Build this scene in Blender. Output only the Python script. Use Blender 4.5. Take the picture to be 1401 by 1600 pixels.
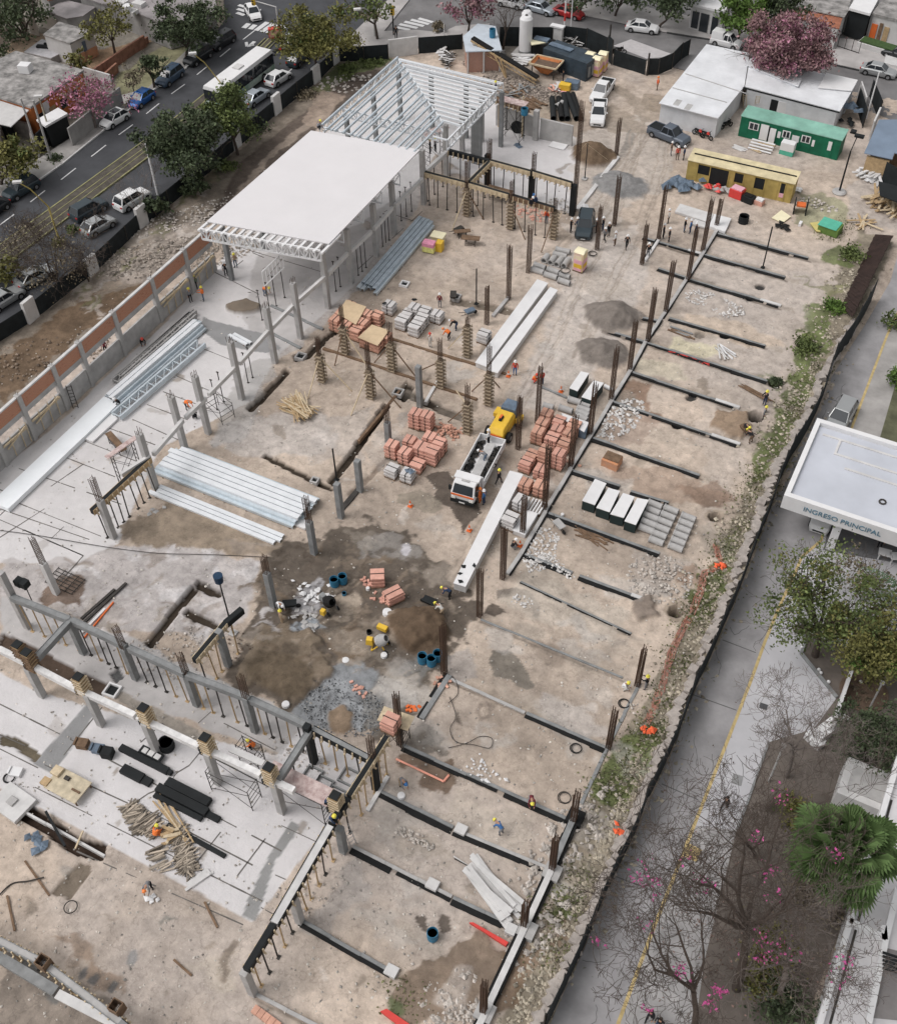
import bpy, math, random
import numpy as np
from mathutils import Vector, Matrix
random.seed(7); RNG=np.random.default_rng(7)
for o in list(bpy.data.objects): bpy.data.objects.remove(o)
S=bpy.context.scene; COL=S.collection
CW,CH,FOC,CAMZ=1401,1600,1736.73,70.0
RM=np.array([[0.88778749,-0.33470525,0.3159205],[0.460012,0.66751466,-0.58550247],[-0.01491082,0.66512899,0.7465796]])
cd=bpy.data.cameras.new('camera'); cam=bpy.data.objects.new('camera',cd); COL.objects.link(cam)
cd.sensor_fit='VERTICAL'; cd.sensor_height=36; cd.lens=36*FOC/CH; cd.clip_start=1; cd.clip_end=2000
m4=Matrix([list(RM[i])+[0] for i in range(3)]+[[0,0,0,1]]); cam.matrix_world=Matrix.Translation((0,0,CAMZ))@m4
S.camera=cam
w=bpy.data.worlds.new('World'); S.world=w; w.use_nodes=True; nt=w.node_tree; bg=nt.nodes['Background']
sky=nt.nodes.new('ShaderNodeTexSky'); sky.sky_type='NISHITA'; sky.sun_disc=False
SUN_EL,SUN_AZ=math.radians(58),math.radians(232)   # azimuth clockwise from +Y
sky.sun_elevation=SUN_EL; sky.sun_rotation=SUN_AZ; sky.dust_density=4; sky.ozone_density=1.0
hs=nt.nodes.new('ShaderNodeHueSaturation'); hs.inputs['Saturation'].default_value=.08
nt.links.new(sky.outputs[0],hs.inputs['Color']); nt.links.new(hs.outputs[0],bg.inputs[0]); bg.inputs[1].default_value=.15
sd=bpy.data.lights.new('sun','SUN'); sd.energy=.9; sd.angle=math.radians(30); sd.color=(1,.93,.91)
so=bpy.data.objects.new('sun',sd); COL.objects.link(so)
dv=Vector((math.sin(SUN_AZ)*math.cos(SUN_EL),math.cos(SUN_AZ)*math.cos(SUN_EL),math.sin(SUN_EL)))
so.rotation_euler=dv.to_track_quat('Z','Y').to_euler(); so.location=(0,0,100)
vs=S.view_settings; vs.view_transform='Standard'; vs.look='None'; vs.gamma=1; vs.exposure=0.04; vs.use_curve_mapping=False
def G(px,py,z=0.0):
    v=RM@np.array([px-700.5,800.0-py,-FOC]); t=(z-CAMZ)/v[2]
    return Vector((v[0]*t,v[1]*t,z))
def HT(b,t):
    g=G(*b); v=RM@np.array([t[0]-700.5,800.0-t[1],-FOC]); k=(v[0]*g.x+v[1]*g.y)/(v[0]**2+v[1]**2)
    return CAMZ+v[2]*k
MATS={}
def mat(key,rgb=None,rough=.85,metal=0,var=.14,sc=1.5,bump=0.0,island=0,alpha=1,spec=.3,second=None,sc2=None):
    if key in MATS: return MATS[key]
    m=bpy.data.materials.new(key); m.use_nodes=True; n=m.node_tree; b=n.nodes['Principled BSDF']; L=n.links
    b.inputs['Roughness'].default_value=rough; b.inputs['Metallic'].default_value=metal
    b.inputs['Specular IOR Level'].default_value=spec
    tc=n.nodes.new('ShaderNodeTexCoord')
    a=n.nodes.new('ShaderNodeTexNoise'); a.inputs['Scale'].default_value=sc; a.inputs['Detail'].default_value=6; a.inputs['Roughness'].default_value=.62
    L.new(tc.outputs['Object'],a.inputs['Vector'])
    rp=n.nodes.new('ShaderNodeValToRGB'); rp.color_ramp.elements[0].position=.3; rp.color_ramp.elements[1].position=.7
    c=Vector(rgb); s=Vector(second) if second else None
    rp.color_ramp.elements[0].color=(*(c*(1-var)),1); rp.color_ramp.elements[1].color=(*(s if s else c*(1+var)),1)
    L.new(a.outputs['Fac'],rp.inputs[0]); out=rp.outputs[0]
    if island:
        g=n.nodes.new('ShaderNodeNewGeometry'); mr=n.nodes.new('ShaderNodeMapRange')
        mr.inputs['To Min'].default_value=1-island; mr.inputs['To Max'].default_value=1+island
        L.new(g.outputs['Random Per Island'],mr.inputs[0])
        mx=n.nodes.new('ShaderNodeVectorMath'); mx.operation='SCALE'; L.new(out,mx.inputs[0]); L.new(mr.outputs[0],mx.inputs['Scale']); out=mx.outputs[0]
    L.new(out,b.inputs['Base Color'])
    if bump:
        bn=n.nodes.new('ShaderNodeBump'); bn.inputs['Strength'].default_value=min(1,bump); bn.inputs['Distance'].default_value=.05
        a2=n.nodes.new('ShaderNodeTexNoise'); a2.inputs['Scale'].default_value=sc2 or sc*5; a2.inputs['Detail'].default_value=5
        L.new(tc.outputs['Object'],a2.inputs['Vector']); L.new(a2.outputs['Fac'],bn.inputs['Height']); L.new(bn.outputs[0],b.inputs['Normal'])
    if alpha<1: b.inputs['Alpha'].default_value=alpha
    MATS[key]=m; return m
def wave(m,scale,axis='X',dist=.03,strength=.8,dark=.0):
    """corrugation / planks: bump bands along one axis"""
    n=m.node_tree; b=n.nodes['Principled BSDF']; tc=n.nodes.new('ShaderNodeTexCoord')
    wv=n.nodes.new('ShaderNodeTexWave'); wv.bands_direction=axis; wv.inputs['Scale'].default_value=scale
    n.links.new(tc.outputs['Object'],wv.inputs['Vector'])
    bn=n.nodes.new('ShaderNodeBump'); bn.inputs['Strength'].default_value=strength; bn.inputs['Distance'].default_value=dist
    n.links.new(wv.outputs['Fac'],bn.inputs['Height']); n.links.new(bn.outputs[0],b.inputs['Normal'])
    if dark:
        src=b.inputs['Base Color'].links[0].from_socket; mr=n.nodes.new('ShaderNodeMapRange'); mr.inputs['To Min'].default_value=1-dark
        n.links.new(wv.outputs['Fac'],mr.inputs[0]); mx=n.nodes.new('ShaderNodeVectorMath'); mx.operation='SCALE'
        n.links.new(src,mx.inputs[0]); n.links.new(mr.outputs[0],mx.inputs['Scale']); n.links.new(mx.outputs[0],b.inputs['Base Color'])
    return m
def brickify(m,rgb2,bw=.25,bh=.09,mortar=(.42,.38,.34)):
    n=m.node_tree; b=n.nodes['Principled BSDF']; tc=n.nodes.new('ShaderNodeTexCoord'); mp=n.nodes.new('ShaderNodeMapping')
    sx=n.nodes.new('ShaderNodeSeparateXYZ'); cx=n.nodes.new('ShaderNodeCombineXYZ'); ad=n.nodes.new('ShaderNodeMath')
    br=n.nodes.new('ShaderNodeTexBrick'); br.inputs['Scale'].default_value=1; br.inputs['Brick Width'].default_value=bw; br.inputs['Row Height'].default_value=bh; br.inputs['Mortar Size'].default_value=.01
    src=b.inputs['Base Color'].links[0].from_socket
    n.links.new(tc.outputs['Object'],mp.inputs[0]); n.links.new(mp.outputs[0],sx.inputs[0]); n.links.new(sx.outputs[0],ad.inputs[0]); n.links.new(sx.outputs[1],ad.inputs[1]); n.links.new(ad.outputs[0],cx.inputs[0]); n.links.new(sx.outputs[2],cx.inputs[1]); n.links.new(cx.outputs[0],br.inputs['Vector'])
    n.links.new(src,br.inputs['Color1']); br.inputs['Color2'].default_value=(*rgb2,1); br.inputs['Mortar'].default_value=(*mortar,1)
    n.links.new(br.outputs['Color'],b.inputs['Base Color']); return m
K=dict(
 conc=lambda:mat('concrete',(.40,.39,.38),.9,var=.2,sc=.9,bump=.3),
 concd=lambda:mat('grey_concrete',(.23,.235,.235),.9,var=.25,sc=1.2,bump=.3),
 concl=lambda:mat('pale_concrete',(.56,.55,.54),.85,var=.14,sc=1),
 rebar=lambda:mat('rusty_steel',(.085,.052,.036),.8,.3,var=.3,sc=4),
 dsteel=lambda:mat('dark_steel',(.06,.055,.05),.7,.4,var=.3,sc=4),
 gal=lambda:mat('galvanised_steel',(.56,.62,.66),.42,.35,var=.12,sc=1.2),
 wsteel=lambda:mat('white_steel',(.70,.72,.74),.5,.05,var=.07,sc=1),
 white=lambda:mat('white_paint',(.70,.695,.695),.6,var=.05,sc=1),
 roofw=lambda:mat('white_roof_sheet',(.665,.645,.65),.6,var=.03,sc=.25),
 wood=lambda:mat('timber',(.42,.30,.17),.85,var=.25,sc=3),
 woodp=lambda:mat('pale_timber',(.55,.45,.31),.85,var=.2,sc=3),
 woodd=lambda:mat('weathered_timber',(.17,.11,.07),.9,var=.35,sc=3),
 black=lambda:mat('black_sheet',(.012,.014,.015),.75,var=.3,sc=1),
 tar=lambda:mat('black_and_gap_shade',(.009,.009,.009),.8,var=.3,sc=2),  # plain black goods, and the painted gap shade beside ground beams
 brick=lambda:mat('fired_clay',(.55,.31,.23),.9,var=.2,sc=2.5,island=.12),
 brickl=lambda:mat('pale_clay',(.60,.33,.26),.9,var=.14,sc=2.5,island=.1),
 block=lambda:mat('pale_block',(.56,.54,.53),.9,var=.1,sc=2,island=.05,bump=.3),
 glass=lambda:mat('dark_glass',(.02,.025,.03),.12,0,var=.2,sc=.5,spec=.6),
 tyre=lambda:mat('tyre_rubber',(.02,.02,.02),.85),
 rim=lambda:mat('wheel_rim',(.35,.35,.36),.4,.6),
 lamp=lambda:mat('clear_lamp',(.75,.75,.72),.2),
 red=lambda:mat('red_lamp',(.45,.02,.02),.3),
 yel=lambda:mat('yellow_paint',(.72,.46,.05),.5,var=.1),
 org=lambda:mat('orange_paint',(.72,.16,.04),.6,var=.1),
 bark=lambda:mat('bark',(.075,.058,.048),.95,var=.3,sc=4,bump=.5),
 barkg=lambda:mat('grey_bark',(.17,.145,.13),.95,var=.25,sc=4),
 rock=lambda:mat('broken_stone',(.46,.42,.38),.95,var=.2,sc=1.5,island=.3),
 soil=lambda:mat('brown_soil',(.13,.09,.065),.95,var=.3,sc=2,bump=.7),
 tarpb=lambda:mat('blue_grey_tarp',(.12,.16,.21),.5,var=.35,sc=1.2,bump=.8,sc2=3),
 skin=lambda:mat('skin',(.38,.22,.15),.6,var=.05),
 pink=lambda:mat('pink_plastic',(.72,.40,.47),.5,var=.08),
 cream=lambda:mat('cream_plastic',(.80,.74,.52),.5,var=.06),
 bluep=lambda:mat('blue_plastic',(.03,.16,.27),.4,var=.15),
 redp=lambda:mat('red_plastic',(.62,.06,.05),.5,var=.1),
)
def k(x): return K[x]() if isinstance(x,str) else x
class MB:
    def __init__(s): s.v=[];s.f=[];s.mi=[];s.m=0;s.T=None
    def add(s,vs,fs):
        n=len(s.v)
        if s.T is not None: vs=[s.T@Vector(p) for p in vs]
        s.v+=[tuple(p) for p in vs]; s.f+=[tuple(i+n for i in f) for f in fs]; s.mi+=[s.m]*len(fs); return s
    def box(s,x0,x1,y0,y1,z0,z1,tx=0,ty=0):
        vs=[(x0,y0,z0),(x1,y0,z0),(x1,y1,z0),(x0,y1,z0),(x0+tx,y0+ty,z1),(x1-tx,y0+ty,z1),(x1-tx,y1-ty,z1),(x0+tx,y1-ty,z1)]
        return s.add(vs,[(3,2,1,0),(4,5,6,7),(0,1,5,4),(1,2,6,5),(2,3,7,6),(3,0,4,7)])
    def cb(s,c,d,rz=0,tx=0,ty=0):   # box with centre of base c and size d, turned rz
        T=s.T; M=Matrix.Translation(c)@Matrix.Rotation(rz,4,'Z'); s.T=T@M if T is not None else M
        s.box(-d[0]/2,d[0]/2,-d[1]/2,d[1]/2,0,d[2],tx,ty); s.T=T; return s
    def bar(s,p,q,w,h=None,up=(0,0,1)):
        h=h or w; p=Vector(p);q=Vector(q); d=(q-p)
        if d.length<1e-6: return s
        d.normalize(); u=Vector(up)
        if abs(d.dot(u))>.97: u=Vector((0,1,0))
        r=d.cross(u).normalized(); u=r.cross(d); a=r*w/2; b=u*h/2
        vs=[p-a-b,p+a-b,p+a+b,p-a+b,q-a-b,q+a-b,q+a+b,q-a+b]
        return s.add(vs,[(0,1,2,3),(7,6,5,4),(4,5,1,0),(5,6,2,1),(6,7,3,2),(7,4,0,3)])
    def cyl(s,p,q,r0,r1=None,n=8,caps=True):
        r1=r0 if r1 is None else r1; p=Vector(p);q=Vector(q); d=(q-p)
        if d.length<1e-6: return s
        d.normalize(); u=Vector((0,0,1)) if abs(d.z)<.9 else Vector((1,0,0))
        a=d.cross(u).normalized(); b=d.cross(a); vs=[];fs=[]
        for i in range(n):
            t=2*math.pi*i/n; o=a*math.cos(t)+b*math.sin(t); vs+= [p+o*r0,q+o*r1]
        for i in range(n): j=(i+1)%n; fs.append((2*i,2*j,2*j+1,2*i+1))
        if caps: fs+=[tuple(2*i for i in range(n))[::-1],tuple(2*i+1 for i in range(n))]
        return s.add(vs,fs)
    def tube(s,p,q,r,ri,n=12):  # hollow pipe
        p=Vector(p);q=Vector(q);d=(q-p).normalized(); u=Vector((0,0,1)) if abs(d.z)<.9 else Vector((1,0,0))
        a=d.cross(u).normalized(); b=d.cross(a); vs=[];fs=[]
        for i in range(n):
            t=2*math.pi*i/n; o=a*math.cos(t)+b*math.sin(t); vs+=[p+o*r,q+o*r,q+o*ri,p+o*ri]
        for i in range(n):
            j=(i+1)%n
            for c in range(4): e=(c+1)%4; fs.append((4*i+c,4*j+c,4*j+e,4*i+e))
        return s.add(vs,fs)
    def prism(s,poly,z0,z1):
        n=len(poly); a=sum(poly[i][0]*poly[(i+1)%n][1]-poly[(i+1)%n][0]*poly[i][1] for i in range(n))
        if a<0: poly=poly[::-1]
        vs=[(p[0],p[1],z0) for p in poly]+[(p[0],p[1],z1) for p in poly]
        return s.add(vs,[tuple(range(n))[::-1],tuple(range(n,2*n))]+[(i,(i+1)%n,(i+1)%n+n,i+n) for i in range(n)])
    def lathe(s,prof,c=(0,0,0),n=14):
        vs=[];fs=[];c=Vector(c)
        for r,z in prof:
            for i in range(n): t=2*math.pi*i/n; vs.append(c+Vector((r*math.cos(t),r*math.sin(t),z)))
        for j in range(len(prof)-1):
            for i in range(n): i2=(i+1)%n; fs.append((j*n+i,j*n+i2,(j+1)*n+i2,(j+1)*n+i))
        fs.append(tuple(range(n))[::-1]); fs.append(tuple(range((len(prof)-1)*n,len(prof)*n)))
        return s.add(vs,fs)
    def loft(s,rings,close=True):
        n=len(rings[0]);vs=[p for r in rings for p in r];fs=[]
        for j in range(len(rings)-1):
            for i in range(n): i2=(i+1)%n; fs.append((j*n+i,j*n+i2,(j+1)*n+i2,(j+1)*n+i))
        if close: fs+=[tuple(range(n))[::-1],tuple(range((len(rings)-1)*n,len(rings)*n))]
        return s.add(vs,fs)
    def rockpile(s,pts,r0,r1,flat=.6):
        for p in pts:
            r=random.uniform(r0,r1); a=random.random()*6.3; q=[]
            for i,(x,y,z) in enumerate(((1,0,0),(0,1,0),(-1,0,0),(0,-1,0),(0,0,1),(0,0,-.5))):
                e=r*random.uniform(.6,1.25); X=x*e;Y=y*e*.8; q.append((p[0]+X*math.cos(a)-Y*math.sin(a),p[1]+X*math.sin(a)+Y*math.cos(a),p[2]+z*e*flat))
            s.add(q,[(0,1,4),(1,2,4),(2,3,4),(3,0,4),(1,0,5),(2,1,5),(3,2,5),(0,3,5)])
        return s
    def build(s,name,mats,parent=None,org=None,smooth=False,bevel=0):
        if org is None and parent is not None and parent.get('_w'): org=parent.location
        v=s.v
        if org is not None: v=[(a-org[0],b-org[1],c-org[2]) for a,b,c in v]
        me=bpy.data.meshes.new(name); me.from_pydata(v,[],s.f)
        if not isinstance(mats,(list,tuple)): mats=[mats]
        for m in mats: me.materials.append(k(m))
        if len(mats)>1: me.polygons.foreach_set('material_index',s.mi)
        if smooth: me.shade_smooth()
        o=bpy.data.objects.new(name,me); COL.objects.link(o)
        if parent is not None: o.parent=parent
        elif org is not None: o.location=org
        if bevel: b=o.modifiers.new('bevel','BEVEL'); b.width=bevel; b.segments=2; b.limit_method='ANGLE'
        return o
def tag(o,label,cat,group=None):
    o['label']=label; o['category']=cat
    if group: o['group']=group
    return o
def thing(name,label,cat,loc=(0,0,0),rz=0,group=None,world=False):
    o=bpy.data.objects.new(name,None); COL.objects.link(o); o.location=loc; o.rotation_euler=(0,0,rz); o.empty_display_size=.3
    if world: o['_w']=1
    return tag(o,label,cat,group)
def solo(mb,name,mats,label,cat,org=None,group=None,smooth=False,bevel=0):
    if org is None:
        a=np.array(mb.v); org=((a[:,0].min()+a[:,0].max())/2,(a[:,1].min()+a[:,1].max())/2,a[:,2].min())
    return tag(mb.build(name,mats,None,org,smooth,bevel),label,cat,group)
def struct(o): o['kind']='structure'; return o
def stuff(o): o['kind']='stuff'; return o
def dup(root,loc,rz=0,label=None,group=None):
    r=root.copy(); COL.objects.link(r); r.location=loc; r.rotation_euler=(0,0,rz)
    if label: r['label']=label
    if group: r['group']=group
    for ch in list(root.children):
        c=ch.copy(); COL.objects.link(c); c.parent=r
        for g in ch.children:
            d=g.copy(); COL.objects.link(d); d.parent=c
    return r
def ang(a,b,z=0):
    p=G(*a,z);q=G(*b,z); return math.atan2(q.y-p.y,q.x-p.x)
def lerp(a,b,t): return a+(b-a)*t
ORD='first second third fourth fifth sixth seventh eighth ninth tenth eleventh twelfth thirteenth fourteenth fifteenth sixteenth seventeenth eighteenth nineteenth twentieth'.split()
GX0,GX1,GY0,GY1,GS=-160.0,36.0,-2.0,186.0,0.14
nx=int((GX1-GX0)/GS)+1; ny=int((GY1-GY0)/GS)+1
gx=GX0+np.arange(nx)*GS; gy=GY0+np.arange(ny)*GS; XX,YY=np.meshgrid(gx,gy)
def vnoise(X,Y,sc,seed):
    r=np.random.default_rng(seed); N=256; T=r.random((N,N)); x=X*sc; y=Y*sc; xi=np.floor(x).astype(int); yi=np.floor(y).astype(int)
    fx=x-xi; fy=y-yi; fx=fx*fx*(3-2*fx); fy=fy*fy*(3-2*fy); a=T[yi%N,xi%N];b=T[yi%N,(xi+1)%N];c=T[(yi+1)%N,xi%N];d=T[(yi+1)%N,(xi+1)%N]
    return (a*(1-fx)+b*fx)*(1-fy)+(c*(1-fx)+d*fx)*fy
def fbm(X,Y,sc,seed,o=4):
    s=0;a=1;t=0
    for i in range(o): s=s+a*vnoise(X,Y,sc*2**i,seed+i*7); t+=a; a*=.55
    return s/t
N1=fbm(XX,YY,.12,1,5); N2=fbm(XX,YY,.5,2,4); N3=fbm(XX,YY,1.6,3,3); D1=(fbm(XX,YY,.7,4,4)-.5); D2=(fbm(XX,YY,.7,5,4)-.5)
col=np.empty((ny,nx,3)); grain=np.ones((ny,nx))
TAN=np.array((.45,.373,.308))
col[:]=TAN
col*= (0.58+.80*N1)[...,None]; col*=(0.80+.40*N2)[...,None]; col*=(.9+.2*N3)[...,None]
pale=np.clip((fbm(XX,YY,.07,9,5)-.47)*5,0,1)[...,None]; col=col*(1-.45*pale)+np.array((.50,.45,.42))*.45*pale
hz=(N3-.5)*.10+(N2-.5)*.16
def mask(poly,soft=.25,rough=.6,z=0):
    soft*=.32; P=[G(*p) for p in poly]; xs=[p.x for p in P]; ys=[p.y for p in P]; pad=soft+rough*1.0+.4
    i0=max(0,int((min(xs)-pad-GX0)/GS)); i1=min(nx,int((max(xs)+pad-GX0)/GS)+2); j0=max(0,int((min(ys)-pad-GY0)/GS)); j1=min(ny,int((max(ys)+pad-GY0)/GS)+2)
    if i1<=i0 or j1<=j0: return None
    sl=(slice(j0,j1),slice(i0,i1)); X=XX[sl]+D1[sl]*rough*2; Y=YY[sl]+D2[sl]*rough*2
    ins=np.zeros(X.shape,bool); dist=np.full(X.shape,1e9); n=len(P)
    for i in range(n):
        a=P[i];b=P[(i+1)%n]; dx=b.x-a.x;dy=b.y-a.y; L=dx*dx+dy*dy+1e-9
        t=np.clip(((X-a.x)*dx+(Y-a.y)*dy)/L,0,1); dist=np.minimum(dist,(X-a.x-t*dx)**2+(Y-a.y-t*dy)**2)
        c=((a.y>Y)!=(b.y>Y)); ins^= c&(X<(dx)*(Y-a.y)/(dy if abs(dy)>1e-9 else 1e-9)+a.x)
    d=np.sqrt(dist); d=np.where(ins,d,-d); m=np.clip((d+soft)/(2*soft+1e-6),0,1); return sl,m*m*(3-2*m),d
def paint(poly,c,soft=.25,rough=.6,k_=1,var=.25,dz=None,flat=False,gr=None):
    r=mask(poly,soft,rough)
    if r is None: return
    sl,m,d=r; v=(1-var+2*var*N2[sl])*(1-var*.5+var*N3[sl]); cc=np.array(c)[None,None,:]*v[...,None]; mm=(m*k_)[...,None]
    col[sl]=col[sl]*(1-mm)+cc*mm
    if flat: hz[sl]*=(1-m)
    if flat or gr is not None: grain[sl]=grain[sl]*(1-m)+(.15 if gr is None else gr)*m
    if dz: hz[sl]+=dz*m
def ell(cx,cy,rx,ry,n=14,rot=0):
    return [(cx+rx*math.cos(t)*math.cos(rot)-ry*math.sin(t)*math.sin(rot),cy+rx*math.cos(t)*math.sin(rot)+ry*math.sin(t)*math.cos(rot)) for t in [2*math.pi*i/n for i in range(n)]]
def line(pts,w):  # px polyline -> thin px polygon of half width w
    L=[];R=[]
    for i,p in enumerate(pts):
        a=pts[max(0,i-1)];b=pts[min(len(pts)-1,i+1)]; dx=b[0]-a[0];dy=b[1]-a[1];l=math.hypot(dx,dy)
        L.append((p[0]-dy/l*w,p[1]+dx/l*w)); R.append((p[0]+dy/l*w,p[1]-dx/l*w))
    return L+R[::-1]
def hump(cx,cy,rx,ry,h,c=None,var=.2,p=1.3):  # mound in world metres round pixel cx,cy
    g=G(cx,cy); r=np.sqrt(((XX-g.x+D1*1.2)/rx)**2+((YY-g.y+D2*1.2)/ry)**2); m=np.clip(1-r,0,1); hz[:]+=h*(1-(1-m)**p)*(m>0)+(m>0)*(N3-.5)*.25*np.minimum(1,m*3)
    if c is not None:
        q=np.clip(m*6,0,1)[...,None]; col[:]=col*(1-q)+np.array(c)*(1-var+2*var*N3)[...,None]*q
paint([(-400,-120),(340,-120),(340,0),(326,67),(241,141),(98,257),(-200,480)],(.22,.20,.17),.5,.5,var=.35)
paint([(255,70),(300,60),(350,100),(300,170),(240,140),(200,170),(180,120)],(.24,.23,.14),.6,.8,var=.3)
paint([(120,85),(215,65),(245,60),(160,120),(95,110)],(.25,.17,.11),.5,.9,var=.4)
paint([(0,60),(60,50),(110,60),(100,85),(20,105)],(.33,.25,.18),.5,.6,var=.3)
paint([(-200,640),(0,520),(53,492),(145,432),(226,353),(302,300),(369,237),(433,177),(494,128),(530,92),(612,88),(622,95),(500,200),(325,350),(240,440),(120,540),(0,640),(-200,800)],(.22,.185,.15),.4,.8,var=.45)
paint([(0,560),(120,470),(190,440),(240,430),(120,535),(0,630)],(.15,.105,.07),.4,1.2,var=.4)
paint([(160,420),(250,330),(300,360),(330,340),(240,430),(160,470)],(.33,.29,.25),.6,1.5,.5,var=.5)
paint([(120,470),(250,430),(325,345),(300,340),(200,400)],(.36,.31,.27),.5,1.2,.7,var=.5)
paint([(370,260),(440,200),(510,150),(560,110),(600,110),(500,200),(400,280),(350,340),(325,350)],(.115,.09,.075),.4,.6,.9,var=.25)
paint(line([(355,325),(430,235),(520,165)],5),(.33,.27,.22),.3,.6,.8)
paint([(520,105),(560,92),(612,90),(600,105),(560,115),(520,140),(480,150)],(.13,.15,.07),.4,1.2,.9,var=.5)
paint(ell(330,270,40,12,rot=-.7),(.10,.12,.06),.5,1.5,.7,var=.5)
paint([(500,140),(540,150),(500,200),(470,190)],(.38,.30,.24),.4,1,.7)
strip=[(1345,360),(1395,380),(1330,520),(1285,610),(1255,680),(1222,745),(1195,815),(1160,905),(1125,1000),(1060,1140),(1000,1260),(960,1350),(920,1440),(870,1560),(860,1610),(775,1610),(800,1530),(850,1430),(875,1370),(900,1300),(960,1180),(1010,1090),(1060,990),(1100,900),(1140,820),(1180,720),(1235,640),(1240,560),(1290,480),(1310,410)]
paint(strip,(.25,.215,.165),.4,.8,var=.45)
for q in ([(1290,390),(1335,395),(1320,420),(1280,410)],[(1260,480),(1310,470),(1300,520),(1260,640),(1230,640),(1240,560)],[(1210,640),(1250,650),(1200,760),(1165,760)],[(1110,870),(1145,830),(1150,880),(1110,960),(1070,970),(1090,920)],[(985,1140),(1030,1120),(1020,1200),(960,1260),(930,1240)],[(870,1380),(910,1370),(890,1440),(850,1440)],[(1205,580),(1225,590),(1215,610),(1195,600)]):
    paint(q,(.115,.145,.05),.5,1.6,.85,var=.5)
paint([(1080,380),(1290,440),(1230,560),(1170,700),(1100,860)],(.48,.43,.39),1.5,1.5,.35,var=.2)
paint([(1270,1340//3),(1330,440),(1300,470),(1240,430)],(.2,.2,.10),.6,1.4,.7,var=.4)
SLAB=(.595,.575,.57)
paint([(-260,900),(0,735),(54,692),(110,646),(146,608),(196,560),(254,510),(330,425),(500,215),(640,95),(775,142),(900,215),(893,335),(760,290),(680,240),(560,440),(430,560),(395,625),(250,700),(205,800),(185,850),(120,880),(0,880),(-260,1100)],SLAB,.15,.1,var=.09,flat=True)
paint([(-260,1180),(0,1050),(60,1080),(230,1130),(430,1180),(470,1140),(585,1180),(560,1230),(395,1440),(230,1352),(60,1262),(0,1232),(-260,1150)],(.60,.58,.58),.1,.1,var=.07,flat=True)
paint([(0,880),(120,875),(200,850),(330,860),(410,880),(390,940),(350,1000),(200,990),(0,930)],(.44,.41,.40),.5,1.0,.9,var=.22)
paint([(0,930),(100,960),(210,1000),(360,1070),(480,1130),(440,1180),(300,1130),(120,1060),(0,1010)],(.43,.42,.42),.3,.5,.85,var=.22,flat=True)
paint([(400,400),(560,350),(660,280),(650,330),(560,450),(470,540),(430,570),(380,500)],(.40,.38,.37),.4,.5,.75,var=.2)
paint([(770,215),(840,215),(900,235),(890,300),(760,285),(700,270),(745,225)],(.56,.54,.54),.4,.8,.8,var=.12)
paint([(180,830),(260,790),(330,800),(440,850),(450,870),(330,862),(220,850)],(.25,.20,.15),.4,1.2,.9,var=.4,dz=.1)
paint([(395,560),(440,560),(400,640),(380,690),(330,700),(350,640)],(.36,.345,.33),.5,.9,.7)
paint([(350,660),(430,640),(500,640),(520,700),(420,720),(330,700)],(.47,.44,.42),1,1.5,.6)
paint([(590,630),(560,720),(480,720),(500,660)],(.44,.40,.37),1,1.5,.5)
paint([(870,400),(960,330),(1020,420),(960,560),(850,650),(800,640),(860,500)],(.50,.455,.42),1.5,1.5,.7,var=.12)
paint([(900,210),(1000,180),(1060,200),(1040,290),(960,340),(890,330)],(.47,.425,.385),1,1.5,.6,var=.15)
paint([(940,120),(1030,170),(1040,190),(1000,190),(950,160),(930,200),(955,205),(1020,210)],(.30,.25,.20),.7,1.3,.75,var=.25)
paint(ell(1022,160,22,14),(.27,.22,.17),.3,.8,.8)
paint([(983,200),(995,215),(975,240),(965,240),(978,215)],(.25,.225,.2),.2,.4,.9)
GB=[((1115,364),(1262,404),'farthest ground beam, level with the white slabs'),((1004,372),(1092,397),'ground beam where the visitors in dark clothes stand'),((1098,398),(1226,434),'ground beam with the slim black post at it'),((1028,420),(1070,434),'short ground beam left of the main line below the visitors'),((1073,436),(1216,478),'ground beam just above the white rubble heaps'),((1001,497),(1028,502),'stub ground beam right of the upper gravel heap'),((1045,498),(1195,541),'ground beam just below the white rubble heaps'),((941,515),(1005,534),'ground beam between the two gravel heaps'),((1010,536),(1198,596),'ground beam with the red liner'),((985,582),(1151,637),'ground beam with the ladder lying behind it'),((956,628),(1151,694),'ground beam below the reddish patch'),((923,684),(1092,744),'ground beam above the brick coloured crate'),((891,735),(968,760),'ground beam from the brick pallets to the white topped boxes'),((985,768),(1044,786),'short ground beam behind the grey pipes'),((853,801),(1030,866),'ground beam below the white topped boxes'),((816,865),(894,896),'ground beam along the pale stones'),((905,900),(1006,938),'ground beam ending at the heaped rubble'),((813,909),(986,990),'thin ground beam below the paved strip'),((751,968),(972,1060),'faint ground ridge behind the dark puddle'),((700,1060),(820,1114),'ground beam beside the coiled hose'),((822,1115),(946,1169),'ground beam running down to the right edge line'),((630,1166),(886,1281),'ground beam with the worker in dark red on it'),((590,1235),(708,1294),'ground beam starting under the long shored beam'),((710,1296),(854,1356),'ground beam with pale cap running to the edge beam'),((552,1323),(706,1402),'ground beam with a white footing cap'),((708,1403),(808,1450),'ground beam beside the pile of pale boards'),((471,1439),(612,1520),'ground beam above the lowest plot'),((399,1554),(500,1606),'lowest ground beam at the bottom edge')]
ML=[(1125,350),(1097,398),(1073,435),(1008,535),(984,581),(955,627),(922,683),(890,735),(851,801),(815,864),(792,898)]
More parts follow.
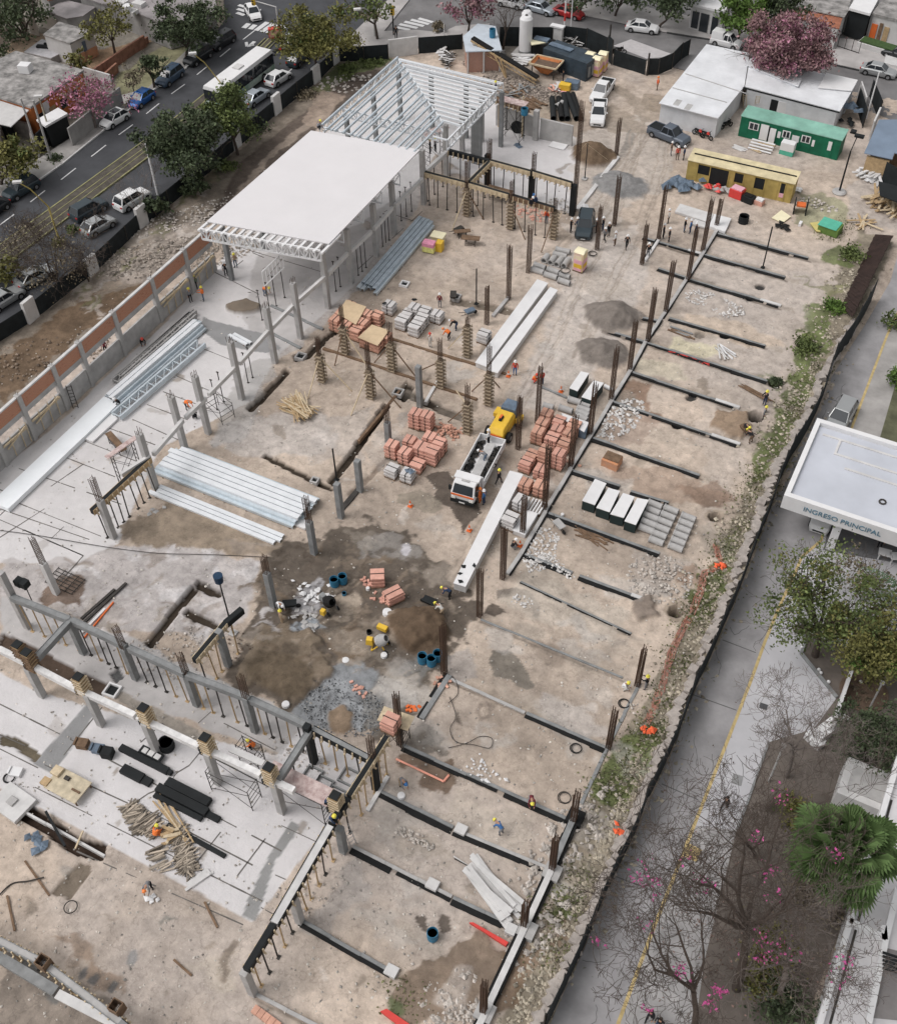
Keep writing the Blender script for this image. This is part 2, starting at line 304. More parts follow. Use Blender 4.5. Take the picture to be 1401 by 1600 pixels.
for a,b,_ in GB:
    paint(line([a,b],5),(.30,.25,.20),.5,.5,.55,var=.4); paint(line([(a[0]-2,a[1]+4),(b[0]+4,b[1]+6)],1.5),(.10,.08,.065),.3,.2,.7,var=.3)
    paint(line([b,(b[0]+(b[0]-a[0])*.18,b[1]+(b[1]-a[1])*.18)],3),(.36,.31,.26),.4,.6,.7,var=.4)
paint(line(ML,9),(.36,.31,.265),.6,.6,.6,var=.3)
random.seed(77)
for pts in ([(1000,150),(985,250),(960,330),(900,450),(850,560),(800,650),(760,730)],[(1045,170),(1030,260),(1000,350),(940,470),(900,560)],[(700,1010),(600,900),(480,860),(380,850)],[(780,760),(740,840),(690,930),(600,1000)],[(640,1100),(560,1000),(450,960),(380,1020)],[(1010,200),(930,330),(870,390),(800,420)]):
    for o in (-6,6,11): paint(line([(x+o,y) for x,y in pts],1.3),(.31,.26,.215),.25,.35,.65,var=.4,dz=-.03)
for _ in range(150):
    x=random.uniform(60,1150);y=random.uniform(230,1590); c=random.choice(((.27,.225,.18),(.31,.28,.25),(.22,.18,.14),(.56,.50,.45))); paint(ell(x,y,random.uniform(3,16),random.uniform(2,8),10,random.random()*3),c,.2,1.0,random.uniform(.3,.75),var=.4)
MUD=(.10,.082,.066)
paint([(352,1060),(380,990),(400,930),(420,870),(455,850),(500,840),(540,820),(580,818),(625,828),(665,860),(700,900),(735,940),(745,975),(712,1000),(700,1050),(650,1110),(625,1150),(590,1160),(520,1140),(470,1110),(420,1095),(380,1085)],MUD,.5,1.6,.93,var=.28,dz=.05)
paint([(545,870),(575,835),(610,830),(650,850),(660,870),(620,880),(580,880)],(.30,.28,.26),.5,1.6,.6,var=.3)
paint([(395,1000),(450,960),(500,1000),(530,1050),(480,1090),(420,1080),(370,1050)],(.21,.165,.12),.5,1.2,.8,var=.35,dz=.3)
paint([(605,960),(680,955),(705,980),(700,1010),(640,1010),(600,985)],(.15,.10,.065),.4,.9,.9,var=.35,dz=.45)
paint([(460,1110),(520,1060),(545,1030),(600,1050),(605,1080),(560,1150),(500,1140)],(.25,.26,.27),.4,1.2,.95,var=.45)
paint(ell(532,1125,22,24),(.20,.135,.08),.4,.7,.85,var=.4,dz=.2)
paint([(575,1060),(640,1030),(690,1000),(690,1040),(640,1100),(600,1140),(570,1150)],(.20,.195,.185),.5,1.1,.8,var=.2)
paint([(465,925),(495,905),(510,915),(490,960),(465,960)],(.42,.41,.42),.3,1,.85,var=.3)
paint([(455,975),(490,965),(512,980),(490,985),(455,985)],(.32,.35,.38),.3,.5,.85,var=.3)
paint(ell(633,858,7,12),(.5,.48,.5),.2,.4,.9)
paint(ell(545,938,20,9),(.42,.35,.28),.4,.8,.7)
paint([(500,990),(560,970),(590,1010),(540,1030)],(.22,.16,.11),.5,1,.6,var=.4)
random.seed(31)
for _ in range(130):
    a=random.random()*6.3; q=random.random()**.6; x=540+math.cos(a)*q*170; y=965+math.sin(a)*q*120; c=random.choice(((.07,.055,.042),(.085,.065,.05),(.22,.175,.135),(.30,.25,.20),(.16,.12,.085)))
    paint(ell(x,y,random.uniform(5,26),random.uniform(1.5,6),12,random.choice((-.75,-.6,.35,-.9))),c,.3,1.6,random.uniform(.35,.8),var=.5,dz=random.uniform(-.06,.1))
for _ in range(60): paint(ell(random.uniform(40,420),random.uniform(850,1000),random.uniform(8,30),random.uniform(3,9),12,random.uniform(-.9,.5)),random.choice(((.60,.575,.57),(.62,.60,.60),(.33,.29,.25),(.26,.22,.19))),.3,1.3,random.uniform(.3,.7),var=.3)
for _ in range(60): x=random.uniform(130,330); paint(ell(x,300+ (330-x)*.75+random.uniform(-40,40),random.uniform(6,20),random.uniform(2,6),10,-.7),random.choice(((.12,.09,.065),(.42,.38,.34),(.30,.24,.18),(.16,.16,.08))),.3,1.3,.6,var=.4)
W=(.105,.085,.07)
paint([(660,745),(700,735),(708,760),(745,770),(748,800),(730,815),(725,835),(720,815),(700,790),(675,780),(680,765)],W,.04,.5,.95,var=.1)
paint([(620,770),(650,765),(690,785),(680,800),(620,785)],(.26,.225,.18),.2,.6,.8)
paint([(775,920),(800,918),(828,925),(845,950),(842,966),(834,962),(826,940),(806,928),(795,934),(776,936)],(.21,.18,.155),.1,.3,.9)
paint([(757,950),(770,942),(790,956),(770,964),(755,960)],W,.04,.3,.9)
paint([(762,1030),(768,1015),(790,1015),(820,1040),(834,1075),(822,1078),(800,1065),(770,1060)],(.18,.16,.135),.1,.4,.92)
paint([(690,1020),(730,1010),(745,1060),(710,1070)],(.34,.31,.29),.3,.7,.7)
paint(line([(752,1100),(745,1112),(752,1125),(765,1118),(764,1104),(755,1100)],4),(.22,.18,.15),.2,.3,.8)
paint([(718,1110),(725,1135),(715,1128)],W,.2,.4,.8)
paint([(660,1130),(690,1150),(700,1180),(650,1180),(630,1160)],(.19,.165,.14),.2,.6,.9)
paint([(625,1180),(690,1190),(710,1215),(700,1240),(665,1235),(650,1210),(620,1195)],(.15,.105,.075),.2,.8,.9,var=.3)
paint([(652,1430),(668,1430),(672,1460),(655,1445)],W,.04,.3,.9)
paint([(684,1440),(692,1428),(704,1435),(702,1455),(688,1458)],W,.04,.3,.9)
paint([(640,1520),(690,1490),(750,1455),(790,1480),(770,1540),(730,1580),(640,1600),(620,1570)],(.17,.125,.09),.4,1.2,.85,var=.4,dz=.1)
paint([(780,1470),(830,1500),(800,1560),(760,1590),(770,1530)],(.19,.13,.085),.4,.8,.85,var=.4)
paint([(820,1420),(880,1440),(870,1500),(800,1530),(800,1470)],(.24,.17,.12),.4,1,.7,var=.4)
paint(ell(625,1570,14,14),(.10,.13,.06),.3,.8,.8)
paint([(930,745),(1000,720),(1060,740),(1100,760),(1140,790),(1050,790)],(.28,.2,.15),.6,1.5,.6,var=.5)
paint([(1050,760),(1120,745),(1140,780),(1090,800)],(.22,.15,.11),.5,1.3,.7,var=.5)
paint([(1120,640),(1165,640),(1180,670),(1150,690),(1110,670)],(.27,.19,.125),.4,.9,.85,var=.35,dz=.35)
paint([(980,590),(1020,600),(1010,635),(1040,650),(1015,665),(975,645),(965,625)],(.26,.17,.12),.3,.8,.85,var=.4)
paint([(1030,655),(1000,700),(960,690),(940,685),(955,640),(990,640)],(.36,.28,.23),.3,.9,.7,var=.4)
paint([(840,1000),(880,1010),(880,1040),(850,1030)],(.27,.22,.18),.5,1,.7)
paint([(990,940),(1020,935),(1025,965),(1000,972),(990,960)],(.22,.18,.15),.3,.6,.9,dz=.35)
paint([(1060,880),(1090,890),(1100,915),(1070,925)],(.29,.21,.16),.4,1,.8,var=.4)
paint([(985,860),(1080,880),(1040,940),(1000,930)],(.40,.35,.31),.4,1,.7,var=.4)
paint([(1070,490),(1140,500),(1230,540),(1180,545),(1060,515)],(.55,.44,.34),.8,1,.6)
paint([(1050,525),(1130,545),(1100,560),(1041,545)],(.62,.57,.40),.6,.8,.7)
paint([(985,555),(1060,570),(1070,600),(1000,585)],(.60,.55,.42),.8,.8,.5)
paint([(850,1080),(930,1110),(960,1150),(900,1160),(850,1120)],(.50,.46,.43),.8,1.2,.6)
paint([(780,940),(820,890),(990,960),(950,1010)],(.48,.43,.37),1,1.2,.5)
paint([(660,1290),(720,1240),(830,1290),(820,1350)],(.47,.41,.34),1,1.3,.4)
paint([(280,1500),(380,1490),(350,1550)],(.47,.41,.34),1,1.3,.5)
TR=(.05,.038,.028)
def trench(pts,w,d=-.5,c=TR,kk=1): paint(line(pts,w),c,.04,.14,kk,var=.3,dz=d,gr=1)
trench([(450,577),(412,620),(388,640)],5); trench([(505,530),(480,555),(460,560)],6)
trench([(545,510),(520,520),(505,530)],4,-.3)
trench([(605,632),(575,675),(535,730),(515,755)],6); trench([(412,712),(470,740),(520,765)],4,-.4)
trench([(640,600),(625,625)],8); trench([(625,610),(690,640),(740,660)],6,-.3); trench([(705,470),(740,475),(790,485),(810,490)],6,-.3,(.2,.165,.13))
trench([(630,690),(580,745),(545,775)],4,-.1,(.17,.13,.1),.7)
trench([(305,918),(280,945),(232,1010)],7); trench([(305,910),(345,930)],6); trench([(290,955),(340,980)],6,-.4)
trench([(0,1000),(45,1020),(110,1055),(165,1080)],13,-.35,(.085,.06,.045)); 
trench([(175,1060),(190,1050)],8,-.3,(.12,.12,.12)); 
paint([(170,1085),(190,1080),(330,1150),(300,1165),(230,1125)],(.30,.27,.235),.1,.2,.95,var=.15,dz=-.08)
trench([(0,1155),(25,1160),(60,1185)],8,-.2,(.12,.10,.07)); trench([(30,1263),(60,1280),(90,1300),(115,1320),(165,1330)],13,-.5,(.045,.03,.022))
paint([(125,1340),(145,1350),(105,1410),(82,1398)],(.16,.13,.10),.15,.5,.95,var=.4,dz=-.15)
paint([(40,1400),(60,1425),(38,1436)],(.24,.20,.16),.3,.4,.7)
paint([(250,1440),(260,1428),(280,1440),(262,1438),(252,1445)],(.2,.19,.17),.1,.3,.8)
paint(line([(375,1470),(345,1520)],7),(.19,.155,.125),.3,.8,.85,var=.4)
paint([(150,1085),(155,1105),(85,1210),(50,1195),(100,1140)],(.235,.235,.235),.1,.15,.95,var=.12)
paint([(455,1280),(470,1290),(430,1350),(400,1440),(378,1430),(390,1400),(430,1320)],(.25,.25,.245),.1,.2,.95,var=.12)
paint([(100,900),(130,905),(120,950),(90,940),(60,960),(60,935)],(.16,.11,.08),.2,.8,.9,var=.5)
paint([(318,495),(345,505),(410,520),(440,545),(415,552),(350,540),(310,515)],(.25,.25,.25),.1,.2,.95,var=.12)
paint(ell(380,482,28,10),(.17,.135,.10),.2,.4,.95,dz=.45,var=.3)
paint([(60,1500),(130,1520),(190,1580),(150,1610),(0,1610),(0,1500)],(.23,.195,.165),.4,1,.9,var=.35)
paint([(0,1490),(60,1510),(100,1550),(90,1570),(40,1530)],(.13,.13,.125),.3,1,.8,var=.4)
paint([(75,1480),(140,1500),(170,1540),(200,1560),(190,1530),(120,1470)],(.24,.17,.12),.4,1.3,.65,var=.5)
paint(ell(207,1496,9,14,rot=.4),(.24,.24,.24),.2,.4,.8)
for p in ((150,1528),(133,1518),(175,1540)): paint(ell(p[0],p[1],10,6,rot=-.8),(.13,.13,.13),.2,.4,.85)
paint([(560,1245),(640,1230),(700,1290),(600,1310)],(.41,.375,.34),.8,1,.6)
paint([(470,1450),(560,1330),(570,1400),(500,1470)],(.38,.35,.33),.6,1,.6)
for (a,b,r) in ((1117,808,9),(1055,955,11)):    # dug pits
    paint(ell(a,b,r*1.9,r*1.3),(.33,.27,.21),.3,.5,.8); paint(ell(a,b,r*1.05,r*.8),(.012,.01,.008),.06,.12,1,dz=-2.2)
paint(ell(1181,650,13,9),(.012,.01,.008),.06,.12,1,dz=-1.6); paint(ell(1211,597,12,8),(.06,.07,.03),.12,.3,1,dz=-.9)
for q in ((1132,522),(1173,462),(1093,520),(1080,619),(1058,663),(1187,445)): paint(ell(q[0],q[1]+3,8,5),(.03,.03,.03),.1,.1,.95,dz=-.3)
for (a,b,rx,ry,h,c) in ((957,497,3.1,2.7,1.5,(.195,.17,.15)),(940,553,2.8,2.5,1.2,(.195,.17,.15)),(927,245,2.9,2.6,1.9,(.15,.105,.07)),(968,290,3.6,2.8,1.0,(.24,.235,.23)),(1120,478,2.0,1.5,.35,None),(985,360,0,0,0,None)):
    if rx: hump(a,b,rx,ry,h,c)
paint([(925,340),(990,345),(1010,330),(960,370),(920,360)],(.33,.28,.23),.5,1,.5)
hump(657,988,2.7,2.1,.9,(.12,.083,.055)); hump(440,1055,3.0,1.8,.5,(.13,.10,.07)); hump(420,1000,2.5,1.4,.3)
random.seed(91)
for _ in range(70): x=random.uniform(560,1150); y=random.uniform(420,1500); paint(ell(x,y,random.uniform(15,60),random.uniform(6,22),12,random.uniform(.2,.6)),random.choice(((.50,.465,.43),(.36,.31,.26),(.40,.37,.34),(.33,.29,.245))),.8,1.6,random.uniform(.3,.6),var=.2)
paint([(700,70),(860,60),(870,110),(880,140),(860,180),(800,170),(780,130),(740,100),(690,90)],(.26,.225,.19),.5,1.2,.85,var=.5,dz=.15)
paint([(700,60),(860,45),(960,60),(960,100),(860,95),(780,100)],(.13,.12,.105),.4,.8,.8,var=.4)
paint([(790,150),(900,160),(905,195),(800,180)],(.33,.27,.21),.5,1,.7,var=.4)
paint([(1250,300),(1310,310),(1330,335),(1290,370),(1240,350)],(.22,.24,.13),.5,1.3,.6,var=.5)
paint([(1340,280),(1401,300),(1401,360),(1330,350),(1320,300)],(.42,.38,.35),.5,1.2,.6,var=.4)
paint([(690,1520),(730,1510),(740,1570),(700,1600),(680,1560)],(.40,.35,.31),.4,1,.7,var=.4)
hz=np.where(np.abs(hz)<3,hz,np.sign(hz)*2.5)
for poly in ([(-500,740),(330,-20),(620,-140),(1700,60),(1700,260),(1401,150),(1000,110),(700,70),(540,90),(490,128),(0,515),(-300,740)],
             [(1500,250),(1401,420),(1285,640),(1216,780),(1130,1000),(1060,1150),(900,1500),(850,1640),(1800,1700),(1800,400)]):
    r=mask(poly,.5,0)
    if r: sl,m,d=r; hz[sl]=hz[sl]*(1-m)-.10*m
v=np.stack([XX,YY,hz],-1).reshape(-1,3).astype(np.float32)
me=bpy.data.meshes.new('ground'); nf=(nx-1)*(ny-1); me.vertices.add(nx*ny); me.vertices.foreach_set('co',v.ravel())
ii=(np.arange(ny-1)[:,None]*nx+np.arange(nx-1)[None,:]).ravel(); q=np.stack([ii,ii+1,ii+nx+1,ii+nx],-1).astype(np.int32)
me.loops.add(nf*4); me.loops.foreach_set('vertex_index',q.ravel()); me.polygons.add(nf); me.polygons.foreach_set('loop_start',np.arange(nf,dtype=np.int32)*4)
me.update(calc_edges=True); me.shade_smooth()
ca=me.color_attributes.new('tint','FLOAT_COLOR','POINT'); c4=np.ones((nx*ny,4),np.float32); c4[:,:3]=col.reshape(-1,3); c4[:,3]=grain.ravel(); ca.data.foreach_set('color',c4.ravel())
gm=bpy.data.materials.new('site_dirt'); gm.use_nodes=True; n=gm.node_tree; b=n.nodes['Principled BSDF']; b.inputs['Roughness'].default_value=.93; b.inputs['Specular IOR Level'].default_value=.2
at=n.nodes.new('ShaderNodeVertexColor'); at.layer_name='tint'; tc=n.nodes.new('ShaderNodeTexCoord')
def nz(sc,d=6,r=.65):
    a=n.nodes.new('ShaderNodeTexNoise'); a.inputs['Scale'].default_value=sc; a.inputs['Detail'].default_value=d; a.inputs['Roughness'].default_value=r; n.links.new(tc.outputs['Object'],a.inputs['Vector']); return a
def mrg(src,a,b_,lo=.3,hi=.7):
    m=n.nodes.new('ShaderNodeMapRange'); m.inputs[1].default_value=lo; m.inputs[2].default_value=hi; m.inputs[3].default_value=a; m.inputs[4].default_value=b_; n.links.new(src,m.inputs[0]); return m.outputs[0]
def mul(a,b_):
    m=n.nodes.new('ShaderNodeMath'); m.operation='MULTIPLY'; n.links.new(a,m.inputs[0]); n.links.new(b_,m.inputs[1]); return m.outputs[0]
f1=mrg(nz(1.1,8).outputs['Fac'],.76,1.2); f2=mrg(nz(5,8,.75).outputs['Fac'],.9,1.1); vo=n.nodes.new('ShaderNodeTexVoronoi'); vo.inputs['Scale'].default_value=2.6; n.links.new(tc.outputs['Object'],vo.inputs['Vector'])
rd=n.nodes.new('ShaderNodeMath'); rd.operation='SUBTRACT'; n.links.new(nz(.45,4,.55).outputs['Fac'],rd.inputs[0]); rd.inputs[1].default_value=.5; ab=n.nodes.new('ShaderNodeMath'); ab.operation='ABSOLUTE'; n.links.new(rd.outputs[0],ab.inputs[0]); f4=mrg(ab.outputs[0],.80,1.0,.0,.012); f5=mrg(nz(2.2,9,.8).outputs['Fac'],.72,1.0,.28,.40)
f3=mrg(vo.outputs['Distance'],1.35,1.0,.03,.12)
mx=n.nodes.new('ShaderNodeVectorMath'); mx.operation='SCALE'; n.links.new(at.outputs['Color'],mx.inputs[0]); mg=n.nodes.new('ShaderNodeMix'); mg.inputs[2].default_value=1; n.links.new(at.outputs['Alpha'],mg.inputs[0]); n.links.new(mul(mul(mul(f1,f2),f3),mul(f4,f5)),mg.inputs[3]); n.links.new(mg.outputs[0],mx.inputs['Scale']); n.links.new(mx.outputs[0],b.inputs['Base Color'])
bn=n.nodes.new('ShaderNodeBump'); bn.inputs['Strength'].default_value=.7; bn.inputs['Distance'].default_value=.08; n.links.new(nz(3.5,8,.7).outputs['Fac'],bn.inputs['Height']); n.links.new(bn.outputs[0],b.inputs['Normal'])
me.materials.append(gm); go=bpy.data.objects.new('ground',me); COL.objects.link(go); struct(go)
mb=MB(); B=700
for (x0,x1,y0,y1) in ((-B,B,GY1,B),(-B,B,-B,GY0),(-B,GX0,GY0,GY1),(GX1,B,GY0,GY1)): mb.add([(x0,y0,-.1),(x1,y0,-.1),(x1,y1,-.1),(x0,y1,-.1)],[(0,1,2,3)])
struct(mb.build('outer_ground',mat('outer_dirt',(.20,.18,.15),var=.3,sc=.05)))
def sheet(name,polys,m,z,thick=.0):
    mb=MB()
    for p in polys:
        P=[G(a,b) for a,b in p]; P=[(q.x,q.y) for q in P]; mb.prism(P,z-max(thick,.05),z)
    return struct(mb.build(name,m))
ASPH=mat('asphalt',(.062,.064,.070),.85,var=.22,sc=.35,bump=.2,sc2=20)
ASPL=mat('worn_asphalt',(.17,.165,.165),.88,var=.25,sc=.3,bump=.2,sc2=20)
PAVE=mat('pavement_slabs',(.33,.315,.30),.9,var=.22,sc=.5,bump=.2)
PAVB=mat('pavement_pale',(.40,.38,.37),.9,var=.2,sc=.4)
ROADC=mat('concrete_road',(.285,.277,.28),.85,var=.25,sc=.4,bump=.15,sc2=8)
FORE=mat('forecourt_concrete',(.46,.455,.47),.8,var=.12,sc=.25)
MARK=mat('road_paint_white',(.62,.62,.62),.8,var=.15,sc=6); YM=mat('road_paint_yellow',(.47,.36,.17),.8,var=.3,sc=2)
sheet('avenue',[[(-500,752),(0,325),(98,257),(241,141),(290,108),(326,67),(352,30),(345,-60),(640,-90),(625,0),(545,66),(530,92),(433,172),(302,286),(145,405),(53,481),(-350,790)]],ASPH,.02)
sheet('cross_street',[[(345,-60),(352,-130),(640,-200),(1700,30),(1700,250),(1401,190),(1290,150),(1070,110),(960,80),(700,62),(560,72),(600,20),(625,0),(640,-90)]],ASPL,.012)
sheet('avenue_pavement',[[(-500,752),(0,325),(98,257),(241,141),(290,108),(326,67),(310,62),(230,140),(190,150),(110,218),(60,250),(-20,300),(-500,690)]],PAVE,.14)
sheet('corner_pavement',[[(612,-5),(540,64),(535,82),(655,74),(760,62),(765,38),(712,42),(690,52),(650,48),(600,50),(640,0)]],PAVB,.14)
sheet('street_pavement',[[(760,-6),(1041,52),(1104,62),(1293,100),(1347,112),(1401,122),(1700,190),(1700,150),(1401,70),(1250,55),(1041,20),(800,-40)]],PAVB,.14)
sheet('gate_pavement',[[(958,72),(1010,92),(1060,88),(1040,82),(985,62)]],mat('pale_ramp',(.47,.45,.45),var=.1),.06)
mp=[(-420,690),(0,385),(260,197),(318,150),(394,88),(420,62)]; mq=[(427,64),(400,90),(330,165),(252,232),(33,397),(-400,720)]
sheet('median_soil',[mp+mq],mat('median_dirt',(.085,.075,.062),var=.4,sc=1.2,bump=.5),.16)
def ribbon(name,pts,w,m,z0,z1,z=0):
    mb=MB()
    for a,b in zip(pts,pts[1:]):
        p=G(*a);q=G(*b); mb.bar((p.x,p.y,(z0+z1)/2),(q.x,q.y,(z0+z1)/2),w,z1-z0)
    return struct(mb.build(name,m))
KY=mat('kerb_yellow',(.27,.26,.13),var=.35,sc=1)
ribbon('kerb',mp,.16,KY,.0,.2); ribbon('kerb',mq,.16,KY,.0,.2)
ribbon('kerb',[(-500,752),(0,325),(98,257),(241,141),(290,108),(326,67)],.2,'concl',0,.17)
mi=[(x+14,y+1.5) for x,y in mp]; mo=[(x-12,y-3) for x,y in mq]
ribbon('kerb',mi,.1,KY,.1,.19); ribbon('kerb',mo,.1,KY,.1,.19)
ribbon('kerb',[(1041,52),(1104,62),(1293,100),(1347,112),(1401,122),(1700,190)],.25,mat('dark_gutter',(.05,.05,.05)),0,.16)
def marks(name,segs,w,m,z=.036):
    mb=MB()
    for a,b in segs:
        p=G(*a);q=G(*b); mb.bar((p.x,p.y,z-.004),(q.x,q.y,z-.004),w,.008)
    return struct(mb.build(name,m))
marks('lane_markings',[((0,352),(23,335)),((48,316),(71,298)),((96,281),(119,263)),((143,245),(166,227)),((186,211),(208,195)),((229,178),(249,162)),((268,147),(289,132)),((308,117),(324,104)),((344,89),(360,76)),((380,62),(398,48)),((440,122),(456,108))],.16,MARK)
marks('crosswalk',[((381,44),(389,37)),((391,46),(399,39)),((400,48),(418,35)),((409,50),(428,37)),((418,52),(437,39)),((428,54),(446,41))],.75,MARK)
marks('crosswalk',[((373,8),(386,12)),((371,14),(384,18)),((370,20),(382,24))],.6,MARK)
marks('crosswalk',[((654,29),(676,35)),((642,31),(670,38)),((632,34),(662,41)),((624,38),(652,44)),((620,43),(640,47))],.6,MARK)
marks('crosswalk',[((525,66),(533,60)),((515,72),(523,67))],.8,MARK)
marks('lane_arrow',[((398,65),(391,71))],.5,MARK); marks('lane_arrow',[((385,66),(386,73)),((386,73),(397,70))],.4,MARK)
RL=[(1500,200),(1401,400),(1390,440),(1349,510),(1326,545),(1298,590),(1285,630),(1262,675),(1222,745),(1195,821),(1163,904),(1145,950),(1109,1032),(1081,1091),(1055,1163),(1026,1226),(992,1306),(964,1363),(936,1424),(912,1484),(880,1553),(850,1620)]
RY=[(1540,220),(1401,490),(1385,524),(1331,665),(1282,845),(1252,870),(1241,896),(1216,950),(1195,1001),(1172,1065),(1131,1170),(1070,1325),(1021,1449),(965,1600),(955,1630)]
sheet('side_road',[RL+RY[::-1]],ROADC,.02)
GE=[(1262,993),(1250,1022),(1306,1091),(1270,1140),(1200,1160),(1191,1185),(1164,1262),(1150,1297),(1125,1400),(1100,1500),(1080,1640)]
sheet('forecourt',[[(1401,560),(1345,680),(1282,845),(1252,870),(1241,896),(1216,950),(1195,1001),(1172,1065),(1131,1170),(1085,1290),(1150,1297),(1164,1262),(1191,1185),(1200,1160),(1270,1140),(1306,1091),(1250,1022),(1262,990),(1330,1000),(1500,1000),(1600,700)]],FORE,.016)
sheet('walkway',[[(1085,1290),(1070,1325),(1021,1449),(965,1600),(955,1630),(1080,1640),(1100,1500),(1125,1400),(1150,1297)]],mat('walkway_concrete',(.33,.32,.315),var=.25,sc=.6),.016)
ribbon('yellow_line',RY,.22,YM,.0,.032); 
marks('yellow_patch',[((1072,1328),(1092,1338))],1.0,YM,.030)
sheet('far_walkway',[[(1540,220),(1401,490),(1385,524),(1331,665),(1320,700),(1420,700),(1600,500)]],PAVE,.024)
sheet('verge',[[(1590,240),(1440,500),(1401,590),(1372,690),(1420,700),(1600,500)]],mat('verge_soil',(.10,.10,.06),var=.4,sc=.8),.03)
sheet('garden_soil',[GE+[(1240,1640),(1270,1560),(1330,1400),(1401,1180),(1500,1000),(1340,985),(1290,990)]],mat('garden_earth',(.135,.115,.10),.95,var=.3,sc=.5,bump=.5),.05)
ribbon('kerb',[(1262,993),(1250,1022),(1306,1091)],.2,'concd',0,.25)
ribbon('kerb',[(1200,1160),(1191,1185),(1164,1262),(1150,1297)],.15,'concd',0,.15)
marks('drain_cover',[((1186,1102),(1198,1106))],.5,mat('cast_iron',(.08,.08,.085)),.03); marks('drain_cover',[((1143,1216),(1159,1221))],.8,mat('worn_lid',(.25,.25,.25)),.03)
marks('road_joints',[((1285,620),(1345,640)),((1222,760),(1262,775)),((1128,1000),(1180,1020)),((1080,1085),(1150,1110)),((1033,1225),(1090,1250)),((962,1370),(1040,1400)),((1035,1380),(1060,1400))],.07,mat('joint_fill',(.12,.12,.12)),.03)
random.seed(12); CR=[]
for x,y in ((1245,700),(1205,800),(1190,900),(1140,980),(1110,1060),(1085,1150),(1050,1240),(1000,1330),(1010,1450),(950,1500),(930,1570),(1150,1180),(1220,1080),(1290,640),(1320,600)):
    a=random.choice((.35,-1.1,.9,2.2))
    for _ in range(random.randint(5,11)): a+=random.gauss(0,.5); x2=x+math.cos(a)*7; y2=y+math.sin(a)*7; CR.append(((x,y),(x2,y2))); x,y=x2,y2
marks('road_cracks',CR,.035,mat('joint_fill'),.029)
J=[]
def grid(o,e1,e2,n1,n2,skip=()):
    for i in range(n1+1):
        t=i/n1; J.append(((lerp(o[0],e1[0],t),lerp(o[1],e1[1],t)),(lerp(o[0],e1[0],t)+e2[0]-o[0],lerp(o[1],e1[1],t)+e2[1]-o[1])))
    for j in range(n2+1):
        t=j/n2; J.append(((lerp(o[0],e2[0],t),lerp(o[1],e2[1],t)),(lerp(o[0],e2[0],t)+e1[0]-o[0],lerp(o[1],e2[1],t)+e1[1]-o[1])))
J+=[((30,732),(190,788)),((78,705),(180,745)),((127,687),(250,735)),((168,668),(262,702)),((207,655),(285,690)),((230,632),(290,655)),((255,612),(330,640)),((275,587),(360,625)),((318,545),(380,570)),
    ((0,765),(25,775)),((0,795),(140,843)),((0,812),(130,868)),((24,784),(158,838)),((38,828),(130,868)),
    ((52,757),(-10,815)),((80,735),(35,770)),((131,725),(80,760)),((131,868),(75,930)),((100,823),(40,880)),((70,795),(0,840)),
    ((395,395),(430,410)),((380,407),(350,430)),((443,402),(418,433)),((335,425),(405,460)),((366,384),(520,430)),((560,420),(660,330)),((600,330),(660,350)),((600,380),(640,395)),
    ((0,1100),(94,1147)),((0,1148),(40,1165)),((110,1155),(440,1330)),((55,1230),(410,1408)),((70,1195),(200,1255)),((200,1250),(395,1352)),((180,1165),(150,1200)),((345,1300),(290,1370)),((415,1310),(370,1370)),((270,1245),(235,1300)),((440,1290),(500,1318)),((430,1367),(455,1378)),((408,1418),(430,1430)),((300,1165),(420,1230)),
    ((160,1105),(100,1180)),((350,1130),(430,1172)),((255,1130),(220,1160)),((0,1170),(60,1200)),((120,1330),(380,1445))]
def clipped(name,segs,w,m):
    mb=MB()
    for a,b in segs:
        p=G(*a);q=G(*b); d=(q-p); nn=max(1,int(d.length/1.2))
        for i in range(nn):
            if random.random()<.06: continue
            s=p+d*(i/nn); e=p+d*((i+1)/nn); mb.bar((s.x,s.y,.006),(e.x,e.y,.006),w*random.uniform(.6,1.2),.012)
    return struct(mb.build(name,m))
J+=[((200,1262),(232,1240)),((232,1240),(262,1228)),((262,1228),(276,1208)),((276,1208),(296,1196)),((296,1196),(314,1174)),((310,1130),(330,1112))]
clipped('slab_joints',J,.09,mat('slab_joint',(.13,.12,.11),var=.3))
PAINTS={}
def paintm(nm,rgb,metal=.15): return mat('car_paint_'+nm,rgb,.28,metal,var=.04,sc=.5,spec=.5)
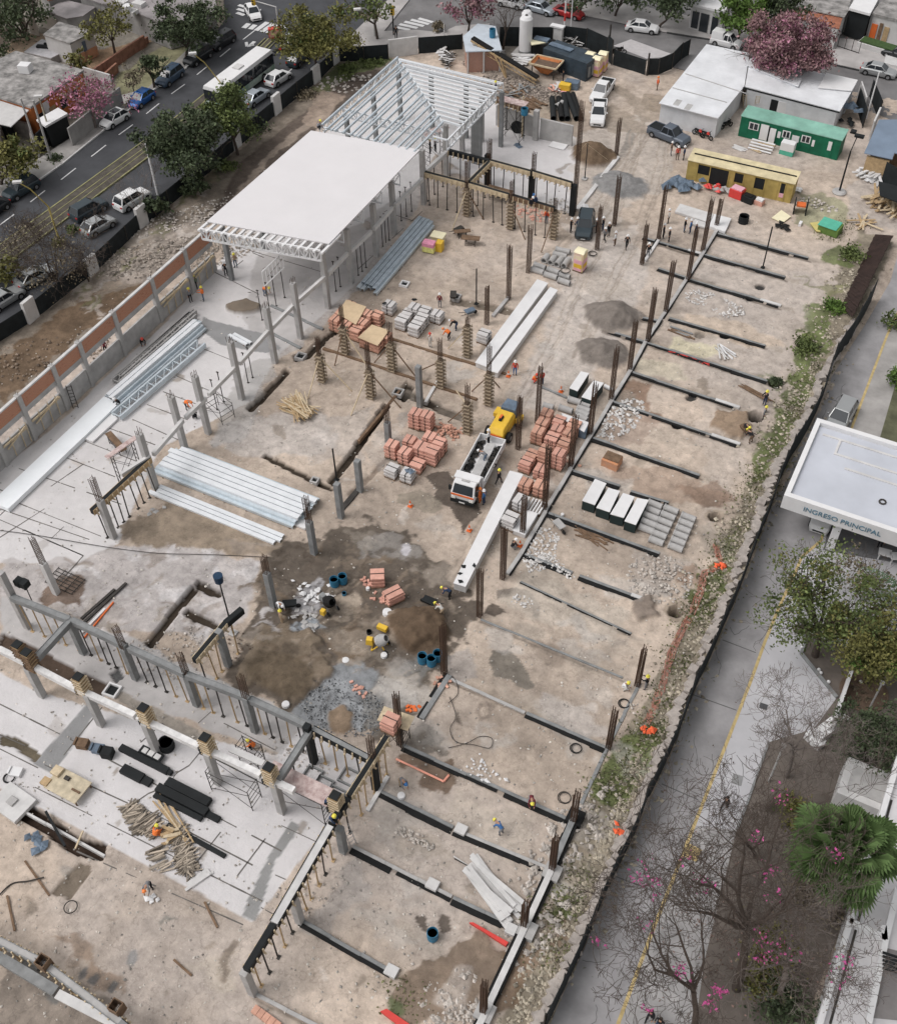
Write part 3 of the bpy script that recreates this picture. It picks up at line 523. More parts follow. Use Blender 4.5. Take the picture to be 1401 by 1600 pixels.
CARK={ # L,W,body stations (x,top,halfw frac), cabin (bottom x0,x1, top x0,x1), belt, roof
 'hatch':(4.0,1.76,[(-2,.62,.86),(-1.85,.92,.96),(-1.0,.95,1),(.6,.95,1),(.9,.92,1),(1.7,.76,.94),(2,.55,.8)],(-1.85,1.0,-1.25,.25),.92,1.47),
 'suv':(4.45,1.84,[(-2.22,.7,.9),(-2.12,1.02,.97),(-1.0,1.05,1),(.7,1.04,1),(1.0,1.02,1),(1.95,.92,.95),(2.22,.65,.84)],(-2.1,1.12,-1.75,.4),1.02,1.68),
 'sedan':(4.5,1.76,[(-2.25,.66,.86),(-2.1,.94,.95),(-1.3,.96,1),(.6,.95,1),(.95,.92,1),(1.95,.78,.94),(2.25,.55,.8)],(-1.75,1.05,-1.0,.3),.92,1.44),
 'pickup':(5.3,1.86,[(-2.65,.7,.95),(-2.6,1.02,.98),(-.8,1.05,1),(1.0,1.05,1),(1.3,1.05,1),(2.4,.98,.95),(2.65,.68,.86)],(-.75,1.35,-.5,.65),1.04,1.78),
 'van':(4.2,1.72,[(-2.1,.8,.92),(-2.05,1.0,.97),(-.3,1.02,1),(.8,1.0,1),(1.0,.98,1),(1.8,.85,.94),(2.1,.58,.84)],(-.35,1.15,-.2,.5),.98,1.72)}
def vehicle_local(kind,pm,root,roofglass=False):
    L,W,st,cb,belt,roof=CARK[kind]; h=W/2; b=MB(); rings=[]
    for x,t,f in st:
        w_=h*f; rings.append([(x,-w_*.94,.24),(x,-w_,.5),(x,-w_*.98,t-.14),(x,-w_*.86,t),(x,w_*.86,t),(x,w_*.98,t-.14),(x,w_,.5),(x,w_*.94,.24)])
    b.loft(rings)
    x0,x1,a0,a1=cb; wt=h*.70; wb=h*.88
    if kind=='pickup':  # open bed walls
        b.box(-2.55,-.8,-h*.97,-h*.86,1.0,1.14); b.box(-2.55,-.8,h*.86,h*.97,1.0,1.14); b.box(-2.62,-2.52,-h*.95,h*.95,1.0,1.14)
    if kind=='van': b.box(-2.02,-.35,-h*.93,h*.93,.98,1.85,.06,.1)
    b.box(a0-.04,a1+.04,-wt-.02,wt+.02,roof-.05,roof,.05,.06)
    for s_ in (-1,1):
        b.bar((x1-.03,s_*wb,belt),(a1,s_*wt,roof-.03),.08,.06); b.bar((x0+.03,s_*wb,belt),(a0,s_*wt,roof-.03),.14,.06)
        xm=(x0+x1)/2-.05; b.bar((xm,s_*(wb+.01),belt),(xm-.05,s_*(wt+.01),roof-.03),.09,.04)
        b.box(x1-.45,x1-.27,s_*(h+.10)-.08,s_*(h+.10)+.08,belt+.02,belt+.16)
    b.build('body',pm,root,bevel=.02 if kind!='x' else 0)
    g=MB(); g.loft([[(x0,-wb,belt-.03),(x0,wb,belt-.03),(x1,wb,belt-.03),(x1,-wb,belt-.03)],[(a0,-wt,roof-.045),(a0,wt,roof-.045),(a1,wt,roof-.045),(a1,-wt,roof-.045)]])
    if roofglass: g.box(a0+.3,a1-.02,-wt+.12,wt-.12,roof,roof+.012)
    g.build('window',K['glass']() ,root)
    if kind=='pickup': bb=MB(); bb.box(-2.5,-.86,-h*.84,h*.84,1.052,1.075); bb.build('cargo_bed','black',root)
    wx=L/2-.82
    t=MB(); t.box(-L/2+.3,L/2-.3,-h*.9,h*.9,.16,.26); 
    for sx in (-1,1):
        for sy in (-1,1): t.cyl((sx*wx,sy*(h+.005),.34),(sx*wx,sy*(h-.03),.34),.38,n=14)
    t.build('wheel_arch','tyre',root)
    for sx in (-1,1):
        for sy in (-1,1):
            wm=MB(); wm.cyl((sx*wx,sy*(h-.2),.33),(sx*wx,sy*(h+.02),.33),.33,n=16); wo=wm.build('wheel','tyre',root)
            rm=MB(); rm.cyl((sx*wx,sy*(h-.05),.33),(sx*wx,sy*(h+.035),.33),.2,n=12); rm.build('rim','rim',wo)
    for sy in (-1,1):
        q=MB(); q.box(L/2-.36,L/2-.13,sy*h*.62-.17,sy*h*.62+.17,st[-1][1]-.02,st[-1][1]+.11,.05,.04); q.build('headlight','lamp',root)
        q=MB(); q.box(-L/2-.01,-L/2+.14,sy*h*.72-.14,sy*h*.72+.14,st[0][1],st[0][1]+.16); q.build('tail_light','red',root)
    q=MB(); q.box(L/2-.05,L/2+.015,-.45,.45,.35,.52); q.build('grille','black',root)
    q=MB(); q.box(L/2-.02,L/2+.03,-.24,.24,.28,.36); q.build('number_plate','white',root)
def car(kind,pm,front,rear,label,cat='car',group=None,nm='parked_car',**kw):
    a=G(*front);b=G(*rear); c=(a+b)/2
    r=thing(nm,label,cat,(c.x,c.y,.02),math.atan2(a.y-b.y,a.x-b.x),group); vehicle_local(kind,pm,r,**kw); return r
POSES={}
def pose(nm):
    if nm in POSES: return POSES[nm]
    J={'pel':(0,0,.95),'che':(0,0,1.3),'nek':(0,0,1.5),'hed':(.02,0,1.66)}
    arm={-1:[(0,-.19,1.42),(-.02,-.25,1.14),(.08,-.27,.90)],1:[(0,.19,1.42),(-.02,.25,1.14),(.08,.27,.90)]}
    leg={-1:[(0,-.10,.92),(.02,-.12,.50),(-.02,-.12,.09),(.13,-.13,.05)],1:[(0,.10,.92),(.02,.12,.50),(-.02,.12,.09),(.13,.13,.05)]}
    if nm=='walk': leg={-1:[(0,-.1,.92),(.20,-.1,.53),(.22,-.1,.09),(.37,-.1,.05)],1:[(0,.1,.92),(-.06,.1,.51),(-.34,.1,.14),(-.22,.1,.05)]}; arm[-1]=[(0,-.19,1.42),(-.12,-.25,1.16),(-.08,-.26,.93)]; arm[1]=[(0,.19,1.42),(.1,.25,1.15),(.24,.24,.98)]
    if nm=='reach': arm={-1:[(0,-.19,1.42),(.2,-.24,1.22),(.46,-.16,1.22)],1:[(0,.19,1.42),(.2,.24,1.22),(.46,.16,1.25)]}
    if nm=='fold': arm={-1:[(0,-.19,1.42),(.03,-.27,1.17),(.22,-.08,1.14)],1:[(0,.19,1.42),(.03,.27,1.17),(.24,.06,1.19)]}
    if nm=='bend':
        J={'pel':(-.12,0,.90),'che':(.2,0,1.08),'nek':(.38,0,1.14),'hed':(.54,0,1.16)}
        arm={-1:[(.33,-.19,1.08),(.42,-.22,.80),(.55,-.15,.56)],1:[(.33,.19,1.08),(.42,.22,.80),(.55,.15,.56)]}
        leg={-1:[(-.12,-.1,.88),(.02,-.14,.48),(-.08,-.14,.09),(.07,-.15,.05)],1:[(-.12,.1,.88),(.02,.14,.48),(-.08,.14,.09),(.07,.15,.05)]}
    if nm=='crouch':
        J={'pel':(-.12,0,.38),'che':(.05,0,.68),'nek':(.15,0,.86),'hed':(.24,0,1.0)}
        arm={-1:[(.1,-.19,.80),(.26,-.24,.58),(.42,-.16,.38)],1:[(.1,.19,.80),(.26,.24,.58),(.42,.16,.38)]}
        leg={-1:[(-.1,-.1,.36),(.28,-.16,.46),(.02,-.16,.09),(.16,-.17,.05)],1:[(-.1,.1,.36),(.28,.16,.46),(.02,.16,.09),(.16,.17,.05)]}
    V=[J['pel'],J['che'],J['nek'],J['hed']]; R=[.145,.155,.06,.095]; E=[(0,1),(1,2),(2,3)]; KIND=[0,2,2]
    for s_ in (-1,1):
        n0=len(V); V+=arm[s_]; R+=[.07,.052,.038]; E+=[(1,n0),(n0,n0+1),(n0+1,n0+2)]; KIND+=[0,0,0]
        n0=len(V); V+=leg[s_]; R+=[.095,.07,.05,.045]; E+=[(0,n0),(n0,n0+1),(n0+1,n0+2),(n0+2,n0+3)]; KIND+=[1,1,1,3]
    me=bpy.data.meshes.new('pose_'+nm); me.from_pydata(V,E,[]); o=bpy.data.objects.new('pose',me); COL.objects.link(o)
    o.modifiers.new('s','SKIN'); o.modifiers.new('u','SUBSURF').levels=1
    sv=me.skin_vertices[0].data
    for i,r in enumerate(R): sv[i].radius=(r,r) if i!=1 else (.125,.165)
    sv[0].use_root=True
    bpy.context.view_layer.update(); dg=bpy.context.evaluated_depsgraph_get(); out=bpy.data.meshes.new_from_object(o.evaluated_get(dg))
    bpy.data.objects.remove(o)
    vs=[tuple(p.co) for p in out.vertices]; fs=[tuple(p.vertices) for p in out.polygons]
    def segd(p,a,b):
        a=Vector(a);b=Vector(b);d=b-a;t=max(0,min(1,(p-a).dot(d)/max(1e-9,d.dot(d)))); return (p-a-d*t).length
    mi=[]
    for p in out.polygons:
        c=p.center; bi=min(range(len(E)),key=lambda i:segd(c,V[E[i][0]],V[E[i][1]])); mi.append(KIND[bi])
    x=MB()
    for s_ in (-1,1):
        e=Vector(arm[s_][1]); wv=Vector(arm[s_][2]); d=(wv-e).normalized(); side=Vector((0,1,0)) if abs(d.y)<.8 else Vector((1,0,0)); sd_=d.cross(side).normalized(); pl=sd_.cross(d).normalized()
        x.cyl(wv-d*.02,wv+d*.085,.036,.044,6)
        for i,l in enumerate((.065,.08,.075,.055)):
            o_=sd_*(-.033+.022*i); a_=wv+d*.08+o_; m_=a_+d*l*.6; x.cyl(a_,m_,.011,.010,5); x.cyl(m_,m_+d*l*.4+pl*.02,.010,.008,5)
        x.cyl(wv+d*.02-sd_*.035,wv+d*.07-sd_*.07,.013,.009,5)
    hd=Vector(J['hed']); nk=Vector(J['nek']); up=(hd-nk).normalized(); fw=Vector((1,0,0)) if up.z>.5 else Vector((.35,0,-1)).normalized()
    x.cyl(hd+fw*.085,hd+fw*.125-up*.015,.014,.02,5); x.box(hd.x+.0,hd.x+.03,hd.y-.105,hd.y-.09,hd.z-.02,hd.z+.03); x.box(hd.x+.0,hd.x+.03,hd.y+.09,hd.y+.105,hd.z-.02,hd.z+.03)
    n0=len(vs); vs+=x.v; fs+=[tuple(i+n0 for i in f) for f in x.f]; mi+=[2]*len(x.f)
    y=MB()
    for s_ in (-1,1): c=hd+fw*.097+up*.02+Vector((0,s_*.035,0)); y.cb(c,(.012,.02,.012))
    c=hd+fw*.095-up*.045; y.cb(c,(.012,.045,.01))
    n0=len(vs); vs+=y.v; fs+=[tuple(i+n0 for i in f) for f in y.f]; mi+=[3]*len(y.f)
    fin=bpy.data.meshes.new('figure_'+nm); fin.from_pydata(vs,[],fs); fin.polygons.foreach_set('material_index',mi); fin.shade_smooth()
    for _ in range(4): fin.materials.append(K['skin']())
    POSES[nm]=(fin,J); return POSES[nm]
CL={'black':(.015,.015,.018),'navy':(.03,.05,.10),'blue':(.05,.14,.33),'red':(.55,.06,.04),'darkred':(.16,.03,.04),'orange':(.80,.20,.05),'grey':(.22,.22,.23),'tan':(.42,.32,.22),'white':(.72,.72,.72),'jeans':(.10,.14,.2),'brown':(.14,.09,.06),'pale':(.55,.53,.5),'green':(.1,.14,.09)}
def cloth(c): return mat('cloth_'+c,CL[c],.9,var=.12,sc=6)
HELM={'white':(.80,.80,.80),'yellow':(.78,.70,.10),'orange':(.82,.25,.07),'blue':(.05,.17,.4),'red':(.6,.07,.05)}
def person(px,label,shirt='black',pants='jeans',helmet='white',ps='stand',face=None,z=0.0,vest=None,group=None,prop=None):
    g=G(px[0],px[1],z); fin,J=pose(ps); rz=math.radians(face if face is not None else random.uniform(0,360))
    r=thing('person',label,'person',(g.x,g.y,z+.01),rz,group)
    me=fin.copy(); 
    for i,m in enumerate((cloth(shirt),cloth(pants),K['skin'](),mat('boots',(.03,.025,.02)))): me.materials[i]=m
    o=bpy.data.objects.new('body',me); COL.objects.link(o); o.parent=r
    hd=Vector(J['hed']); up=(hd-Vector(J['nek'])).normalized(); q=up.to_track_quat('Z','Y').to_matrix().to_4x4(); M_=Matrix.Translation(hd)@q
    h=MB(); h.T=M_
    if helmet: h.lathe([(.165,.03),(.16,.045),(.128,.05),(.125,.10),(.10,.155),(.05,.185),(.005,.19)],n=12); h.cb((.0,0,.15),(.2,.03,.05)); h.build('hard_hat',mat('hard_hat_'+helmet,HELM[helmet],.35,var=.03),r,smooth=False)
    else: h.lathe([(.10,-.02),(.118,.03),(.11,.08),(.06,.12),(.005,.125)],n=10); h.build('hair',mat('dark_hair',(.02,.015,.012)),r)
    if vest:
        p=Vector(J['pel'])+ (Vector(J['che'])-Vector(J['pel']))*.15; c=Vector(J['che'])+(Vector(J['nek'])-Vector(J['che']))*.45; d=(c-p).normalized(); a=Vector((0,1,0)); b_=a.cross(d)
        rings=[]
        for t,wy,wx in ((0,.20,.165),(.5,.215,.175),(.85,.215,.16),(1,.15,.10)):
            ce=p+(c-p)*t; rings.append([ce+a*wy*math.cos(x)+b_*wx*math.sin(x) for x in [2*math.pi*i/10 for i in range(10)]])
        v_=MB(); v_.loft(rings); v_.build('vest',cloth(vest),r)
    return r
def leafm(nm,rgb,second=None): return mat('leaves_'+nm,rgb,.7,var=.35,sc=.55,island=.38,second=second)
LEAF=dict(dark=lambda:leafm('dark',(.050,.072,.038),(.095,.122,.060)),mid=lambda:leafm('mid',(.075,.11,.035),(.16,.195,.065)),olive=lambda:leafm('olive',(.12,.125,.04),(.22,.205,.065)),
  pink=lambda:leafm('pink',(.38,.13,.21),(.56,.27,.37)),dry=lambda:leafm('dry',(.16,.13,.09),(.26,.22,.15)),bright=lambda:leafm('bright',(.07,.13,.025),(.13,.21,.045)),magenta=lambda:leafm('magenta',(.55,.10,.30)),mauve=lambda:leafm('mauve',(.20,.115,.11),(.36,.22,.23)))
def leaves(mb,cent,rad,n,size,rn):
    c=np.array(cent)+rn.normal(0,1,(n,3))*np.array(rad)*.5
    a=rn.normal(0,1,(n,3)); a/=np.linalg.norm(a,axis=1)[:,None]; b=np.cross(a,rn.normal(0,1,(n,3))); b/=np.linalg.norm(b,axis=1)[:,None]
    s=(size*rn.uniform(.6,1.3,n))[:,None]; a=a*s; b=b*s*.6; 
    V=np.stack([c-a,c+b,c+a,c-b],1).reshape(-1,3); k0=len(mb.v); mb.v+=[tuple(x) for x in V.tolist()]; mb.f+=[(k0+4*i,k0+4*i+1,k0+4*i+2,k0+4*i+3) for i in range(n)]; mb.mi+=[mb.m]*n
def branch(mb,p,d,l,r,depth,tips,spread=.75,bend=.25,up=.15):
    segs=3; q=Vector(p); dd=Vector(d).normalized(); rr=r
    for i in range(segs):
        dd=(dd+Vector((random.gauss(0,bend),random.gauss(0,bend),random.gauss(0,bend)+up*.3))).normalized(); e=q+dd*l/segs; r2=max(.011,rr*.80); mb.cyl(q,e,rr,r2,6 if r>.06 else 4,caps=False); q=e; rr=r2
        if depth>0 and i>0:
            for _ in range(1 if i==1 else 2):
                nd=(dd+Vector((random.gauss(0,spread),random.gauss(0,spread),random.gauss(.1,spread*.6)))).normalized(); branch(mb,q,nd,l*random.uniform(.55,.8),rr*.62,depth-1,tips,spread,bend,up)
    tips.append(q)
def tree(base,crown,rad,leaf,label,cat='tree',n=2600,size=.24,trunk_r=.16,bark='bark',depth=2,nm='leafy_tree',rz_=.75,extra=None,limbs=6,clumps=26,group=None,hollow=.45,z0=0.0,sd=None,tight=1):
    """base pixel of the trunk, pixel of the crown's middle, crown radius in metres"""
    random.seed(sd or int(base[0]*7+base[1])); rn=np.random.default_rng(int(base[0]*13+base[1]))
    g=G(*base); zc=max(rad*.8,HT(base,crown)); q=G(crown[0],crown[1],zc)
    r=thing(nm,label,cat,(g.x,g.y,z0),0,group)
    off=Vector((q.x-g.x,q.y-g.y,0)); c=Vector((off.x,off.y,zc)); zb=max(.6,zc-rad*rz_*.9)
    t=MB(); tips=[]; fork=Vector((off.x*.4,off.y*.4,zb)); t.cyl((0,0,-.2),(off.x*.15,off.y*.15,zb*.5),trunk_r*1.25,trunk_r,8,False); t.cyl((off.x*.15,off.y*.15,zb*.5),fork,trunk_r,trunk_r*.85,8,False)
    for i in range(limbs):
        a=i*6.283/limbs+random.uniform(-.4,.4); el=random.uniform(.25,1.1); tgt=c+Vector((math.cos(a)*math.cos(el)*rad*.8,math.sin(a)*math.cos(el)*rad*.8,math.sin(el)*rad*rz_*.6)); d=tgt-fork
        branch(t,fork,d,d.length*.85,trunk_r*.6,depth,tips)
    t.build('trunk',bark,r)
    if leaf:
        m=MB(); cl=[]
        for _ in range(clumps):
            a=random.uniform(0,6.283); u=random.uniform(-.75,1); rr=(random.random()**.4)*(1-hollow*.2); s_=math.sqrt(1-min(1,u*u)); cl.append(c+Vector((math.cos(a)*s_*rad*rr,math.sin(a)*s_*rad*rr,u*rad*rz_*rr)))
        for p in random.sample(tips,min(len(tips),clumps)):
            dd=p-c; lim=rad*1.15
            if dd.length>lim: p=c+dd*lim/dd.length
            if random.random()<.7: cl.append(p)
        per=max(2,n/len(cl))
        for p in cl:
            cr=rad*random.uniform(.18,.36)*tight; leaves(m,p,(cr,cr,cr*.7),int(per*random.uniform(.5,1.5)),size,rn)
        m.build('crown',LEAF[leaf](),r)
        if extra:
            m=MB()
            for p in random.sample(cl,max(2,int(len(cl)*extra[1]))): leaves(m,p,(rad*.2,rad*.2,rad*.15),max(3,int(per*.8)),size*.9,rn)
            m.build('blossom' if extra[0] in('pink','magenta') else 'outer_leaves',LEAF[extra[0]](),r)
    return r
def shrub(px,rad,leaf,label,cat='shrub',n=500,size=.16,h=.7,nm='shrub',group=None):
    g=G(*px); rn=np.random.default_rng(int(px[0]*3+px[1])); r=thing(nm,label,cat,(g.x,g.y,0),0,group); m=MB(); random.seed(int(px[0]+px[1]))
    for _ in range(9): a=random.uniform(0,6.3); rr=random.uniform(0,.75)*rad; leaves(m,(math.cos(a)*rr,math.sin(a)*rr,random.uniform(.3,.8)*rad*h),(rad*.5,rad*.5,rad*.4*h),n//9,size,rn)
    m.build('leaves',LEAF[leaf](),r); t=MB()
    for _ in range(6): a=random.uniform(0,6.3); t.cyl((0,0,-.1),(math.cos(a)*rad*.6,math.sin(a)*rad*.6,rad*h*.7),.03,.015,4,False)
    t.build('stem','bark',r); return r
def H_(b,t,default=4): return HT(b,t)
def rebarcol(base,top,label,nm='rebar_column',w=.34,mat_='rebar',group=None,spread=False,z0=0):
    g=G(*base); h=HT(base,top)
    if h<1: h=1
    r=thing(nm,label,'rebar column',(g.x,g.y,z0),random.uniform(-.05,.05),group,); h-=z0
    a=w/2; b=MB(); pts=[(-a,-a),(a,-a),(a,a),(-a,a),(0,-a),(0,a)]
    for x,y in pts:
        e=random.uniform(-.35,.1); f=random.uniform(-.04,.04); b.cyl((x,y,0),(x+f,y+f,h+e),.034,n=5)
    b.build('vertical_bars',mat_,r)
    t=MB(); z=.12
    while z<h*.93:
        for (x0,y0),(x1,y1) in zip(pts[:4],pts[1:4]+pts[:1]): t.bar((x0,y0,z),(x1,y1,z),.03)
        z+=.17
    t.build('stirrups',mat_,r)
    return r
def conccol(base,top,label,w=.42,m='concd',bars=0.9,z0=0,group=None,top2=None):
    """cast column; top2 = pixel where the concrete ends and bare bars begin"""
    g=G(*base); h=HT(base,top); hc=HT(base,top2) if top2 else h
    r=thing('concrete_column',label,'column',(g.x,g.y,0),0,group)
    b=MB(); b.box(-w/2,w/2,-w/2,w/2,-.1,hc); b.build('shaft',m,r,bevel=.02)
    if bars or top2:
        t=MB(); a=w*.36; e=h if top2 else h+bars
        for x,y in ((-a,-a),(a,-a),(a,a),(-a,a),(0,a),(0,-a)): t.cyl((x,y,hc-.1),(x+random.uniform(-.05,.05),y+random.uniform(-.05,.05),e+random.uniform(-.2,.1)),.024,n=5)
        z=hc+.15
        while top2 and z<e-.1:
            for q in (((-a,-a),(a,-a)),((a,-a),(a,a)),((a,a),(-a,a)),((-a,a),(-a,-a))): t.bar((*q[0],z),(*q[1],z),.02)
            z+=.18
        t.build('starter_bars','rebar',r)
    return r
def formcol(base,ctop,top,label,props=(),light=False):
    g=G(*base); hc=HT(base,ctop); h=HT(base,top)
    r=thing('column_formwork',label,'formwork',(g.x,g.y,0),0)
    b=MB(); b.box(-.24,.24,-.24,.24,0,hc); b.build('shutter',mat('shutter_ply',(.20,.155,.11),var=.3,sc=2),r)
    c=MB(); z=.2; i=0
    while z<hc:
        e=.42
        c.bar((-e,-.3,z),(e,-.3,z),.07,.1); c.bar((-e,.3,z),(e,.3,z),.07,.1); c.bar((-.3,-e,z+.1),(-.3,e,z+.1),.07,.1); c.bar((.3,-e,z+.1),(.3,e,z+.1),.07,.1); z+=.42
    c.build('clamps',mat('clamp_timber',(.36,.29,.21),var=.3,sc=3),r)
    t=MB(); a=.15
    for x,y in ((-a,-a),(a,-a),(a,a),(-a,a),(0,a),(0,-a)): t.cyl((x,y,hc-.1),(x+random.uniform(-.04,.04),y+random.uniform(-.04,.04),h+random.uniform(-.2,.1)),.026,n=5)
    z=hc+.1
    while z<h-.2:
        t.bar((-a,-a,z),(a,-a,z),.022); t.bar((-a,a,z),(a,a,z),.022); t.bar((-a,-a,z),(-a,a,z),.022); t.bar((a,-a,z),(a,a,z),.022); z+=.17
    t.build('starter_bars','rebar',r)
    for foot,cm in props:
        f=G(*foot); p=MB(); p.bar((0,0,hc*.93),(f.x-g.x,f.y-g.y,.05),.08,.1); p.build('prop',cm,r)
    return r
def gbeam(a,b,label,w=.26,h=.16,m='concd',coat=True,side=-1,nm='ground_beam',z0=0,cat='ground beam',cw=.2,parts=None):  # coat: adds near-black strips that paint the shaded gap beside the beam
    p=G(*a);q=G(*b); L=(q-p).length; an=math.atan2(q.y-p.y,q.x-p.x)
    r=thing(nm,label,cat,(p.x,p.y,z0),an)
    c=MB(); n_=max(1,int(L/2.2)); 
    for i in range(n_):
        dy=random.uniform(-.03,.03); c.box(L*i/n_,L*(i+1)/n_-.004,-w/2+dy,w/2+dy,-.3,h+random.uniform(-.02,.02))
    c.build('beam',m,r,bevel=.015)
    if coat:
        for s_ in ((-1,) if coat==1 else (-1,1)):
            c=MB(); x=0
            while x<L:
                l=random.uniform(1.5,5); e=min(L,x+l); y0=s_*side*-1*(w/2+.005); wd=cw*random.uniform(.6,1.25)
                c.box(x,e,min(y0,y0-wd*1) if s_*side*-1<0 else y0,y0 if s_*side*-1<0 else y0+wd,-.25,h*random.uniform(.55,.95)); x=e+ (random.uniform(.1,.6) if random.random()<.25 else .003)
            c.build('gap_shade_strip','tar',r)  # black strip stands in for shade in the gap along the beam
    return r
def form_beam(pts,z,label,h=.5,w=.35,top='concd',side='wood',props=1.0,propm='wood',name='cast_beam',black=True,battens=True,zb=0,skip=None):
    """elevated beam cast in timber formwork: top edge along pixel line at height z, standing on props"""
    p=G(*pts[0],z); q=G(*pts[1],z); L=(q-p).length; an=math.atan2(q.y-p.y,q.x-p.x)
    r=thing(name,label,'beam',(p.x,p.y,0),an)
    b=MB(); b.box(0,L,-w/2,w/2,z-h,z+(.035 if top=='black' else -.03)); b.build('beam',top,r)
    if side:
        s_=MB(); s_.box(0,L,-w/2-.045,-w/2-.003,z-h-.02,z+.02); s_.box(0,L,w/2+.003,w/2+.045,z-h-.02,z+.02); s_.build('side_board',side,r)
    if battens:
        s_=MB(); x=.3
        while x<L:
            for y in (-w/2-.085,w/2+.085): s_.box(x-.05,x+.05,y-.04,y+.04,z-h-.12,z-.03)
            s_.box(x-.05,x+.05,-w/2-.25,w/2+.25,z-h-.14,z-h-.04); x+=.62
        s_.build('battens','woodp',r)
    if props:
        x=.45
        while x<L-.2:
            t=MB(); e=random.uniform(-.12,.12); mm=propm if random.random()<.65 else 'dsteel'
            t.cyl((x+e,random.uniform(-.1,.1),zb),(x,0,z-h-.1),.055,n=6); t.cb((x+e,0,zb),(.3,.2,.04)); t.build('prop',mm,r); x+=props*random.uniform(.85,1.15)
    return r
def hbeam(a,b,z,label,w=.3,h=.4,m='conc',name='concrete_beam',g2=None):
    p=G(*a,z); q=G(*b,z if g2 is None else g2); mb=MB(); mb.bar(p,q,w,h,); return solo(mb,name,m,label,'beam')
def pallet(px,label,sz=(1.05,1.05),h=1.35,kind='brick',rz=None,z0=0.0,layers=None,strap=True,cat='brick pallet',group=None,nm='brick_pallet'):
    g=G(px[0],px[1],z0); rz=AYAW+random.uniform(-.05,.05) if rz is None else rz
    r=thing(nm,label,cat,(g.x,g.y,z0),rz,group); b=MB(); lay=layers or max(2,int(h/.21)); dz=(h-.12)/lay
    for i in range(lay):
        e=random.uniform(-.025,.025); s_=.0 if i%2 else .06; b.box(-sz[0]/2+s_+e,sz[0]/2-s_+e,-sz[1]/2+s_,sz[1]/2-s_,.12+i*dz,.12+(i+1)*dz-.05)
    b.build('bricks' if kind.startswith('brick') else 'blocks',kind,r)
    t=MB()
    for x in (-.4,0,.4): t.box(x*sz[0]-.05,x*sz[0]+.05,-sz[1]/2,sz[1]/2,0,.08)
    t.box(-sz[0]/2,sz[0]/2,-sz[1]/2,sz[1]/2,.08,.115); t.build('pallet_base','woodd',r)
    if strap: t=MB(); t.box(-.02,.02,-sz[1]/2-.012,sz[1]/2+.012,.1,h+.012) if random.random()<.5 else t.box(-sz[0]/2-.012,sz[0]/2+.012,-.02,.02,.1,h+.012); t.build('strap','dsteel',r)
    return r
AYAW=0.0
ZR=HT((513,481),(503,378))  # eaves height
ra,rb,rc,rd=G(486,204,ZR),G(656,234,ZR),G(514,381,ZR),G(323,346,ZR)
PR=[rd,rc,rb,ra]; x0=(ra.x+rd.x)/2; x1=(rb.x+rc.x)/2; y1=(ra.y+rb.y)/2; y0=(rc.y+rd.y)/2
r=thing('hall_roof','finished white sheet roof of the hall with a lattice truss along its front','roof',(x0,y0,0),0,world=True)
mb=MB(); mb.add([(p.x,p.y,ZR+.02) for p in PR]+[(p.x,p.y,ZR-.1) for p in PR],[(0,1,2,3),(7,6,5,4),(0,4,5,1),(1,5,6,2),(2,6,7,3),(3,7,4,0)])
mb.build('roof_sheet',wave(K['roofw'](),1.2,'X',.02,.35),r)
def truss(mb,p,q,h,n,ch=.12,dg=.07):
    p=Vector(p);q=Vector(q); u=Vector((0,0,-h)); mb.bar(p,q,ch); mb.bar(p+u,q+u,ch)
    for i in range(n):
        a=p.lerp(q,i/n);b=p.lerp(q,(i+1)/n); mb.bar(a,a+u,dg); mb.bar(a+u,b,dg) if i%2 else mb.bar(a,b+u,dg)
    mb.bar(q,q+u,dg)
mb=MB(); truss(mb,(rd.x,rd.y-1.1,ZR-.2),(rc.x-.3,rc.y-1.1,ZR-.2),1.15,22,.17,.11); mb.build('lattice_truss','white',r)
mb=MB()
for i in range(17): e=rd.lerp(rc,i/16); mb.bar((e.x,e.y+2,ZR-.22),(e.x,e.y-1.4,ZR-.22),.26,.2)
mb.build('purlin_ends','white',r)
for kx in range(1,5):
    yy=lerp(y0,y1,kx/5); mb=MB(); truss(mb,(x0,yy,ZR-.3),(x1,yy,ZR-.3),1.3,16); mb.build('inner_truss','wsteel',r)
P1,P2,P3,P4=G(494,203,ZR),G(621,90,ZR),G(775,140,ZR),G(692,192,ZR); P5=rb
r=thing('roof_frame','open unsheeted steel roof frame of white and galvanised purlins meeting at a diagonal','roof frame',(P1.x,P1.y,0),0,world=True)
ysp=y1+.2; xl=min(P1.x,P2.x); xr=rb.x
mb=MB(); N=13
for i in range(N):
    t=i/(N-1); x=lerp(P1.x,P4.x,t); ye=lerp(P2.y,P4.y,(x-P2.x)/(P4.x-P2.x)) if x>P2.x else P2.y
    mb.bar((x,ysp,ZR),(x,ye,ZR+.1),.17,.22)
    if i%3==1: mb.bar((x+.45,ysp,ZR-.1),(x+.45,ye-1,ZR),.14,.1)
mb.build('purlins','gal',r)
mb=MB(); N=13
for i in range(N):
    t=(i+.3)/N; y=lerp(P4.y,P2.y,t); xs_=lerp(P4.x,P2.x,t); xe=lerp(P4.x,P3.x,min(1,(y-P4.y)/(P3.y-P4.y))) if y<P3.y else P3.x
    xe=max(xe,P3.x-0.0) if y>G(700,195,ZR).y else xe
    mb.bar((xs_,y,ZR+.1),(xe,y,ZR),.17,.22)
mb.build('purlins','wsteel',r)
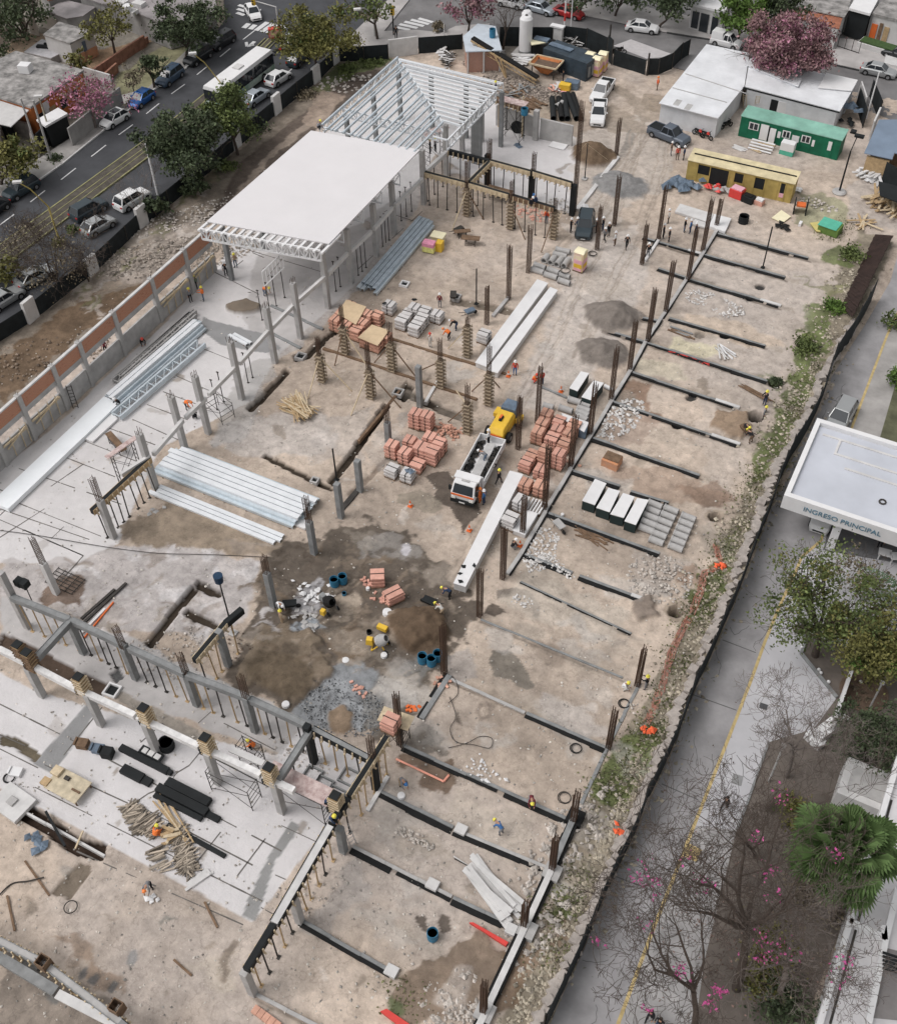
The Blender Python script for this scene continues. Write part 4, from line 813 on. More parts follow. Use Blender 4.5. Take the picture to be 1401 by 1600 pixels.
mb=MB(); truss(mb,(P2.x,P2.y,ZR-.05),(P4.x,P4.y,ZR-.05),1.0,18,.16); truss(mb,(P3.x,P3.y,ZR-.1),(P3.x,P4.y-3,ZR-.1),1.1,18,.16); truss(mb,(P1.x,lerp(y1,P2.y,.28),ZR-.2),(P4.x+.3,lerp(y1,P2.y,.28),ZR-.2),.9,20,.13)
truss(mb,(P2.x,P2.y,ZR-.1),(P3.x,P2.y,ZR-.1),.9,16,.13); truss(mb,(P1.x,ysp,ZR-.1),(P1.x,P2.y,ZR-.1),.9,20,.14); mb.bar((P4.x+.3,P4.y-3,ZR),(P3.x,P4.y-3,ZR),.16); mb.bar((P1.x,y1+.6,ZR-.2),(xr,y1+.6,ZR-.2),.16)
mb.build('trusses','wsteel',r)
def stub(px,z,label,w=.45):
    g=G(*px,z); t=thing('concrete_column',label,'column',(g.x,g.y,0)); b=MB(); b.box(-w/2,w/2,-w/2,w/2,-.1,z-.1); b.build('shaft','concd',t,bevel=.02)
for i in range(7):
    yy=lerp(y0+.5,P2.y,i/6); t=thing('concrete_column',f'{ORD[i]} grey column from the front carrying the street side of the hall roof','column',(x0+.4,yy,0)); b=MB(); b.box(-.22,.22,-.22,.22,-.1,ZR-1.4); b.build('shaft','concd',t)
for i in range(3):
    t=thing('concrete_column',f'{ORD[i]} grey column along the far end of the open roof frame','column',(lerp(P2.x,P3.x,(i+1)/3),P2.y-.3,0)); b=MB(); b.box(-.22,.22,-.22,.22,-.1,ZR-1); b.build('shaft','concd',t)
for i in range(3):
    t=thing('concrete_column',f'{ORD[i]} column inside the open roof frame counted from the diagonal','column',(lerp(P4.x,P3.x,.35+.2*i),lerp(P4.y,P2.y,.55),0)); b=MB(); b.box(-.22,.22,-.22,.22,-.1,ZR-1); b.build('shaft','concd',t)
CR=[((178,840),(148,745),(155,782)),((244,763),(218,678),None),((290,704),(268,620),None),((326,677),(305,588),None),((378,623),(361,534),None),((430,566),(415,480),None),((470,528),(455,442),None),((513,481),(503,394),None),((549,442),(541,358),None),((588,400),(577,319),None),((616,365),(613,283),None),((662,319),(660,234),None),((697,274),(695,195),None),((722,236),(722,170),None),((752,221),(751,152),None)]
CN=['with bare rusty bars nearest the pink plank scaffold','behind the red scaffold boards','with the beam running behind it over the pale slab','beside the crouching worker in orange','at the end of the pink plank','next to the dug footing','beside the pale railing frame','at the near corner of the white roof','just under the right edge of the white roof','below the middle of the white roof edge','with a dark bracket below the roof edge','at the corner where roof and open frame meet','behind the two workers on the pink platform','under the right truss of the open frame','nearest the grey block wall under the frame corner']
for (b_,t_,c_),nm in zip(CR,CN): conccol(b_,t_,'tall grey concrete column '+nm,w=.5,m='conc',bars=.6 if c_ is None and b_[0]<520 else 0,top2=c_)
BR=[((190,742),(235,713)),((240,710),(286,657)),((290,653),(322,622)),((326,617),(370,572)),((374,568),(421,516)),((425,512),(462,474)),((466,470),(508,433)),((512,429),(543,396)),((548,392),(580,362)),((584,358),(613,325)),((617,321),(660,280)),((665,268),(696,240))]
zb_=HT((430,566),(421,516))
for i,((a,b)) in enumerate(BR): hbeam(a,b,zb_,f'pale concrete tie beam halfway up the inner column row, {ORD[i]} span from the near end',.3,.42,'concl')
zz=HT((662,319),(663,268))
def props(name,label,pts,z,m='dsteel',group='thin steel props under the tie beams'):
    pts=sorted(pts)
    for i,(x,y) in enumerate(pts):
        g=G(x,y); mb=MB(); mb.cyl((g.x,g.y,0),(g.x,g.y,z),.045,n=6); mb.cb((g.x,g.y,0),(.2,.2,.03)); mb.cb((g.x,g.y,z),(.25,.12,.05)); solo(mb,name,m,ORD[i]+label,'prop',group=group)
props('steel_prop',' thin steel prop from the left under the tie beams of the inner columns',[(410,500),(422,488),(432,478),(445,465),(560,430),(566,424),(572,418),(598,385),(603,380),(608,375),(627,345),(635,338),(643,330),(340,640),(350,628),(395,590),(388,598),(525,455),(532,448)],zb_-.3)
mb=MB()   # pale railing
for i in range(7): t=i/6; p=G(lerp(422,452,t),lerp(500,470,t)); mb.bar((p.x,p.y,zb_+.1),(p.x,p.y,zb_+1.9),.06)
p=G(422,500);q=G(452,470)
for z in (.2,1.9): mb.bar((p.x,p.y,zb_+z),(q.x,q.y,zb_+z),.08)
solo(mb,'railing','white','pale upright railing frame between two columns of the inner row','railing')
form_beam([(143,797),(234,714)],zb_,'shored beam of dark and yellow boards at the near end of the inner columns',props=.8,propm='dsteel',top='black',side='wood')
WB=[(-62,780),(5,724),(55,686),(110,641),(148,604),(196,555),(254,503),(296,455),(341,420)]
WT=[(-95,700),(-22,690),(27,621),(80,575),(122,535),(180,491),(237,437),(280,400),(331,367)]
hw=HT((110,641),(80,575)); wx=sum(G(*p).x for p in WB[1:8])/7
for i in range(len(WB)-1):
    p=G(*WB[i]); q=G(*WB[i+1]); p.x=q.x=wx
    t=thing('concrete_column',f'grey upright of the brick banded boundary wall, {ORD[i]} from the near end','column',(wx,p.y,0)); b=MB(); b.box(-.22,.26,-.22,.22,-.1,hw+.1); b.build('shaft','conc',t); b=MB()
    for a_ in (-.12,.12): b.cyl((a_,0,hw),(a_+.05,.05,hw+.5),.02,n=4)
    b.build('starter_bars','rebar',t)
    t=thing('wall_bay',f'boundary wall bay with red brick band over an open gap, {ORD[i]} from the near end','wall',(wx,p.y,0),0,'brick banded wall bays'); L=q.y-p.y
    b=MB(); b.box(-.09,.09,.23,L-.23,0,hw*.42); b.build('block_base','conc',t)
    b=MB(); b.box(-.12,.12,.23,L-.23,hw-2.1,hw-1.55); b.build('beam','conc',t)
    b=MB(); b.box(-.1,.1,.23,L-.23,hw-1.55,hw-.15); b.build('brick_band',brickify(mat('band_brick',(.43,.17,.10),var=.45,sc=1.2),(.50,.24,.15),mortar=(.25,.16,.12)),t)
    b=MB(); b.box(-.14,.14,.23,L-.23,hw-.15,hw); b.build('coping','concl',t)
    if i in (1,2,6,7):
        b=MB(); b.bar((.25,.6,1.5),(.25,L-.6,2.2),.1,.12); b.bar((.2,.3,2.0),(.2,L-.4,1.9),.08,.2); 
        for y_ in (1.2,2.4,3.4): b.bar((.2,min(y_,L-.5),.2),(.3,min(y_,L-.5),2.6),.07)
        b.build('brace_boards','woodp',t)
Z1=HT((662,319),(663,268)); 
form_beam([(663,268),(729,285)],Z1,'new beam in yellow formwork from the hall corner column to the first clamp column',props=1.3,propm='dsteel',top='black',side='woodp')
form_beam([(733,285),(795,303)],Z1,'new beam in yellow formwork behind the second clamp column of the near frame line',props=1.3,propm='dsteel',top='black',side='woodp')
form_beam([(799,304),(866,324)],Z1,'new beam in dark formwork with the crouching carpenter on it',props=1.2,propm='dsteel',top='black',side='woodd')
form_beam([(698,233),(764,250)],Z1,'black sided far beam starting beside the platform workers',props=1.2,propm='dsteel',top='black',side='black')
form_beam([(766,250),(829,267)],Z1,'middle span of the far formwork line behind the open square bay',props=1.1,propm='dsteel',top='black',side='woodp')
form_beam([(833,267),(893,285)],Z1,'right end span of the far formwork line toward the gravel heap',props=1.2,propm='dsteel',top='black',side='woodp')
form_beam([(733,283),(764,252)],Z1,'short cross beam in yellow boards closing the square bay',props=1.6,propm='dsteel',top='black',side='woodp')
form_beam([(664,266),(697,235)],Z1,'pale cross beam between the hall corner column and the platform',props=1.6,propm='dsteel',top='concl',side=None,battens=False)
for i,(b_,t_) in enumerate((((829,313),(831,262)),((893,336),(894,286)),((761,288),(764,252)))):
    g=G(*b_); h=Z1-.3; t=thing('concrete_column',['black wrapped column in the middle of the far formwork line','black wrapped column at the right end of the far formwork line','black wrapped column at the inner corner of the square bay'][i],'column',(g.x,g.y,0)); b=MB(); b.box(-.27,.27,-.27,.27,0,h); b.build('wrap','black',t)
rebarcol((831,262+50),(832,236),'bundle of bare bars above the black column in the middle of the far formwork line',nm='rebar_column'); rebarcol((896,332),(900,157),'tall bare rebar column with black base left of the brown sand heap'); rebarcol((764,290),(761,216),'bare rebar column rising at the inner corner of the square bay')
formcol((729,337),(729,293),(729,251),'clamped column formwork with a long yellow prop, nearest the hall in the frame line',(((706,361),'woodp'),((755,343),'woodd')))
formcol((797,357),(795,317),(799,282),'clamped column formwork in the middle of the near frame line',(((820,375),'woodd'),))
formcol((864,373),(867,329),(869,310),'clamped column formwork at the right end of the near frame line',(((845,395),'woodd'),))
FC=[((540,553),(535,512),(533,477),'clamped column formwork in front of the plywood covered bricks',(((575,575),'woodp'),((523,572),'woodd'))),
 ((613,580),(611,535),(609,503),'clamped column formwork right of the plywood covered bricks',(((585,567),'woodd'),((650,590),'woodd'))),
 ((580,622),(574,577),(574,535),'clamped column formwork with a yellow prop reaching to the left above the lone box footing',(((548,650),'woodp'),((626,638),'woodd'))),
 ((504,596),(498,555),(496,524),'clamped column formwork at the corner of the left trench',(((481,624),'woodp'),((550,612),'woodp'))),
 ((689,605),(689,562),(688,529),'clamped column formwork right of the white block pallets',(((655,580),'woodd'),)),
 ((730,557),(728,509),(727,496),'clamped column formwork beside the two workers with orange vests',(((700,545),'woodp'),)),
 ((730,677),(732,631),(732,601),'clamped column formwork behind the brick pile near the tipper truck',(((700,660),'woodd'),((712,610),'woodp'))),
 ((763,632),(764,583),(766,539),'clamped column formwork at the near end of the two long white panels',(((737,612),'woodd'),((780,606),'woodd')))]
for b_,c_,t_,l_,pr in FC: formcol(b_,c_,t_,l_,pr)
RC=[((1028,374),(1041,289),'tall splayed rebar column at the far end of the yard beams beside the grey tarp'),
((1002,413),(1010,346),'rebar column left of the white helmet visitor by the beam end'),
((1074,438),(1084,353),'rebar column in front of three visitors at the beam crossing'),
((1097,392),(1114,309),'left one of the paired rebar columns before the white slabs'),
((1118,355),(1127,309),'right one of the paired rebar columns before the white slabs'),
((1039,488),(1053,405),'rebar column on the main beam line level with the left rubble heap'),
((1011,534),(1024,449),'rebar column on the main beam line behind the upper gravel heap'),
((983,578),(993,498),'rebar column on the main beam line right of the two gravel heaps'),
((954,624),(966,542),'rebar column right of the two white topped crates'),
((921,679),(927,596),'rebar column just behind the right white topped crate'),
((891,729),(898,646),'rebar column at the right edge of the brick pallet block'),
((850,796),(861,690),'tall rebar column in front of the brick pallet block'),
((816,836),(820,772),'thin rebar column between the white wrapped block pallets'),
((785,904),(794,824),'rebar column right of the long white panel end'),
((749,963),(757,888),'rebar column below the near end of the long white panel'),
((694,1052),(699,973),'dark rebar column beside the three blue barrels'),
((625,1163),(625,1082),'dark rebar column beside the lone brick pallet'),
((995,1071),(1007,1011),'dense rebar column beside the crouching worker in white'),
((950,1168),(957,1107),'dense rebar column on the right edge line below the crouching worker'),
((895,1286),(905,1237),'stout rebar column at the upper corner of the right edge beam'),
((862,1361),(866,1306),'stout rebar column with a clay brick at its foot on the right edge beam'),
((818,1449),(822,1409),'short stout rebar column near the red board'),
((755,1583),(758,1534),'stout rebar column at the bottom end of the right edge beam'),
((962,244),(968,184),'rebar column right of the brown sand heap'),
((959,352),(968,272),'rebar column standing in the grey gravel'),
((932,390),(939,320),'thick rebar column between the dark jeep and the visitors'),
((825,426),(826,352),'rebar column above the stacked concrete pipes'),
((794,467),(798,380),'rebar column left of the concrete pipes'),
((760,506),(764,445),'rebar column behind the long white panels'),
((839,660),(844,569),'rebar column with a red shirt worker behind it'),
((809,701),(817,618),'rebar column right of the yellow machine'),
((757,310+8),(757,316-70),'thin rebar column hidden in the frame of props')]
for b_,t_,l_ in RC[:-1]: rebarcol(b_,t_,l_)
for b_,t_,l_ in (((744,475),(745,420),'slim black steel post near the open pit in the middle of the yard'),((1191,418),(1204,354),'slim black steel post right of the beams at the far end'),((526,750),(523,701),'slim black steel post at the trench corner'),((983,40+320),(984,361),'')):
    if l_: g=G(*b_); mb=MB(); mb.cyl((g.x,g.y,0),(g.x,g.y,HT(b_,t_)),.07,n=8); mb.cb((g.x,g.y,0),(.4,.4,.06)); solo(mb,'steel_post','black',l_,'post')
LC=[((89,927),(57,836),'left column half cast with bare bars above it, beside the steel grating','concl',(72,878)),((44,980),(4,893),'bare pale column at the left corner of the dark beams','conc',None),
((131,1020),(108,967),'dark column under the crossing of the dark beams','concd',None),((213,1060),(188,976),'dark column with bars standing out of the long dark beam','concd',(199,1010)),
((308,1101),(283,1019),'dark column with rusty bars where the yellow shored beam meets','concd',(292,1052)),((399,1142),(380,1055),'dark column with bars on the long dark beam beside the mud','concd',(388,1088)),
((491,1190),(483,1133),'black column at the right end of the long dark beam','black',None),((588,1232),(579,1152),'black column under the long shored beam by the lone brick pallet','black',(584,1190)),
((428,947),(412,868),'dark column left of the two mixer workers','concd',(420,895)),((491,865),(481,775),'dark column at the end of the large steel stack','concd',(485,815)),
((357,1040),(344,985),'dark column beside the blue topped lamp post','concd',None),((656,634),(653,572),'dark column behind the upper brick pile','concd',None),((607,690),(603,632),'dark column left of the brick pallets','concd',(606,660)),
((563,767),(562,719),'short dark column at the lower trench corner','concd',None),((533,808),(530,755),'short dark column beside the black post','concd',None),((469,1440),(462,1402),'grey column under the lower white beam','conc',None),((396,1552),(388,1515),'grey column at the very end of the lower white beam','conc',None),((537,1330),(524,1295),'dark column below the two workers on the platform','concd',None)]
for b_,t_,l_,m_,c_ in LC: conccol(b_,t_,l_,w=.48,m=m_,bars=.0,top2=c_)
ZB=HT((131,1020),(110,965)); 
form_beam([(17,930),(108,966)],ZB,'dark cast beam from the pale corner column to the beam crossing',top='concd',side='concd',battens=False,props=1.1,propm='wood')
form_beam([(112,967),(197,1008)],ZB,'dark cast beam right of the crossing with timber props below',top='concd',side='concd',battens=False,props=.9,propm='wood')
form_beam([(201,1010),(288,1050)],ZB,'dark cast beam span in front of the dug trenches',top='concd',side='concd',battens=False,props=.9,propm='wood')
form_beam([(292,1052),(384,1087)],ZB,'dark cast beam span below the mud bank',top='concd',side='concd',battens=False,props=.9,propm='wood')
form_beam([(390,1090),(482,1133)],ZB,'dark cast beam span ending at the black column',top='concd',side='concd',battens=False,props=.8,propm='wood')
form_beam([(108,969),(52,1030)],ZB,'dark cross beam running down from the beam crossing to the white beam',top='concd',side='concd',battens=False,props=0)
form_beam([(484,1139),(434,1217)],ZB,'dark cross beam running down to the fourth timber formed stub',top='concd',side='concd',battens=False,props=2.2,propm='dsteel')
form_beam([(488,1137),(575,1183)],ZB,'grey topped beam with a black battened side behind the smoothed patch',top='concd',side='black',props=1.0,propm='wood')
form_beam([(303,1030),(352,972)],ZB,'cross beam in yellow shoring boards below the lamp post',top='black',side='woodp',props=.9,propm='wood')
form_beam([(352,972),(378,950)],ZB,'black end of the yellow shored cross beam',top='black',side='black',props=1.2,propm='wood',battens=False)
form_beam([(604,1150),(545,1243)],ZB,'long shored beam with open black formwork climbing to the lone brick pallet',top='black',side='woodp',props=.9,propm='wood')
form_beam([(543,1246),(517,1287)],ZB,'black formed beam stretch right beside the platform workers',top='black',side='black',props=.9,propm='dsteel')
form_beam([(516,1289),(428,1441)],ZB,'lower shored beam with a white concrete top',top='concl',side='black',props=.85,propm='wood',w=.5)
form_beam([(427,1443),(384,1514)],ZB,'end stretch of the lower shored beam with black open formwork',top='black',side='black',props=.9,propm='wood')
ZW=HT((159,1130),(136,1083))
WBm=[((-80,982),(-2,1014)),((0,1015),(46,1038)),((50,1040),(120,1077)),((124,1078),(212,1119)),((216,1121),(312,1167)),((318,1169),(408,1211)),((412,1213),(460,1236))]
for i,(a,b) in enumerate(WBm): hbeam(a,b,ZW,f'white topped concrete beam on columns over the lower slab, {ORD[i]} span from the left',.42,.45,mat('dusty_white_concrete',(.66,.65,.64),var=.22,sc=1.5))
hbeam((360,1170),(412,1193),ZW-.1,'short pale plank beside the white beam above the orange helmet worker',.45,.12,'concl','plank')
for b_,t_,l_ in (((67,1087),(48,1042),'grey column under the leftmost timber formed stub'),((159,1132),(137,1083),'grey column under the second timber formed stub'),((246,1175),(230,1128),'grey column under the third timber formed stub'),((341,1223),(326,1176),'grey column under the fourth timber formed stub'),((441,1268),(425,1222),'wide grey column under the fifth timber formed stub')):
    conccol(b_,t_,l_,w=.5,m='conc',bars=0)
def stubform(px,label,light=True):
    g=G(px[0],px[1],ZW); t=thing('stub_formwork',label,'formwork',(g.x,g.y,ZW-.5)); b=MB(); b.box(-.3,.3,-.3,.3,0,2.2); b.build('shutter','wood',t)
    b=MB(); b.box(-.31,.31,-.31,.31,2.15,2.24); b.build('dark_opening','black',t); b=MB(); z=.3
    while z<2.2: 
        b.bar((-.42,-.36,z),(.42,-.36,z),.06,.09); b.bar((-.42,.36,z),(.42,.36,z),.06,.09); b.bar((.36,-.42,z+.06),(.36,.42,z+.06),.06,.09); b.bar((-.36,-.42,z+.06),(-.36,.42,z+.06),.06,.09); z+=.33
    b.build('clamps','woodp' if light else 'woodd',t)
    b=MB(); b.box(-.62,-.38,-.35,.25,0,.55); b.build('side_box','black',t)
for px,l_,lt in (((38,1028),'dark timber formed column stub at the left end of the white beam',False),((52,1040),'low brown formed stub beside the cross beam joint',False),((132,1078),'timber formed column stub second along the white beam',True),((232,1126),'timber formed column stub in the middle of the white beam',True),((327,1172),'timber formed column stub above the thin floor crack',True),((425,1218),'timber formed column stub beside the pink platform',True),((527,1262),'timber formed column stub with two helmeted workers beside it',True)): stubform(px,l_,lt)
ZL=2.6
form_beam([(-60,1440),(60,1500)],ZL,'left stretch of the bottom boundary beam with battens',top='conc',side='concd',props=1.4,propm='wood')
form_beam([(62,1500),(187,1596)],ZL,'middle stretch of the bottom boundary beam',top='conc',side='concd',props=1.4,propm='wood') 
form_beam([(187,1596),(260,1655)],ZL,'lower stretch of the bottom boundary beam leaving the picture',top='concd',side='black',props=1.6)
hbeam((-60,1460),(89,1550),1.2,'lower grey beam running under the bottom boundary beam',.6,.5,'concd'); hbeam((90,1553),(230,1625),2.4,'white plank on the bottom boundary beam',.55,.16,'concl','plank')
for i,px in enumerate(((70,1506),(184,1576))):
    g=G(px[0],px[1],ZL); t=thing('stub_formwork',['dark open box form on the bottom beam left','dark open box form on the bottom beam right'][i],'formwork',(g.x,g.y,ZL-.4)); b=MB(); b.box(-.35,-.29,-.35,.35,0,1.0); b.box(.29,.35,-.35,.35,0,1.0); b.box(-.29,.29,-.35,-.29,0,1); b.box(-.29,.29,.29,.35,0,1); b.build('shutter','woodd',t); b=MB()
    for a_ in (-.2,0,.2): b.cyl((a_,.1,0),(a_,.15,1.6),.02,n=4); b.cyl((a_,-.2,0),(a_,-.15,1.5),.02,n=4)
    b.build('starter_bars','rebar',t)
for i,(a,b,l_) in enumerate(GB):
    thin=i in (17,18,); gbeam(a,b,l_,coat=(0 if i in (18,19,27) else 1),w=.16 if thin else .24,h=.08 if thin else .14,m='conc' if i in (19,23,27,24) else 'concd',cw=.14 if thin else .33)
    if i in (1,4,9,10,16): L=(G(*b)-G(*a)).length; mb=MB(); mb.box(L*.8,L*1.02,-.16,.16,.0,.19); mb.build('pale_end','concl',bpy.data.objects[COL.objects[-1].parent.name])
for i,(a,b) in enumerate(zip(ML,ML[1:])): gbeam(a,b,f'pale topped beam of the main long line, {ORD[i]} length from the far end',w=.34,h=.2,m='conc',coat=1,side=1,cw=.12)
gbeam((1028,377),(1007,409),'short pale beam beside the visitor with the white helmet',w=.3,h=.25,m='concl',coat=1); gbeam((965,247),(901,330),'pale kerb like beam between the sand and gravel heaps',w=.5,h=.3,m='concl',coat=0)
gbeam((702,1056),(658,1124),'grey beam with loose bricks below the dark rebar column',w=.4,h=.2,m='concd'); gbeam((606,1214),(574,1268),'pale strip beam beside the leaning ladder',w=.3,h=.2,m='concl',coat=0)
RL_=[(1000,1068),(949,1166),(899,1275),(862,1360),(820,1452),(765,1570),(745,1610)]
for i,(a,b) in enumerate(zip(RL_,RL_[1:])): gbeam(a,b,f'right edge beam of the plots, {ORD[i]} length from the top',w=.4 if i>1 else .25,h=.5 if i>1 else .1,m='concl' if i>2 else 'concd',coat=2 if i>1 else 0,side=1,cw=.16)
mb=MB()
for px in ((862,1366),(823,1456),(757,1584),(898,1280)):
    g=G(*px); mb=MB(); mb.cb((g.x,g.y,-.3),(1.1,1.1,.75)); solo(mb,'footing_block','conc' if px[1]>1300 else 'tar',f'concrete footing block under the stout rebar column {"at the upper corner" if px[1]<1300 else "third from the bottom" if px[1]<1400 else "by the red board" if px[1]<1500 else "at the bottom end"}','footing')
for px,l_ in (((612,1519),'grey footing cap at the end of the ground beam above the lowest plot'),((676,1384),'white footing cap midway on the ground beam'),((720,1298),'white joint cap on the ground beam above the plaster bags'),((800,1455),'pale joint at the board pile end of the ground beam')):
    g=G(*px); mb=MB(); mb.cb((g.x,g.y,-.2),(.8,.7,.55)); solo(mb,'pile_footing','concl',l_,'footing',bevel=.03)
def lie(pts,label,w,h,m,nm='ground_strip',cat='ground strip',coat=0): return gbeam(*pts,label,w=w,h=h,m=m,coat=coat,nm=nm,cat=cat)
lie(((505,545),(745,625)),'weathered double board running past the clamp columns','.3' and .28,.14,'woodd','timber_runner','timber')
lie(((610,530),(790,585)),'weathered double board right of the clamp columns toward the white panels',.28,.14,'woodd','timber_runner','timber')
lie(((423,478),(505,515)),'pair of grey rails on the floor beside the inner columns',.3,.12,'concd','floor_rail','rail'); lie(((425,522),(470,545)),'short pair of grey rails before the box footing',.3,.12,'concd','floor_rail','rail')
lie(((560,765),(530,800)),'bundle of thin bars beside the short dark columns',.5,.1,'dsteel','bar_bundle','bars'); lie(((692,582),(665,630)),'pale plank over the dug trench',.3,.15,'concl','plank','plank'); lie(((770,495),(795,465)),'grey plank beside the rebar columns above the panels',.35,.2,'conc','plank','plank')
lie(((625,610),(560,690)),'long weathered strip left of the brick pallets',.25,.1,'woodd','timber_runner','timber'); lie(((845,605),(885,622)),'grey pipe like rail from the rebar column to the pale pipe',.18,.15,'concd','floor_rail','rail')
for px,s_,l_ in (((470,558),.95,'open box footing with grey rim in the left trench'),((622,614),.95,'open box footing with grey rim in the middle trench'),((712,465),.95,'open box footing with pale rim near the black post'),((632,435+10),.9,'open box footing with tool beside it above the white blocks'),((176,1080),1.1,'square pit frame with white rim on the lower slab'),((492,752),.7,'small box footing in the lower trench')):
    g=G(*px); t=thing('box_footing',l_,'footing',(g.x,g.y,0),.1); b=MB(); a=s_/2
    b.box(-a,a,-a,-a+.14,-.2,.22); b.box(-a,a,a-.14,a,-.2,.22); b.box(-a,-a+.14,-a+.14,a-.14,-.2,.22); b.box(a-.14,a,-a+.14,a-.14,-.2,.22); b.build('rim','conc' if 'white' not in l_ else 'white',t); b=MB(); b.box(-a+.15,a-.15,-a+.15,a-.15,-.1,-.0+.02); b.build('dark_pit','black',t)
for i,px in enumerate(((505,1228),(524,1244),(488,1212),(545,1215))):
    g=G(*px); mb=MB(); a=.6; z=.25
    for q in ((-a,a,-a,-a+.1),(-a,a,a-.1,a),(-a,-a+.1,-a+.1,a-.1),(a-.1,a,-a+.1,a-.1)): mb.box(g.x+q[0],g.x+q[1],g.y+q[2],g.y+q[3],0,z)
    solo(mb,'pit_frame','concd',['middle of the grey pit frames below the smoothed patch','grey pit frame nearest the two platform workers','grey pit frame nearest the fifth formed stub','grey pit frame right next to the smoothed patch'][i],'pit frame')
for (a,b,l_) in (((775,195),(832,213),'grey block wall left part behind the cable drum'),((843,216),(893,228),'grey block wall right part before the black pipes')):
    p=G(*a);q=G(*b); mb=MB(); mb.bar((p.x,p.y,1.3),(q.x,q.y,1.3),.25,2.6); solo(mb,'block_wall','conc',l_,'wall')
conccol((836,218),(836,172),'pale concrete column standing in the grey block wall',w=.6,m='conc',bars=0)
form_beam([(774,152),(826,170)],HT((776,196),(774,152)),'rusty shored beam on the block wall below the rubble heap',top='woodd',side='woodd',props=1.2)
def pslab(quad,z,h,name,label,cat,m,side=None,z0=None,bevel=0):
    P=[G(a,b,z) for a,b in quad]; mb=MB(); P=[(p.x,p.y) for p in P]; c=(sum(p[0] for p in P)/4,sum(p[1] for p in P)/4)
    if side is None: mb.prism(P,z-h,z); return solo(mb,name,m,label,cat,bevel=bevel)
    r=thing(name,label,cat,(c[0],c[1],0),0,world=True); mb.prism(P,z-.06,z); mb.build('top_sheet',m,r)
    q=[(c[0]+(x-c[0])*.97,c[1]+(y-c[1])*.985) for x,y in P]; mb=MB(); mb.prism(q,z-h,z-.065); mb.build('stack',side,r); return r
pslab([(839,436),(856,442),(759,573),(742,566)],.7,.65,'panel_stack','left one of two long white insulated panel stacks in the yard centre','panel stack','white','concl')
pslab([(859,448),(871,453),(777,583),(760,577)],.75,.7,'panel_stack','right one of two long white insulated panel stacks in the yard centre','panel stack','white','concl')
pslab([(796,735),(817,741),(727,917),(708,911)],.95,.9,'panel_stack','long white panel stack with black scraps at its near end beside the brick pallets','panel stack','white','concl')
for i,px in enumerate(((724,886),(718,896),(720,908),(741,884))):
    mb=MB(); g=G(px[0],px[1],.96); mb.rockpile([(g.x,g.y,.98)],.25,.3,.25); solo(mb,'sheet_scrap','black',['leftmost','upper','lowest','rightmost'][i]+' black plastic scrap on the end of the long white panel',"scrap",group='black scraps on the white panel')
pslab([(163,619),(186,630),(13,795),(-12,783)],.5,.45,'panel_stack','very long white panel lying on the slab toward the left edge','panel stack',mat('bright_panel',(.80,.83,.85),.5,var=.05,sc=.6))
pslab([(176,644),(184,654),(145,690),(133,685)],.25,.2,'panel_stack','short white panel piece beside the steel truss bundle','panel stack','white')
for q,l_ in (([(907,580),(920,583),(902,611),(889,606)],'left white topped dark crate on the main beam line'),([(927,594),(943,598),(923,625),(908,620)],'right white topped dark crate on the main beam line'),
 ([(929,748),(947,755),(929,789),(909,782)],'first from left of the four white topped boxes'),([(950,762),(968,767),(952,800),(931,793)],'second from left of the four white topped boxes'),([(973,770),(991,776),(974,809),(953,803)],'third from left of the four white topped boxes'),([(995,778),(1013,781),(993,820),(975,814)],'fourth white topped box, next to the grey pipes')):
    pslab(q,1.15,1.1,'white_topped_box',l_,'crate','white',mat('dark_green_sheet',(.02,.035,.035),.6))
def profiles(a,b,n,w,label,m='gal',h=.28,layers=2,tw=None,top='wsteel'):
    """bundle of long cold rolled profiles between two ground pixels"""
    p=G(*a);q=G(*b); L=(q-p).length; an=math.atan2(q.y-p.y,q.x-p.x); r=thing('steel_profile_stack',label,'steel stack',(p.x,p.y,0),an)
    b0=MB()
    for x in np.linspace(.6,L-.6,max(2,int(L/3))): b0.box(x-.06,x+.06,-n*w/2,n*w/2,0,.1)
    b0.build('bearer','woodd',r); 
    for l in range(layers):
        mb=MB(); 
        for i in range(n-l):
            y=-n*w/2+w*(i+.5+l*.5); e=random.uniform(-.5,.5); z=.1+l*h
            mb.box(e,L+e*.6,y-w*.42,y+w*.42,z+h-.04,z+h-.01); mb.box(e,L+e*.6,y-w*.42,y-w*.36,z,z+h-.041); mb.box(e,L+e*.6,y+w*.36,y+w*.42,z,z+h-.041)
        mb.build('profile_layer',m if l<layers-1 else top,r)
    return r
profiles((267,722),(481,806),7,.55,'large stack of pale blue steel profiles ending at the dark column in the middle left','gal',.3,3,top='wsteel')
pslab([(262,733),(270,722),(484,815),(476,826)],.3,.22,'panel_stack','broad white sheet along the near side of the large steel stack','panel stack','white')
profiles((243,767),(437,846),3,.45,'narrow pair of pale steel profiles in front of the large stack','gal',.22,1)
profiles((575,456),(665,351),5,.5,'dark blue galvanised profile stack right of the hall','gal',.32,2,top=mat('blue_galvanised',(.45,.52,.58),.4,.3,var=.2,sc=2))
profiles((178,628),(312,512),4,.5,'white profiles in the middle of the truss bundle beside the banded wall','gal',.3,3)
